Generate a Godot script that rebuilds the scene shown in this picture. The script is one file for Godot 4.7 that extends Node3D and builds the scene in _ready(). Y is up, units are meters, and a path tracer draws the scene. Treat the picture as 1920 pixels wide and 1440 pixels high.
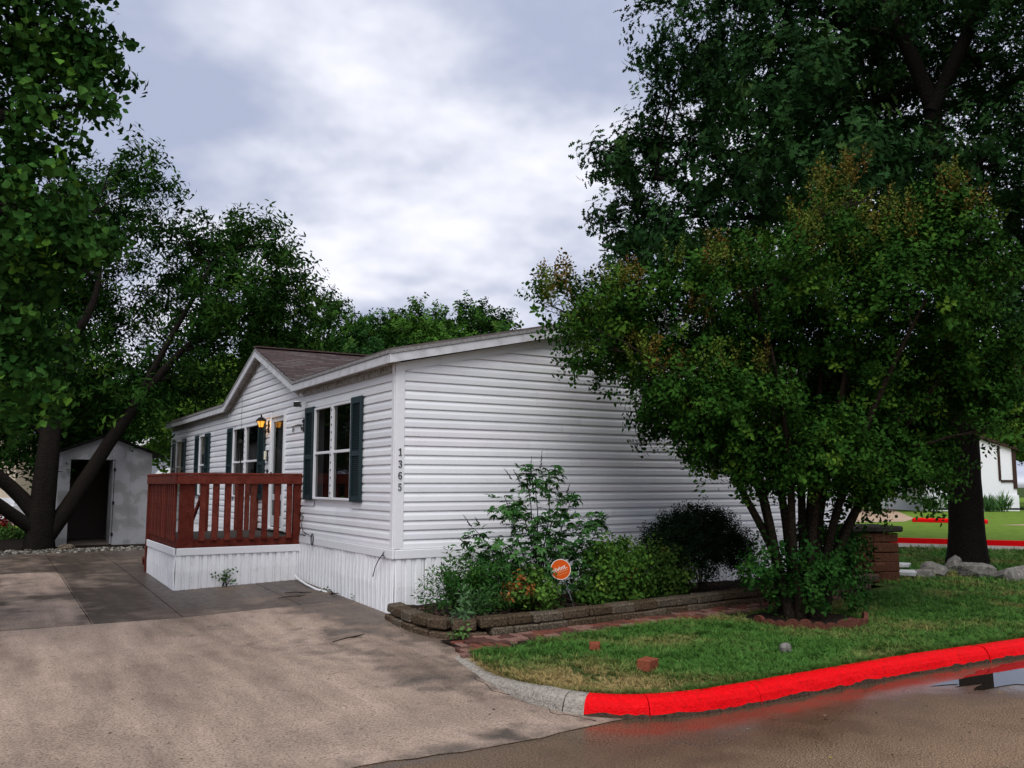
extends Node3D
# A white mobile home on a corner lot after rain, overcast light. World axes follow the house:
# x runs along the gable wall (0 at the near corner), -z runs back along the entrance wall, y is up, metres.

class MB:
	var v := PackedVector3Array()
	var n := PackedVector3Array()
	var uv := PackedVector2Array()
	var uv2 := PackedVector2Array()
	func tri(a: Vector3, b: Vector3, c: Vector3) -> void:
		var m := (b - a).cross(c - a).normalized()
		v.append(a); v.append(c); v.append(b)
		n.append(m); n.append(m); n.append(m)
	func trin(a: Vector3, b: Vector3, c: Vector3, na: Vector3, nb: Vector3, nc: Vector3) -> void:
		v.append(a); v.append(c); v.append(b)
		n.append(na); n.append(nc); n.append(nb)
	func quad(a: Vector3, b: Vector3, c: Vector3, d: Vector3) -> void:
		tri(a, b, c)
		tri(a, c, d)
	func otri(a: Vector3, b: Vector3, c: Vector3, o: Vector3) -> void:
		if (b - a).cross(c - a).dot(a + b + c - o * 3.0) < 0.0:
			tri(a, c, b)
		else:
			tri(a, b, c)
	func oquad(a: Vector3, b: Vector3, c: Vector3, d: Vector3, o: Vector3) -> void:
		otri(a, b, c, o)
		otri(a, c, d, o)
	func box(c: Vector3, s: Vector3, b := Basis.IDENTITY) -> void:
		var h := s * 0.5
		var p: Array[Vector3] = []
		for i in 8:
			p.append(c + b * Vector3(h.x if i & 1 else -h.x, h.y if i & 2 else -h.y, h.z if i & 4 else -h.z))
		oquad(p[4], p[5], p[7], p[6], c)
		oquad(p[1], p[0], p[2], p[3], c)
		oquad(p[5], p[1], p[3], p[7], c)
		oquad(p[0], p[4], p[6], p[2], c)
		oquad(p[6], p[7], p[3], p[2], c)
		oquad(p[0], p[1], p[5], p[4], c)
	# a box with chamfered edges; jit roughens the corners
	func bevel(c: Vector3, s: Vector3, w: float, b := Basis.IDENTITY, jit := 0.0, rng: RandomNumberGenerator = null) -> void:
		var h := s * 0.5
		var pts := {}
		for i in 8:
			var sg := Vector3(1 if i & 1 else -1, 1 if i & 2 else -1, 1 if i & 4 else -1)
			var o := Vector3.ZERO
			if rng != null and jit > 0.0:
				o = Vector3(rng.randf_range(-jit, jit), rng.randf_range(-jit, jit), rng.randf_range(-jit, jit))
			for ax in 3:
				var q := Vector3((h.x - w) * sg.x, (h.y - w) * sg.y, (h.z - w) * sg.z)
				q[ax] = h[ax] * sg[ax]
				pts[i * 3 + ax] = c + b * (q + o)
		for ax in 3:
			var u := (ax + 1) % 3
			var t := (ax + 2) % 3
			for sd in 2:
				var k := (1 << ax) * sd
				var a0 := k
				var a1 := k | (1 << u)
				var a2 := k | (1 << u) | (1 << t)
				var a3 := k | (1 << t)
				if sd == 1:
					oquad(pts[a0 * 3 + ax], pts[a1 * 3 + ax], pts[a2 * 3 + ax], pts[a3 * 3 + ax], c)
				else:
					oquad(pts[a0 * 3 + ax], pts[a3 * 3 + ax], pts[a2 * 3 + ax], pts[a1 * 3 + ax], c)
			# the four edges that run along ax join the faces u and t
			for e in 4:
				var su := e & 1
				var st2 := (e >> 1) & 1
				var lo := (su << u) | (st2 << t)
				var hi := lo | (1 << ax)
				var qa: Vector3 = pts[lo * 3 + u]
				var qb: Vector3 = pts[hi * 3 + u]
				var qc: Vector3 = pts[hi * 3 + t]
				var qd: Vector3 = pts[lo * 3 + t]
				if su == st2:
					oquad(qa, qd, qc, qb, c)
				else:
					oquad(qa, qb, qc, qd, c)
		for i in 8:
			var bits := (i & 1) + ((i >> 1) & 1) + ((i >> 2) & 1)
			if bits % 2 == 1:
				otri(pts[i * 3], pts[i * 3 + 1], pts[i * 3 + 2], c)
			else:
				otri(pts[i * 3], pts[i * 3 + 2], pts[i * 3 + 1], c)
	func tube(pts: PackedVector3Array, rad: PackedFloat32Array, sides := 6, caps := true) -> void:
		var k := pts.size()
		if k < 2:
			return
		var rings := []
		var nrm := []
		var side := Vector3.ZERO
		for i in k:
			var d := (pts[mini(i + 1, k - 1)] - pts[maxi(i - 1, 0)]).normalized()
			if i == 0:
				side = d.cross(Vector3.UP if absf(d.y) < 0.9 else Vector3.RIGHT).normalized()
			else:
				side = (side - d * side.dot(d)).normalized()
			var up := side.cross(d)
			var ring := PackedVector3Array()
			var rn := PackedVector3Array()
			for j in sides:
				var a := TAU * j / sides
				var q := side * cos(a) + up * sin(a)
				ring.append(pts[i] + q * rad[i])
				rn.append(q)
			rings.append(ring)
			nrm.append(rn)
		for i in k - 1:
			for j in sides:
				var j2 := (j + 1) % sides
				trin(rings[i][j], rings[i + 1][j2], rings[i][j2], nrm[i][j], nrm[i + 1][j2], nrm[i][j2])
				trin(rings[i][j], rings[i + 1][j], rings[i + 1][j2], nrm[i][j], nrm[i + 1][j], nrm[i + 1][j2])
		if caps:
			for j in sides:
				var j2 := (j + 1) % sides
				tri(pts[0], rings[0][j], rings[0][j2])
				tri(pts[k - 1], rings[k - 1][j2], rings[k - 1][j])
	func lathe(c: Vector3, prof: PackedVector2Array, sides := 12) -> void:
		for i in prof.size() - 1:
			for j in sides:
				var a := TAU * j / sides
				var b := TAU * (j + 1) / sides
				var p0 := c + Vector3(cos(a) * prof[i].x, prof[i].y, sin(a) * prof[i].x)
				var p1 := c + Vector3(cos(b) * prof[i].x, prof[i].y, sin(b) * prof[i].x)
				var p2 := c + Vector3(cos(b) * prof[i + 1].x, prof[i + 1].y, sin(b) * prof[i + 1].x)
				var p3 := c + Vector3(cos(a) * prof[i + 1].x, prof[i + 1].y, sin(a) * prof[i + 1].x)
				if p0.distance_squared_to(p1) > 1e-9:
					tri(p0, p2, p1)
				if p2.distance_squared_to(p3) > 1e-9:
					tri(p0, p3, p2)
	# a prism over a polygon in the (u, w) plane of basis b, thickness along b.z
	func prism(poly: PackedVector2Array, o: Vector3, b: Basis, th: float) -> void:
		var ix := Geometry2D.triangulate_polygon(poly)
		var cw := Geometry2D.is_polygon_clockwise(poly)
		for i in range(0, ix.size(), 3):
			var q: Array[Vector3] = []
			for j in 3:
				q.append(o + b.x * poly[ix[i + j]].x + b.y * poly[ix[i + j]].y)
			if (q[1] - q[0]).cross(q[2] - q[0]).dot(b.z) < 0:
				var sw := q[1]
				q[1] = q[2]
				q[2] = sw
			var f := b.z * th
			tri(q[0] + f, q[1] + f, q[2] + f)
			tri(q[0], q[2], q[1])
		for i in poly.size():
			var a2 := poly[i]
			var b2 := poly[(i + 1) % poly.size()]
			var p := o + b.x * a2.x + b.y * a2.y
			var r := o + b.x * b2.x + b.y * b2.y
			if cw:
				quad(r, p, p + b.z * th, r + b.z * th)
			else:
				quad(p, r, r + b.z * th, p + b.z * th)
	func mesh(m: Material = null) -> ArrayMesh:
		var a := []
		a.resize(Mesh.ARRAY_MAX)
		a[Mesh.ARRAY_VERTEX] = v
		a[Mesh.ARRAY_NORMAL] = n
		if uv.size() == v.size():
			a[Mesh.ARRAY_TEX_UV] = uv
		if uv2.size() == v.size():
			a[Mesh.ARRAY_TEX_UV2] = uv2
		var am := ArrayMesh.new()
		am.add_surface_from_arrays(Mesh.PRIMITIVE_TRIANGLES, a)
		if m != null:
			am.surface_set_material(0, m)
		return am

var M := {}
var taken := {}
var noi := FastNoiseLite.new()

func numbered(parent: Node, called: String) -> String:
	var key := "%d/%s" % [parent.get_instance_id(), called]
	var k: int = taken.get(key, 0)
	taken[key] = k + 1
	return called if k == 0 else "%s_%03d" % [called, k]

func tag(o: Node, label: String, category := "", group := "", kind := "") -> void:
	if label != "":
		o.set_meta("label", label)
	if category != "":
		o.set_meta("category", category)
	if group != "":
		o.set_meta("group", group)
	if kind != "":
		o.set_meta("kind", kind)

func thing(called: String, label: String, category: String, where := Vector3.ZERO, turn := 0.0, group := "") -> Node3D:
	var o := Node3D.new()
	o.name = numbered(self, called)
	add_child(o)
	o.position = where
	o.rotation.y = turn
	tag(o, label, category, group)
	return o

func put(called: String, mesh: Mesh, m: Material, parent: Node = null, xf := Transform3D.IDENTITY) -> MeshInstance3D:
	var p: Node = self if parent == null else parent
	var o := MeshInstance3D.new()
	o.name = numbered(p, called)
	o.mesh = mesh
	if m != null:
		o.material_override = m
	o.transform = xf
	p.add_child(o)
	return o

func part(called: String, b: MB, m: Material, parent: Node = null) -> MeshInstance3D:
	return put(called, b.mesh(), m, parent)

func struct(called: String, b: MB, m: Material) -> MeshInstance3D:
	var o := part(called, b, m)
	o.set_meta("kind", "structure")
	return o

func rng_of(s: int) -> RandomNumberGenerator:
	var r := RandomNumberGenerator.new()
	r.seed = s
	return r

func lin(r: float, g: float, b: float) -> Color:
	return Color(r, g, b).linear_to_srgb()

func plain(r: float, g: float, b: float, rough := 0.8, metal := 0.0) -> StandardMaterial3D:
	var m := StandardMaterial3D.new()
	m.albedo_color = lin(r, g, b)
	m.roughness = rough
	m.metallic = metal
	m.metallic_specular = 0.5 if rough < 0.5 else 0.14
	return m

# ---------- computed textures ----------
func nbytes(size: int, sd: int, freq: float, oct := 4, kind := FastNoiseLite.TYPE_SIMPLEX_SMOOTH, fractal := FastNoiseLite.FRACTAL_FBM) -> PackedByteArray:
	var f := FastNoiseLite.new()
	f.seed = sd
	f.noise_type = kind
	f.frequency = freq / size
	f.fractal_type = fractal
	f.fractal_octaves = oct
	return f.get_seamless_image(size, size, false, false, 0.12, true).get_data()

func lut(stops: Array) -> PackedByteArray:
	var g := Gradient.new()
	var offs := PackedFloat32Array()
	var cols := PackedColorArray()
	for s in stops:
		offs.append(s[0])
		cols.append(s[1])
	g.offsets = offs
	g.colors = cols
	var out := PackedByteArray()
	out.resize(768)
	for i in 256:
		var c := g.sample(i / 255.0)
		out[i * 3] = int(clampf(c.r, 0, 1) * 255.0)
		out[i * 3 + 1] = int(clampf(c.g, 0, 1) * 255.0)
		out[i * 3 + 2] = int(clampf(c.b, 0, 1) * 255.0)
	return out

func mixtex(size: int, stops: Array, layers: Array) -> ImageTexture:
	var l := lut(stops)
	var total := size * size
	var acc := PackedFloat32Array()
	acc.resize(total)
	acc.fill(127.0)
	for ly in layers:
		var by: PackedByteArray = ly[0]
		var w: float = ly[1]
		for i in total:
			acc[i] += (by[i] - 127.0) * w
	var out := PackedByteArray()
	out.resize(total * 3)
	for i in total:
		var k := int(clampf(acc[i], 0.0, 255.0)) * 3
		var j := i * 3
		out[j] = l[k]
		out[j + 1] = l[k + 1]
		out[j + 2] = l[k + 2]
	return ImageTexture.create_from_image(with_mips(Image.create_from_data(size, size, false, Image.FORMAT_RGB8, out)))

func with_mips(i: Image) -> Image:
	return i

func graytex(size: int, by: PackedByteArray) -> ImageTexture:
	return ImageTexture.create_from_image(Image.create_from_data(size, size, false, Image.FORMAT_L8, by))

func surf(tex: Texture2D, scale: float, rough: float, bump: Texture2D = null, bump_cm := 0.0) -> StandardMaterial3D:
	var m := StandardMaterial3D.new()
	m.albedo_texture = tex
	m.roughness = rough
	m.metallic_specular = 0.4 if rough < 0.5 else 0.14
	m.uv1_triplanar = true
	m.uv1_world_triplanar = true
	m.uv1_scale = Vector3.ONE * scale
	if bump != null:
		m.heightmap_enabled = true
		m.heightmap_texture = bump
		m.heightmap_scale = bump_cm
	return m

func tint(m: StandardMaterial3D, c: Color) -> StandardMaterial3D:
	var k: StandardMaterial3D = m.duplicate()
	k.albedo_color = c
	return k

func leafmat(r: float, g: float, b: float, rough := 0.55, back := 0.5) -> StandardMaterial3D:
	var m := plain(r, g, b, rough)
	m.vertex_color_use_as_albedo = true
	m.albedo_color = Color.WHITE
	m.metallic_specular = 0.10
	m.cull_mode = BaseMaterial3D.CULL_DISABLED
	m.backlight_enabled = true
	m.backlight = Color(back * 0.75, back, back * 0.3)
	return m

# ---------- materials ----------
func make_materials() -> void:
	noi.seed = 7
	noi.frequency = 1.0
	var n1 := nbytes(512, 11, 6.0, 5)
	var n2 := nbytes(512, 12, 60.0, 3)
	var n3 := nbytes(512, 13, 170.0, 2)
	var n4 := nbytes(512, 14, 22.0, 4)
	var bump_fine := graytex(512, n3)
	var bump_mid := graytex(512, n2)
	# white vinyl siding: near white, faint dirty mottling
	var vin := mixtex(512, [[0.0, lin(0.58, 0.575, 0.56)], [0.32, lin(0.79, 0.795, 0.81)], [1.0, lin(0.85, 0.855, 0.875)]], [[n1, 0.5], [n2, 0.25]])
	M.vinyl = surf(vin, 0.35, 0.42)
	M.vinyl2 = tint(M.vinyl, Color(0.96, 0.96, 0.965))
	M.vinyl3 = tint(M.vinyl, Color(0.975, 0.965, 0.97))
	M.trim = surf(mixtex(512, [[0.0, lin(0.55, 0.54, 0.53)], [0.35, lin(0.74, 0.74, 0.755)], [1.0, lin(0.8, 0.8, 0.82)]], [[n4, 0.45], [n2, 0.25]]), 0.5, 0.45)
	M.fascia = surf(mixtex(512, [[0.0, lin(0.36, 0.35, 0.35)], [0.5, lin(0.56, 0.56, 0.58)], [1.0, lin(0.66, 0.66, 0.68)]], [[n1, 0.6], [n2, 0.2]]), 0.6, 0.5)
	M.drip = surf(mixtex(512, [[0.0, lin(0.16, 0.155, 0.15)], [1.0, lin(0.34, 0.33, 0.33)]], [[n4, 0.9], [n2, 0.4]]), 0.6, 0.6)
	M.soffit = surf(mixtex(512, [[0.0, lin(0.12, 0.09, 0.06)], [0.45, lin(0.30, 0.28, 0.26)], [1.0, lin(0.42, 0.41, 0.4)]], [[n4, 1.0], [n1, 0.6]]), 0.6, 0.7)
	# skirting: white with soil specks
	M.skirt = surf(mixtex(512, [[0.0, lin(0.42, 0.39, 0.33)], [0.18, lin(0.68, 0.67, 0.65)], [0.34, lin(0.80, 0.80, 0.81)], [1.0, lin(0.85, 0.85, 0.87)]], [[n1, 0.6], [n4, 0.35], [n2, 0.25]]), 0.7, 0.4)
	# stained red deck wood, grain
	var grain := nbytes(512, 21, 30.0, 4)
	var red := mixtex(512, [[0.0, lin(0.065, 0.014, 0.011)], [0.4, lin(0.14, 0.030, 0.021)], [1.0, lin(0.215, 0.055, 0.038)]], [[grain, 0.6], [n2, 0.4], [n1, 0.6]])
	M.red1 = surf(red, 0.8, 0.6, bump_mid, 0.2)
	M.red2 = tint(M.red1, Color(0.86, 0.83, 0.82))
	M.red3 = tint(M.red1, Color(0.93, 1.0, 1.0))
	M.deckboard = surf(mixtex(512, [[0.0, lin(0.02, 0.018, 0.016)], [1.0, lin(0.10, 0.085, 0.075)]], [[grain, 0.8], [n2, 0.5]]), 0.8, 0.55, bump_mid, 0.2)
	M.shutter = surf(mixtex(512, [[0.0, lin(0.008, 0.020, 0.024)], [1.0, lin(0.017, 0.042, 0.048)]], [[n4, 0.7], [n2, 0.5]]), 0.7, 0.45)
	M.dark = plain(0.012, 0.011, 0.011, 0.6)
	M.black = plain(0.008, 0.008, 0.009, 0.45)
	M.iron = plain(0.02, 0.019, 0.018, 0.5, 0.4)
	M.inside = plain(0.12, 0.10, 0.085, 0.9)
	M.curtain = plain(0.10, 0.04, 0.015, 0.95)
	M.lace = plain(0.22, 0.22, 0.21, 0.9)
	M.doorwhite = plain(0.55, 0.56, 0.57, 0.5)
	M.glass = StandardMaterial3D.new()
	M.glass.transparency = BaseMaterial3D.TRANSPARENCY_ALPHA
	M.glass.albedo_color = Color(0.02, 0.022, 0.025, 0.5)
	M.glass.roughness = 0.03
	M.glass.metallic_specular = 0.35
	# shingles
	var sh := mixtex(512, [[0.0, lin(0.05, 0.042, 0.040)], [0.5, lin(0.125, 0.104, 0.099)], [1.0, lin(0.22, 0.19, 0.18)]], [[n3, 0.9], [n2, 0.5], [n1, 0.4]])
	M.shingle1 = surf(sh, 1.3, 0.95, bump_fine, 0.3)
	M.shingle2 = tint(M.shingle1, Color(0.72, 0.69, 0.70))
	M.shingle3 = tint(M.shingle1, Color(0.88, 0.78, 0.78))
	# bark
	var bk := nbytes(512, 31, 24.0, 4, FastNoiseLite.TYPE_SIMPLEX_SMOOTH, FastNoiseLite.FRACTAL_RIDGED)
	M.bark = surf(mixtex(512, [[0.0, lin(0.006, 0.005, 0.004)], [0.6, lin(0.016, 0.013, 0.011)], [1.0, lin(0.034, 0.029, 0.024)]], [[bk, 0.9], [n2, 0.4]]), 0.9, 0.95, graytex(512, bk), 4.0)
	M.bark.uv1_scale = Vector3(1.5, 0.42, 1.5)
	M.smoothbark = surf(mixtex(512, [[0.0, lin(0.008, 0.006, 0.005)], [0.6, lin(0.022, 0.017, 0.012)], [1.0, lin(0.10, 0.07, 0.045)]], [[n4, 1.0], [n2, 0.4]]), 1.2, 0.8, bump_mid, 0.3)
	# masonry
	M.block1 = surf(mixtex(512, [[0.0, lin(0.016, 0.014, 0.011)], [0.5, lin(0.105, 0.083, 0.060)], [1.0, lin(0.30, 0.245, 0.18)]], [[n2, 0.7], [n3, 0.6], [n4, 0.9]]), 1.3, 0.9, bump_mid, 1.4)
	M.block2 = tint(M.block1, Color(0.9, 0.85, 0.82))
	M.block3 = tint(M.block1, Color(0.84, 0.80, 0.75))
	var br := mixtex(512, [[0.0, lin(0.07, 0.040, 0.032)], [0.5, lin(0.21, 0.112, 0.088)], [1.0, lin(0.36, 0.235, 0.19)]], [[n2, 0.6], [n3, 0.6], [n4, 0.8]])
	M.brick1 = surf(br, 1.6, 0.85, bump_mid, 0.6)
	M.brick2 = tint(M.brick1, Color(0.70, 0.66, 0.66))
	M.brick3 = tint(M.brick1, Color(0.88, 0.72, 0.68))
	M.brickred = surf(mixtex(512, [[0.0, lin(0.06, 0.022, 0.014)], [0.5, lin(0.22, 0.060, 0.032)], [1.0, lin(0.36, 0.13, 0.075)]], [[n2, 0.6], [n3, 0.5], [n4, 0.5]]), 1.7, 0.85, bump_mid, 0.5)
	M.terracotta = surf(mixtex(512, [[0.0, lin(0.035, 0.014, 0.010)], [0.5, lin(0.10, 0.036, 0.025)], [1.0, lin(0.19, 0.08, 0.055)]], [[n2, 0.6], [n4, 0.8]]), 1.4, 0.85, bump_mid, 0.4)
	M.pillar = surf(mixtex(512, [[0.0, lin(0.025, 0.012, 0.008)], [0.5, lin(0.075, 0.032, 0.018)], [1.0, lin(0.14, 0.07, 0.042)]], [[n2, 0.6], [n4, 0.8]]), 1.0, 0.9, bump_mid, 0.9)
	M.rock = surf(mixtex(512, [[0.0, lin(0.05, 0.046, 0.042)], [0.5, lin(0.16, 0.15, 0.134)], [1.0, lin(0.32, 0.30, 0.27)]], [[n1, 0.6], [n4, 0.8], [n3, 0.5]]), 0.9, 0.9, bump_mid, 1.0)
	M.paver = surf(mixtex(512, [[0.0, lin(0.3, 0.3, 0.3)], [1.0, lin(0.6, 0.6, 0.6)]], [[n4, 0.8], [n3, 0.4]]), 1.0, 0.6)
	# ground
	M.soil = surf(mixtex(512, [[0.0, lin(0.006, 0.005, 0.004)], [0.5, lin(0.022, 0.016, 0.012)], [1.0, lin(0.06, 0.045, 0.034)]], [[n2, 0.8], [n3, 0.8], [n4, 0.5]]), 0.8, 0.95, bump_mid, 2.0)
	M.lawn = surf(mixtex(512, [[0.0, lin(0.020, 0.022, 0.009)], [0.4, lin(0.035, 0.058, 0.015)], [0.75, lin(0.055, 0.085, 0.022)], [1.0, lin(0.10, 0.095, 0.04)]], [[n2, 0.6], [n3, 0.7], [n1, 0.5]]), 0.5, 0.95, bump_fine, 2.0)
	M.farlawn = surf(mixtex(512, [[0.0, lin(0.08, 0.13, 0.018)], [0.5, lin(0.13, 0.215, 0.03)], [1.0, lin(0.20, 0.28, 0.05)]], [[n2, 0.6], [n3, 0.7], [n1, 0.5]]), 0.3, 0.95, bump_fine, 2.0)  # brighter than the near lawn: open-sky light is put into this green
	M.farpave = surf(mixtex(512, [[0.0, lin(0.26, 0.235, 0.20)], [1.0, lin(0.44, 0.38, 0.32)]], [[n1, 0.7], [n4, 0.5], [n3, 0.4]]), 0.15, 0.6)
	M.fartan = surf(mixtex(512, [[0.0, lin(0.30, 0.21, 0.14)], [1.0, lin(0.50, 0.36, 0.26)]], [[n1, 0.7], [n4, 0.5], [n3, 0.4]]), 0.15, 0.7)
	M.kerbconc = surf(mixtex(512, [[0.0, lin(0.08, 0.07, 0.06)], [0.4, lin(0.27, 0.24, 0.205)], [1.0, lin(0.46, 0.42, 0.365)]], [[n2, 0.6], [n3, 0.7], [n4, 0.8]]), 1.0, 0.9, bump_mid, 1.2)
	M.kerbred = surf(mixtex(512, [[0.0, lin(0.20, 0.16, 0.14)], [0.05, lin(0.17, 0.10, 0.09)], [0.08, lin(0.22, 0.008, 0.008)], [0.16, lin(0.40, 0.004, 0.005)], [0.26, lin(0.56, 0.003, 0.005)], [0.6, lin(0.72, 0.003, 0.006)], [1.0, lin(0.80, 0.012, 0.016)]], [[n2, 0.5], [n3, 0.5], [n4, 0.7]]), 0.9, 0.55, bump_mid, 0.8)
	M.kerbred.metallic_specular = 0.15
	M.kerbdark = tint(M.kerbconc, Color(0.50, 0.43, 0.40))
	M.fineconc = mixtex(512, [[0.0, lin(0.18, 0.17, 0.16)], [0.3, lin(0.60, 0.585, 0.57)], [0.6, lin(0.88, 0.87, 0.86)], [1.0, lin(1.0, 1.0, 1.0)]], [[n3, 0.9], [nbytes(512, 15, 90.0, 3), 0.6]])
	M.fineasph = mixtex(512, [[0.0, lin(0.10, 0.085, 0.07)], [0.4, lin(0.42, 0.385, 0.35)], [0.65, lin(0.80, 0.76, 0.71)], [0.9, lin(1.0, 0.98, 0.94)], [1.0, lin(1.0, 1.0, 1.0)]], [[n3, 1.7], [nbytes(512, 16, 110.0, 2), 0.8]])
	M.bumpfine = bump_fine
	M.water = plain(0.018, 0.015, 0.012, 0.015)
	M.water.metallic_specular = 0.6
	M.homewhite = surf(vin, 0.2, 0.5)
	M.brown = plain(0.05, 0.030, 0.024, 0.7)
	M.slate = plain(0.075, 0.10, 0.12, 0.7)
	M.beige = plain(0.62, 0.52, 0.40, 0.8)
	M.graywall = plain(0.24, 0.25, 0.29, 0.8)
	M.shedwall = surf(mixtex(512, [[0.0, lin(0.19, 0.19, 0.188)], [0.5, lin(0.24, 0.24, 0.24)], [0.56, lin(0.30, 0.30, 0.31)], [1.0, lin(0.33, 0.33, 0.345)]], [[nbytes(512, 41, 4.0, 3), 1.2], [n2, 0.2]]), 0.3, 0.7)
	M.capdark = surf(mixtex(512, [[0.0, lin(0.012, 0.011, 0.010)], [1.0, lin(0.05, 0.045, 0.04)]], [[n4, 0.8], [n3, 0.4]]), 1.0, 0.9, bump_mid, 0.8)
	M.plastic = plain(0.75, 0.75, 0.75, 0.4)
	M.orange = plain(0.60, 0.085, 0.010, 0.7)
	M.leaf = leafmat(1, 1, 1, 0.6, 0.22)
	M.dullleaf = leafmat(1, 1, 1, 0.6, 0.35)
	M.grass = leafmat(1, 1, 1, 0.6, 0.35)

# ---------- heights ----------
func hy(x: float, z: float) -> float:
	var a := 0.0
	if z > 0.0:
		a = -0.135 * pow(minf(z / 4.85, 1.0), 1.15)
	elif z > -6.0:
		a = 0.15 * (-z / 6.0)
	else:
		a = 0.15
	var w := clampf((z + 10.0) / 4.0, 0.0, 1.0) * clampf(1.0 - z / 3.0, 0.0, 1.0)
	return a + 0.035 * clampf(x, -2.2, 0.0) * w

func sstep(a: float, b: float, x: float) -> float:
	return smoothstep(a, b, x)

const SKYROT := 90.0
# ---------- camera, sky, sun ----------
func make_view() -> void:
	var cam := Camera3D.new()
	cam.name = "camera"
	add_child(cam)
	cam.position = Vector3(-4.41, 1.6, 10.18)
	cam.rotation_degrees = Vector3(6.46, -30.95, 0.0)
	cam.fov = 47.25
	cam.far = 900.0
	cam.current = true
	var w := 2048
	var h := 1024
	var f := FastNoiseLite.new()
	f.seed = 17
	f.noise_type = FastNoiseLite.TYPE_SIMPLEX_SMOOTH
	f.frequency = 0.5
	f.fractal_octaves = 7
	f.fractal_gain = 0.58
	var g := FastNoiseLite.new()
	g.seed = 51
	g.frequency = 0.16
	g.fractal_octaves = 2
	var data := PackedFloat32Array()
	data.resize(w * h * 3)
	for y in h:
		var el := PI * (0.5 - (y + 0.5) / h)
		for x in w:
			var k := (y * w + x) * 3
			if el < -0.05:
				data[k] = 0.30
				data[k + 1] = 0.31
				data[k + 2] = 0.33
				continue
			var az := TAU * (x + 0.5) / w
			var d := Vector3(sin(az) * cos(el), sin(el), cos(az) * cos(el))
			var s := 1.0 / (maxf(d.y, 0.0) + 0.16)
			var p := Vector3(d.x * s, d.z * s, 0.0) * 2.1
			var q := f.get_noise_3d(p.x, p.y, 3.0) * 1.15 + g.get_noise_3d(p.x, p.y, 9.0) * 0.75
			var t := clampf(0.25 + q * 0.95, 0.0, 1.0)
			t = lerpf(t, t * t * (3.0 - 2.0 * t), 0.6)
			var dk := Vector3(0.45, 0.505, 0.675)
			var br := Vector3(1.08, 1.08, 1.16)
			var c := dk.lerp(br, t)
			data[k] = c.x
			data[k + 1] = c.y
			data[k + 2] = c.z
	var img := Image.create_from_data(w, h, false, Image.FORMAT_RGBF, data.to_byte_array())
	var pan := PanoramaSkyMaterial.new()
	pan.panorama = ImageTexture.create_from_image(img)
	var sky := Sky.new()
	sky.sky_material = pan
	var env := Environment.new()
	env.background_mode = Environment.BG_SKY
	env.sky = sky
	env.sky_rotation = Vector3(0, deg_to_rad(SKYROT), 0)
	env.background_energy_multiplier = 1.0
	env.tonemap_mode = Environment.TONE_MAPPER_LINEAR
	env.tonemap_exposure = 1.0
	env.sdfgi_enabled = true
	env.ssao_enabled = true
	env.ssil_enabled = true
	var we := WorldEnvironment.new()
	we.name = "world_environment"
	we.environment = env
	add_child(we)
	var sun := DirectionalLight3D.new()
	sun.name = "sun"
	add_child(sun)
	sun.light_energy = 0.85
	sun.light_angular_distance = 45.0
	sun.light_color = Color(1.0, 0.995, 0.985)
	sun.shadow_enabled = true
	sun.look_at_from_position(Vector3(-4.6, 11.0, 6.4), Vector3.ZERO)

# a height-mapped sheet with unique uv over uvbox and repeating uv2
func sheet(b: MB, x0: float, x1: float, z0: float, z1: float, step: float, hf: Callable, uvbox: Rect2, fine: float, wavy := false) -> void:
	var nx := maxi(1, int(ceil((x1 - x0) / step)))
	var nz := maxi(1, int(ceil((z1 - z0) / step)))
	for i in nx:
		for j in nz:
			var c: Array[Vector3] = []
			for o in [[0, 0], [0, 1], [1, 1], [1, 0]]:
				var x: float = lerpf(x0, x1, float(i + o[0]) / nx)
				var z: float = lerpf(z0, z1, float(j + o[1]) / nz)
				var zw := z
				if wavy and z > 4.4:
					zw += (noi.get_noise_2d(x * 0.9, 5.0) * 0.13 + noi.get_noise_2d(x * 3.5, 8.0) * 0.05) * (z - 4.4) / 0.46
				c.append(Vector3(x, hf.call(x, z), zw))
			b.quad(c[0], c[1], c[2], c[3])
			for k in [0, 2, 1, 0, 3, 2]:
				var p := c[k]
				b.uv.append(Vector2((p.x - uvbox.position.x) / uvbox.size.x, (p.z - uvbox.position.y) / uvbox.size.y))
				b.uv2.append(Vector2(p.x, p.z) * fine)

func flat_poly(pts: PackedVector2Array, y: float) -> MB:
	var b := MB.new()
	var ix := Geometry2D.triangulate_polygon(pts)
	for i in range(0, ix.size(), 3):
		var q: Array[Vector3] = []
		for j in 3:
			q.append(Vector3(pts[ix[i + j]].x, y, pts[ix[i + j]].y))
		if (q[1] - q[0]).cross(q[2] - q[0]).y < 0:
			b.tri(q[0], q[2], q[1])
		else:
			b.tri(q[0], q[1], q[2])
	return b

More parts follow.
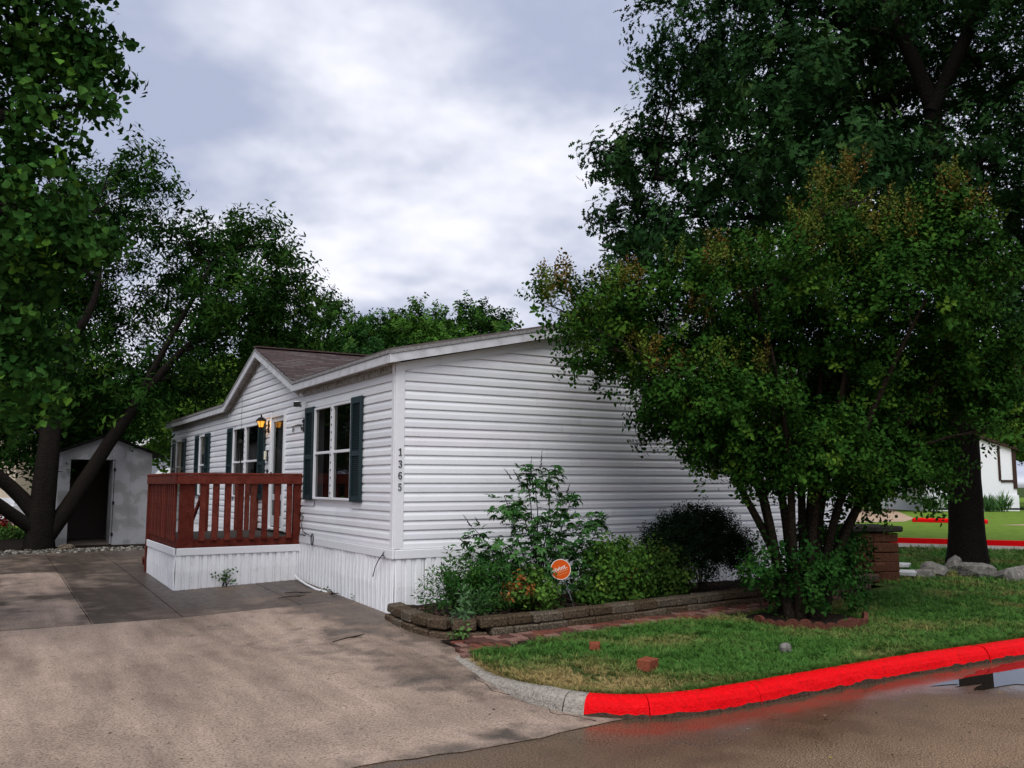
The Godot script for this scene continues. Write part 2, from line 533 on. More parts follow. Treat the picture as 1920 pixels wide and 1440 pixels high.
# the driveway's unique colour and roughness maps: damp, stained and worn areas with ragged outlines
func drive_maps() -> Array:
	var w := 640
	var h := 1024
	var nA := FastNoiseLite.new(); nA.seed = 3; nA.frequency = 0.55; nA.fractal_octaves = 5
	var nB := FastNoiseLite.new(); nB.seed = 4; nB.frequency = 2.3; nB.fractal_octaves = 4
	var nC := FastNoiseLite.new(); nC.seed = 9; nC.frequency = 7.0; nC.fractal_octaves = 3
	var col := PackedByteArray(); col.resize(w * h * 3)
	var rgh := PackedByteArray(); rgh.resize(w * h)
	for j in h:
		var z := -13.0 + 18.0 * (j + 0.5) / h
		for i in w:
			var x := -10.0 + 11.2 * (i + 0.5) / w
			var a := nA.get_noise_2d(x, z)
			var b := nB.get_noise_2d(x, z)
			var c := nC.get_noise_2d(x, z)
			# streaks run down the fall of the drive
			var st := nB.get_noise_2d(x * 1.3, z * 0.25 + 40.0)
			var ln := nA.get_noise_2d(x * 1.5 + 60.0, z * 0.22)
			var t := clampf(0.50 + a * 0.25 + ln * 0.50 + st * 0.20 + b * 0.14 + c * 0.15, 0.0, 1.0)
			var cr := lerpf(0.22, 0.56, t)
			var cg := lerpf(0.160, 0.425, t)
			var cb := lerpf(0.120, 0.335, t)
			var wet := 0.0
			# damp slabs beside the deck and along the skirting
			if z < -1.4:
				wet = clampf(0.95 + a * 0.6 + b * 0.4, 0.0, 1.0)
				if x < -3.2 and z > -7.0:
					wet = clampf(0.35 + a * 1.3 + b * 0.6, 0.0, 1.0)
			else:
				var d := maxf(0.0, -x - 0.1)
				wet = clampf((0.80 - d * 0.50 - maxf(0.0, z) * 0.10 + a * 0.9 + b * 0.5) * 1.3, 0.0, 0.8) if z < 4.2 else 0.0
			# dark stain near the kerb and a tar-dark patch
			var e := Vector2((x + 0.85) / 0.75, (z - 2.9) / 0.8).length()
			var stain := clampf((1.0 - e) * 1.2 + b * 0.9 + c * 0.5, 0.0, 1.0) * 0.55
			e = Vector2((x + 1.9) / 1.6, (z - 4.2) / 0.35).length()
			stain = maxf(stain, clampf((1.0 - e) * 0.9 + st * 0.9, 0.0, 1.0) * 0.4)
			# blotchy grey grime along the lawn edge and tyre-worn lanes
			e = absf(x + 0.75 + 0.25 * sin(z * 0.9)) / 0.75
			stain = maxf(stain, clampf((0.9 - e) * 0.7 + b * 1.1 + c * 0.5 - 0.15, 0.0, 1.0) * 0.42 * clampf(z + 0.4, 0.0, 1.0))
			e = absf(x + 2.9 + a * 0.5) / 0.6
			stain = maxf(stain, clampf((0.8 - e) * 0.6 + b * 0.9 - 0.1, 0.0, 1.0) * 0.28)
			# the gutter edge stays wet
			var gut := clampf((z - 4.50) / 0.35 + b * 1.1 + a * 0.6 - 0.45, 0.0, 1.0) * clampf((x + 3.6) / 1.6, 0.0, 1.0)
			wet = maxf(wet, gut)
			var k := lerpf(1.0, 0.24, wet) * (1.0 - stain * 0.62) * (1.0 + st * 0.14)
			# black mildew flecks
			if c > 0.42 and b > 0.05:
				k *= 0.72
			var o := (j * w + i) * 3
			var cc := Color(cr * k, cg * k, cb * k).linear_to_srgb()
			col[o] = int(clampf(cc.r, 0, 1) * 255)
			col[o + 1] = int(clampf(cc.g, 0, 1) * 255)
			col[o + 2] = int(clampf(cc.b, 0, 1) * 255)
			rgh[j * w + i] = int(clampf(lerpf(0.85, 0.42, wet) + c * 0.12, 0.05, 1.0) * 255)
	return [ImageTexture.create_from_image(Image.create_from_data(w, h, false, Image.FORMAT_RGB8, col)), ImageTexture.create_from_image(Image.create_from_data(w, h, false, Image.FORMAT_L8, rgh))]

func street_maps() -> Array:
	var w := 1024
	var h := 512
	var nA := FastNoiseLite.new(); nA.seed = 33; nA.frequency = 0.5; nA.fractal_octaves = 5
	var nB := FastNoiseLite.new(); nB.seed = 34; nB.frequency = 2.6; nB.fractal_octaves = 4
	var col := PackedByteArray(); col.resize(w * h * 3)
	var rgh := PackedByteArray(); rgh.resize(w * h)
	for j in h:
		var z := 4.6 + 9.0 * (j + 0.5) / h
		for i in w:
			var x := -8.0 + 20.0 * (i + 0.5) / w
			var a := nA.get_noise_2d(x, z)
			var b := nB.get_noise_2d(x, z)
			var t := clampf(0.5 + a * 0.6 + b * 0.3, 0.0, 1.0)
			var wet := clampf(1.45 - (z - 4.95) * 0.95 + a * 1.0 + b * 0.45, 0.0, 1.0)
			if x < -0.2:
				wet *= clampf(1.0 + (x + 0.2) * 0.35, 0.0, 1.0)
			var seam := clampf(1.0 - absf(z - 4.93 - b * 0.12) / 0.16, 0.0, 1.0) * clampf((x + 3.4) / 1.2, 0.0, 1.0) * clampf(0.5 - x, 0.0, 1.0)
			wet = maxf(wet, seam * 0.9)
			var k := lerpf(1.0, 0.42, wet)
			var cc := Color(lerpf(0.23, 0.42, t) * k, lerpf(0.155, 0.29, t) * k, lerpf(0.100, 0.192, t) * k).linear_to_srgb()
			var o := (j * w + i) * 3
			col[o] = int(cc.r * 255)
			col[o + 1] = int(cc.g * 255)
			col[o + 2] = int(cc.b * 255)
			rgh[j * w + i] = int(clampf(lerpf(0.78, 0.20, wet) + b * 0.16, 0.04, 1.0) * 255)
	return [ImageTexture.create_from_image(Image.create_from_data(w, h, false, Image.FORMAT_RGB8, col)), ImageTexture.create_from_image(Image.create_from_data(w, h, false, Image.FORMAT_L8, rgh))]

func paved(maps: Array, fine: Texture2D, bump: Texture2D, cm: float) -> StandardMaterial3D:
	var m := StandardMaterial3D.new()
	m.albedo_texture = maps[0]
	m.roughness = 1.0
	m.roughness_texture = maps[1]
	m.roughness_texture_channel = BaseMaterial3D.TEXTURE_CHANNEL_RED
	m.detail_enabled = true
	m.detail_albedo = fine
	m.detail_blend_mode = BaseMaterial3D.BLEND_MODE_MUL
	m.detail_uv_layer = BaseMaterial3D.DETAIL_UV_2
	m.metallic_specular = 0.35
	return m

# ---------- ground, drive, street, kerb ----------
const KERB := [[-0.30, 2.48], [-0.36, 2.75], [-0.42, 3.1], [-0.46, 3.5], [-0.47, 4.0], [-0.39, 4.35], [-0.21, 4.60], [0.06, 4.76], [0.45, 4.84], [1.0, 4.85], [2.0, 4.82], [3.2, 4.80], [5.0, 4.86], [9.0, 4.92], [17.0, 5.0]]

func kerb_curve() -> Curve3D:
	var c := Curve3D.new()
	c.bake_interval = 0.05
	for i in KERB.size():
		var p := Vector3(KERB[i][0], 0, KERB[i][1])
		var a := Vector3(KERB[maxi(i - 1, 0)][0], 0, KERB[maxi(i - 1, 0)][1])
		var d := Vector3(KERB[mini(i + 1, KERB.size() - 1)][0], 0, KERB[mini(i + 1, KERB.size() - 1)][1])
		var t := (d - a).normalized()
		c.add_point(p, -t * p.distance_to(a) * 0.33, t * p.distance_to(d) * 0.33)
	return c

func make_ground() -> void:
	struct("ground", flat_poly(PackedVector2Array([Vector2(-400, -400), Vector2(400, -400), Vector2(400, 400), Vector2(-400, 400)]), -0.32), M.lawn)
	# the raised yard behind and to the left
	struct("back_yard", flat_poly(PackedVector2Array([Vector2(-70, -90), Vector2(9.0, -90), Vector2(9.0, -15.6), Vector2(0.0, -15.6), Vector2(0.0, -10.6), Vector2(-12, -10.6), Vector2(-70, -10.6)]), 0.13), M.soil)
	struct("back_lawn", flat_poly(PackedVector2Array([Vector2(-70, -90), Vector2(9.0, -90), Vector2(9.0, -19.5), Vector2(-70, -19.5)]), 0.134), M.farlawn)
	# drive slabs with open joints over dark soil
	var maps := drive_maps()
	var dm := paved(maps, M.fineconc, M.bumpfine, 0.3)
	var drive := Node3D.new()
	drive.name = "driveway"
	add_child(drive)
	drive.set_meta("kind", "structure")
	var box := Rect2(-10.0, -13.0, 11.2, 18.0)
	var under := MB.new()
	sheet(under, -14.0, 0.9, -11.0, 4.6, 0.8, func(x, z): return hy(x, z) - 0.03, box, 1.0)
	part("joint_bed", under, M.soil, drive)
	for s in [[-14.0, 0.9, -1.40, 4.86], [-14.0, -3.214, -10.9, -1.409], [-3.205, -2.194, -10.9, -1.409], [-2.185, -0.714, -10.9, -1.409], [-0.705, 0.9, -10.9, -1.409]]:
		var b := MB.new()
		sheet(b, s[0], s[1], s[2], s[3], 0.45 if s[3] < 0.0 else 0.16, func(x, z): return hy(x, z), box, 0.33, s[3] > 0.0)
		part("slab", b, dm, drive)
	# hairline cracks filled with dirt
	var rc := rng_of(77)
	for cr in [[Vector2(-0.62, 3.25), Vector2(-0.72, 3.7), Vector2(-0.55, 4.1), Vector2(-0.62, 4.45), Vector2(-0.40, 4.8)], [Vector2(-0.50, 4.05), Vector2(-0.30, 4.45), Vector2(-0.22, 4.70)]]:
		var b := MB.new()
		var pts := PackedVector3Array()
		var rad := PackedFloat32Array()
		for i in cr.size() - 1:
			for k in 7:
				var p: Vector2 = cr[i].lerp(cr[i + 1], k / 7.0) + Vector2(rc.randf_range(-1, 1), rc.randf_range(-1, 1)) * 0.022
				pts.append(Vector3(p.x, hy(p.x, p.y) - 0.0005, p.y))
				rad.append(rc.randf_range(0.002, 0.005))
		b.tube(pts, rad, 5)
		part("crack", b, M.dark, drive)
	# street
	var sm := paved(street_maps(), M.fineasph, M.bumpfine, 0.5)
	var st := MB.new()
	sheet(st, -40.0, 40.0, 4.55, 22.0, 1.2, func(_x, _z): return -0.14, Rect2(-8.0, 4.6, 20.0, 9.0), 0.47)
	struct("street", st, sm)
	# kerb: swept sections with joints; unpainted where it sinks into the drive
	var cv := kerb_curve()
	var L := cv.get_baked_length()
	var kerb := Node3D.new()
	kerb.name = "kerb"
	add_child(kerb)
	kerb.set_meta("kind", "structure")
	var s_red := cv.get_closest_offset(Vector3(-0.30, 0, 4.50))
	var cuts := [0.0, s_red - 0.14, s_red + 0.0]
	for q in [Vector3(0.02, 0, 4.74), Vector3(0.98, 0, 4.85), Vector3(4.15, 0, 4.83), Vector3(7.2, 0, 4.9), Vector3(10.3, 0, 4.93), Vector3(13.4, 0, 4.96)]:
		cuts.append(cv.get_closest_offset(q))
	cuts.append(L)
	var gaps := [0.004, 0.010, 0.0, 0.006, 0.006, 0.022, 0.012, 0.012, 0.012, 0.0]
	var prof := [[-0.02, -0.16], [-0.02, -0.004], [0.02, 0.004], [0.075, 0.004], [0.115, -0.006], [0.145, -0.028], [0.163, -0.062], [0.178, -0.11], [0.19, -0.17]]
	for i in cuts.size() - 1:
		var a: float = cuts[i] + gaps[i] * 0.5
		var e: float = cuts[i + 1] - gaps[i + 1] * 0.5
		var nseg := maxi(2, int(ceil((e - a) / 0.05)))
		var rows := []
		for k in nseg + 1:
			var s: float = lerpf(a, e, float(k) / nseg)
			var p := cv.sample_baked(s, true)
			var t := (cv.sample_baked(minf(s + 0.03, L), true) - cv.sample_baked(maxf(s - 0.03, 0.0), true)).normalized()
			var out := Vector3(-t.z, 0, t.x)
			var flush := 1.0 - clampf((s - 0.7) / 1.0, 0.0, 1.0)
			var top := lerpf(0.0, hy(p.x - 0.1, p.z) + 0.014, flush)
			var rag := noi.get_noise_2d(s * 2.2, 90.0) * 0.022 + noi.get_noise_2d(s * 9.0, 70.0) * 0.018
			var row: Array[Vector3] = []
			for j in prof.size():
				var w := noi.get_noise_2d(s * 3.0 + j * 7.3, j * 11.0) * 0.007
				var yy: float = prof[j][1]
				if j == 7:
					yy = clampf(-0.112 + rag, -0.135, -0.08)
				row.append(p + out * (prof[j][0] + w) + Vector3(0, top + yy + w * 0.6, 0))
			rows.append(row)
		var b := MB.new()
		var foot := MB.new()
		for k in nseg:
			for j in prof.size() - 1:
				var q := foot if j == prof.size() - 2 else b
				q.quad(rows[k][j], rows[k][j + 1], rows[k + 1][j + 1], rows[k + 1][j])
		for en in [0, nseg]:
			for j in range(1, prof.size() - 1):
				b.tri(rows[en][0], rows[en][j], rows[en][j + 1])
		var o := part("kerb_section", b, M.kerbconc if i < 2 else M.kerbred, kerb)
		o.set_meta("label", "bare grey concrete kerb section" if i < 2 else "bright red painted kerb section")
		part("kerb_foot", foot, M.kerbdark if i >= 2 else M.kerbconc, o)
	# puddle in the gutter: thin water with a ragged shore
	var pd := PackedVector2Array()
	for i in 60:
		var a := TAU * i / 60.0
		var r := 1.0 + noi.get_noise_2d(cos(a) * 2.2, sin(a) * 2.2) * 0.30 + noi.get_noise_2d(cos(a) * 7.0, sin(a) * 7.0 + 20.0) * 0.10
		pd.append(Vector2(4.45 + cos(a) * 1.55 * r, minf(5.50 + sin(a) * 0.34 * r + cos(a) * 0.05, 6.2)))
	var pu := struct("puddle_water", flat_poly(pd, -0.135), M.water)
	pu.set_meta("label", "shallow puddle in the gutter below the red kerb")
	# lawn sheets: front lawn, side yard and on to the far street
	var poly := PackedVector2Array()
	var s := 0.0
	while s < L:
		var p := cv.sample_baked(s, true)
		poly.append(Vector2(p.x + 0.004, p.z - 0.004) if s > 3.2 else Vector2(p.x + 0.005, p.z))
		s += 0.12
	for q in [[17.5, 4.6], [17.3, -1.2], [15.9, -4.3], [14.0, -6.5], [10.5, -15.6], [8.4, -15.6], [8.4, -0.3], [8.0, 1.0], [5.6, 1.38], [3.5, 1.62], [0.5, 2.0], [-0.1, 2.3]]:
		poly.append(Vector2(q[0], q[1]))
	struct("lawn", flat_poly(poly, -0.034), M.lawn)

func make_far_right() -> void:
	# the side street, its red kerbs, the strip of lawn and the drive beyond
	var road := struct("side_street", flat_poly(PackedVector2Array([Vector2(17.6, 6.0), Vector2(17.3, -1.3), Vector2(15.9, -4.4), Vector2(14.0, -6.6), Vector2(10.0, -12.0), Vector2(11.5, -13.4), Vector2(15.6, -7.4), Vector2(17.4, -5.2), Vector2(18.9, -2.8), Vector2(20.4, 1.0), Vector2(20.8, 6.0)]), -0.02), M.farpave)
	road.set_meta("kind", "structure")
	var strip := [[11.5, -13.4], [15.6, -7.4], [17.4, -5.2], [18.9, -2.8], [20.4, 1.0], [20.8, 6.0]]
	var kr := MB.new()
	for i in strip.size() - 1:
		var a := Vector3(strip[i][0], 0.03, strip[i][1])
		var c := Vector3(strip[i + 1][0], 0.03, strip[i + 1][1])
		var d := (c - a).normalized()
		kr.box((a + c) * 0.5, Vector3(0.2, 0.17, a.distance_to(c) + 0.1), Basis(Vector3.UP.cross(d), Vector3.UP, d))
	struct("far_kerb", kr, M.kerbred)
	var lp := PackedVector2Array()
	for q in strip:
		lp.append(Vector2(q[0] + 0.05, q[1] - 0.02))
	for q in [[90.0, 40.0], [90.0, -90.0], [8.9, -90.0], [8.9, -15.7]]:
		lp.append(Vector2(q[0], q[1]))
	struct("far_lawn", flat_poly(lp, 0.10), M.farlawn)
	struct("far_drive", flat_poly(PackedVector2Array([Vector2(22.4, -13.2), Vector2(26.9, -11.9), Vector2(30.0, -13.6), Vector2(42.0, -23.4), Vector2(37.0, -25.5)]), 0.106), M.fartan)
	struct("far_street", flat_poly(PackedVector2Array([Vector2(27.2, -8.3), Vector2(29.4, -8.0), Vector2(36.0, -11.8), Vector2(60.0, -18.0), Vector2(60.0, -4.0), Vector2(30.0, -2.0)]), 0.108), M.fartan)
	for k in [[Vector3(27.0, 0.16, -11.6), Vector3(28.0, 0.16, -9.2)]]:
		var d: Vector3 = (k[1] - k[0]).normalized()
		var b := MB.new()
		b.bevel((k[0] + k[1]) * 0.5, Vector3(0.45, 0.20, k[0].distance_to(k[1])), 0.05, Basis(Vector3.UP.cross(d), Vector3.UP, d))
		struct("far_kerb_return", b, M.kerbred)

# ---------- the mobile home ----------
const LEN := 15.3
const WID := 8.5
const COURSE := 0.117
const SID0 := 0.79
const EAVE := 3.09
const PITCH := 0.217
const DZ := -6.3
const DH := 2.42
const DP := 0.36

# one lap of vinyl siding: u runs along the wall, out is the wall's outward normal
func board(o: Vector3, u: Vector3, out: Vector3, a0: float, a1: float, b0: float, b1: float, h := COURSE) -> MB:
	var b := MB.new()
	var prof := [[0.001, 0.003], [0.0225, 0.0], [0.023, 0.006], [0.0215, 0.060], [0.017, 0.072], [0.006, 0.103], [0.003, h]]
	for i in prof.size() - 1:
		var t0: float = prof[i][1] / h
		var t1: float = prof[i + 1][1] / h
		var p0: Vector3 = o + out * prof[i][0] + Vector3.UP * prof[i][1]
		var p1: Vector3 = o + out * prof[i + 1][0] + Vector3.UP * prof[i + 1][1]
		var q0 := p0 + u * lerpf(a0, b0, t0)
		var q1 := p0 + u * lerpf(a1, b1, t0)
		var q2 := p1 + u * lerpf(a1, b1, t1)
		var q3 := p1 + u * lerpf(a0, b0, t1)
		if u.cross(Vector3.UP).dot(out) > 0:
			b.quad(q0, q1, q2, q3)
		else:
			b.quad(q1, q0, q3, q2)
	return b

func lay(wall: Node, o: Vector3, u: Vector3, out: Vector3, a0: float, a1: float, b0: float, b1: float, rng: RandomNumberGenerator) -> void:
	if minf(a1 - a0, b1 - b0) < -0.3 or maxf(a1 - a0, b1 - b0) < 0.02:
		return
	var mats := [M.vinyl, M.vinyl, M.vinyl2, M.vinyl3]
	var s := a0
	var first := true
	while s < a1 - 0.01:
		var e := minf(s + (rng.randf_range(1.6, 3.4) if first else 3.66), a1)
		if a1 - e < 0.5:
			e = a1
		var bb := board(o + out * rng.randf_range(0.0, 0.0012), u, out, s, e - (0.003 if e < a1 else 0.0), b0 if first else s, b1 if e >= a1 else e - 0.003)
		part("siding_board", bb, mats[rng.randi() % 4], wall)
		s = e
		first = false

func shutter(house: Node, t0: float, t1: float, y0: float, y1: float) -> void:
	var w := t1 - t0
	var zc := -(t0 + t1) * 0.5
	var h := y1 - y0
	var b := MB.new()
	var x := -0.045
	for s in [-1, 1]:
		b.bevel(Vector3(x, (y0 + y1) * 0.5, zc + s * (w * 0.5 - 0.03)), Vector3(0.034, h, 0.06), 0.004)
	var mid := y0 + h * 0.46
	for yy in [[y0, y0 + 0.08], [mid - 0.035, mid + 0.035], [y1 - 0.09, y1]]:
		b.bevel(Vector3(x, (yy[0] + yy[1]) * 0.5, zc), Vector3(0.032, yy[1] - yy[0], w - 0.12), 0.003)
	b.box(Vector3(-0.026, (y0 + y1) * 0.5, zc), Vector3(0.006, h - 0.1, w - 0.1))
	var o := part("shutter", b, M.shutter, house)
	o.set_meta("label", "dark teal louvred window shutter")
	var lv := MB.new()
	var y := y0 + 0.095
	while y < y1 - 0.10:
		if absf(y - mid) > 0.05:
			lv.box(Vector3(x + 0.004, y, zc), Vector3(0.026, 0.007, w - 0.12), Basis(Vector3.BACK, 0.65))
		y += 0.027
	part("louvres", lv, M.shutter, o)

# a window in the entrance wall: t runs back from the near corner
func window(house: Node, t0: float, t1: float, y0: float, y1: float, units: int, rail := true) -> void:
	var f := MB.new()
	var x := -0.012
	var zc := -(t0 + t1) * 0.5
	var w := t1 - t0
	for s in [t0 + 0.019, t1 - 0.019]:
		f.bevel(Vector3(x, (y0 + y1) * 0.5, -s), Vector3(0.07, y1 - y0, 0.038), 0.005)
	for yy in [y0 + 0.017, y1 - 0.017]:
		f.bevel(Vector3(x, yy, zc), Vector3(0.068, 0.034, w - 0.076), 0.005)
	for k in range(1, units):
		f.bevel(Vector3(x - 0.004, (y0 + y1) * 0.5, -lerpf(t0, t1, float(k) / units)), Vector3(0.07, y1 - y0 - 0.068, 0.095), 0.006)
	var fr := part("window", f, M.trim, house)
	if units > 1:
		for k in 12:
			var d := MB.new()
			d.box(Vector3(x - 0.041, lerpf(y0 + 0.1, y1 - 0.08, k / 11.0), zc + 0.012), Vector3(0.006, 0.03, 0.024), Basis(Vector3.RIGHT, 0.5))
			part("fastener", d, M.black, fr)
	var ym := lerpf(y0, y1, 0.5)
	for k in units:
		var a := lerpf(t0, t1, float(k) / units) + (0.038 if k == 0 else 0.0475)
		var e := lerpf(t0, t1, float(k + 1) / units) - (0.038 if k == units - 1 else 0.0475)
		var r := MB.new()
		if rail:
			r.bevel(Vector3(-0.014, ym, -(a + e) * 0.5), Vector3(0.04, 0.04, e - a), 0.004)
			part("sash_rail", r, M.trim, fr)
		for q in [[y0 + 0.034, ym - 0.02], [ym + 0.02, y1 - 0.034]]:
			var g := MB.new()
			g.box(Vector3(-0.012, (q[0] + q[1]) * 0.5, -(a + e) * 0.5), Vector3(0.004, q[1] - q[0], e - a))
			part("pane", g, M.glass, fr)
		# a drape on one side and a wire grid inside
		var c := MB.new()
		var dw := (e - a) * 0.30
		for i in 6:
			var za := a + dw * i / 6.0 + (e - a - dw)
			c.box(Vector3(0.16 + 0.02 * (i % 2), (y0 + y1) * 0.5, -za - dw / 12.0), Vector3(0.012, y1 - y0 + 0.1, dw / 6.0 + 0.01), Basis(Vector3.UP, 0.5 if i % 2 else -0.5))
		part("drape", c, M.curtain, fr)
		var wg := MB.new()
		for i in 8:
			wg.box(Vector3(0.20, lerpf(ym, y1, (i + 0.5) / 8.0), -(a + (e - a) * 0.35)), Vector3(0.004, 0.004, (e - a) * 0.66))
		for i in 5:
			wg.box(Vector3(0.206, (ym + y1) * 0.5, -lerpf(a, a + (e - a) * 0.66, (i + 0.5) / 5.0)), Vector3(0.004, y1 - ym, 0.004))
		part("grid", wg, M.lace, fr)

func slope_box(b: MB, a: Vector3, c: Vector3, w: Vector3, up: float, th: Vector3) -> void:
	# a sloping bar from a to c: w is its width vector, th its thickness vector
	var p := [a, a + w, a + w + th, a + th, c, c + w, c + w + th, c + th]
	var o := (a + c) * 0.5 + (w + th) * 0.5
	b.oquad(p[0], p[1], p[2], p[3], o)
	b.oquad(p[4], p[5], p[6], p[7], o)
	b.oquad(p[0], p[1], p[5], p[4], o)
	b.oquad(p[3], p[2], p[6], p[7], o)
	b.oquad(p[0], p[3], p[7], p[4], o)
	b.oquad(p[1], p[2], p[6], p[5], o)

# ribbed vinyl skirting panel, one panel of three flutes
func skirt_panel(w: float, h: float, bend: float) -> MB:
	var b := MB.new()
	var px := PackedFloat32Array()
	var pz := PackedFloat32Array()
	for k in 3:
		var s := w * k / 3.0
		var q := w / 3.0
		for e in [[0.0, 0.0], [0.10, 0.0], [0.14, 0.022], [0.60, 0.022], [0.64, 0.002], [0.72, 0.002], [0.76, 0.016], [0.90, 0.016], [0.94, 0.0]]:
			px.append(s + q * e[0])
			pz.append(e[1])
	px.append(w)
	pz.append(0.0)
	for i in px.size() - 1:
		var dx := px[i + 1] - px[i]
		var y := 0.0
		for r in 2:
			var ya := h * r / 2.0
			var yb := h * (r + 1) / 2.0
			var oa := bend * sin(PI * ya / h)
			var ob := bend * sin(PI * yb / h)
			b.quad(Vector3(px[i], ya, pz[i] + oa), Vector3(px[i + 1], ya, pz[i + 1] + oa), Vector3(px[i + 1], yb, pz[i + 1] + ob), Vector3(px[i], yb, pz[i] + ob))
	return b

func skirt_run(parent: Node, a: Vector3, c: Vector3, top: float, out: Vector3, base: Callable, rng: RandomNumberGenerator) -> void:
	var d := (c - a).normalized()
	var L := a.distance_to(c)
	var n := maxi(1, int(round(L / 0.40)))
	var w := L / n
	for i in n:
		var p := a + d * w * i
		var y := minf(base.call(p), base.call(p + d * w)) - 0.01
		var h := top - y
		var b := skirt_panel(w - 0.002, h, rng.randf_range(-0.003, 0.014))
		var bas := Basis(d, Vector3.UP, out)
		if d.cross(Vector3.UP).dot(out) < 0:
			bas = Basis(-d, Vector3.UP, out)
			p = p + d * w
		var lean := Basis(d, rng.randf_range(-0.012, 0.012))
		put("skirt_panel", b.mesh(), M.skirt, parent, Transform3D(lean * bas, Vector3(p.x, y, p.z)))

func roof_y(x: float) -> float:
	return EAVE + 0.15 + PITCH * (WID * 0.5 + 0.15 - absf(x - WID * 0.5))

func make_house() -> void:
	var rng := rng_of(101)
	var house := thing("mobile_home", "white vinyl sided mobile home with teal shutters and low gable roof", "house")
	# openings in the entrance wall: t0, t1, y0, y1
	var wins := [[1.46, 3.07, 1.36, 2.76, 2], [6.30, 8.26, 1.33, 2.72, 2], [10.90, 11.55, 1.33, 2.72, 1], [13.65, 14.50, 1.33, 2.72, 1]]
	var door := [4.62, 5.52, 0.80, 2.84]
	var open := [door]
	for w in wins:
		open.append(w)
	open.sort_custom(func(p, q): return p[0] < q[0])
	# --- entrance wall: core with openings, siding laps on it ---
	var core := MB.new()
	var t := 0.0
	for w in open:
		core.box(Vector3(0.06, 1.95, -(t + w[0]) * 0.5), Vector3(0.12, 2.34, w[0] - t))
		if w[2] > 0.81:
			core.box(Vector3(0.06, (0.78 + w[2]) * 0.5, -(w[0] + w[1]) * 0.5), Vector3(0.12, w[2] - 0.78, w[1] - w[0]))
		core.box(Vector3(0.06, (w[3] + 3.12) * 0.5, -(w[0] + w[1]) * 0.5), Vector3(0.12, 3.12 - w[3], w[1] - w[0]))
		t = w[1]
	core.box(Vector3(0.06, 1.95, -(t + LEN) * 0.5), Vector3(0.12, 2.34, LEN - t))
	# the cross gable's triangle
	var zr := DZ + DH - 0.05
	core.prism(PackedVector2Array([Vector2(zr, 3.12), Vector2(DZ, 3.10 + DP * DH), Vector2(DZ - DH + 0.05, 3.12)]), Vector3(0.12, 0, 0), Basis(Vector3(0, 0, 1), Vector3.UP, Vector3(-1, 0, 0)), 0.12)
	var wall := part("entrance_wall", core, M.trim, house)
	var rows := 19
	for r in rows + 8:
		var y := SID0 + COURSE * r
		var yt := y + COURSE
		if r < rows:
			var cur := 0.075
			for w in open:
				if minf(yt, w[3] + 0.02) - maxf(y, w[2] - 0.02) > 0.03:
					lay(wall, Vector3(0, y, 0), Vector3(0, 0, -1), Vector3(-1, 0, 0), cur, w[0] + 0.004, cur, w[0] + 0.004, rng)
					cur = w[1] - 0.004
			lay(wall, Vector3(0, y, 0), Vector3(0, 0, -1), Vector3(-1, 0, 0), cur, LEN - 0.07, cur, LEN - 0.07, rng)
		else:
			# laps inside the cross gable
			var half_b := (3.08 + DP * DH - y) / DP
			var half_t := (3.08 + DP * DH - yt) / DP
			if half_t > 0.0:
				lay(wall, Vector3(0, y, 0), Vector3(0, 0, -1), Vector3(-1, 0, 0), -DZ - half_b, -DZ + half_b, -DZ - half_t, -DZ + half_t, rng)
	# --- gable wall ---
	var gc := MB.new()
	gc.prism(PackedVector2Array([Vector2(0.12, 0.78), Vector2(WID - 0.12, 0.78), Vector2(WID - 0.12, 3.14), Vector2(WID * 0.5, 3.14 + PITCH * WID * 0.5), Vector2(0.12, 3.14)]), Vector3(0, 0, -0.12), Basis(Vector3.RIGHT, Vector3.UP, Vector3.BACK), 0.12)
	var gw := part("gable_wall", gc, M.trim, house)
	for r in 30:
		var y := SID0 + COURSE * r
		var yt := y + COURSE
		var a := 0.105
		var b := 0.105
		if y > 3.03:
			a = maxf(a, (y - 3.03) / PITCH)
		if yt > 3.03:
			b = maxf(b, (yt - 3.03) / PITCH)
		if b < WID * 0.5:
			lay(gw, Vector3(0, y, 0), Vector3.RIGHT, Vector3.BACK, a, WID - a, b, WID - b, rng)
	# --- the two walls out of sight, floor and ceiling ---
	var bw := MB.new()
	bw.box(Vector3(WID - 0.06, 1.95, -LEN * 0.5), Vector3(0.12, 2.34, LEN))
	part("rear_wall", bw, M.vinyl, house)
	var ew := MB.new()
	ew.prism(PackedVector2Array([Vector2(0.12, 0.78), Vector2(WID - 0.12, 0.78), Vector2(WID - 0.12, 3.14), Vector2(WID * 0.5, 3.14 + PITCH * WID * 0.5), Vector2(0.12, 3.14)]), Vector3(0, 0, -LEN), Basis(Vector3.RIGHT, Vector3.UP, Vector3.BACK), 0.12)
	part("end_wall", ew, M.vinyl, house)
	var fl := MB.new()
	fl.box(Vector3(WID * 0.5, 0.73, -LEN * 0.5), Vector3(WID - 0.02, 0.09, LEN - 0.02))
	fl.box(Vector3(WID * 0.5, 3.06, -LEN * 0.5), Vector3(WID - 0.26, 0.05, LEN - 0.26))
	fl.box(Vector3(2.6, 1.9, -LEN * 0.5), Vector3(0.1, 2.2, LEN - 0.26))
	for z in [-4.0, -9.2, -12.6]:
		fl.box(Vector3(1.3, 1.9, z), Vector3(2.3, 2.2, 0.1))
	part("floor_and_partitions", fl, M.inside, house)
	# --- corner posts ---
	var cp := MB.new()
	cp.bevel(Vector3(0.045, 1.955, 0.012), Vector3(0.126, 2.33, 0.03), 0.006)
	cp.bevel(Vector3(-0.012, 1.955, -0.046), Vector3(0.03, 2.33, 0.084), 0.006)
	part("corner_post", cp, M.trim, house)
	var cq := MB.new()
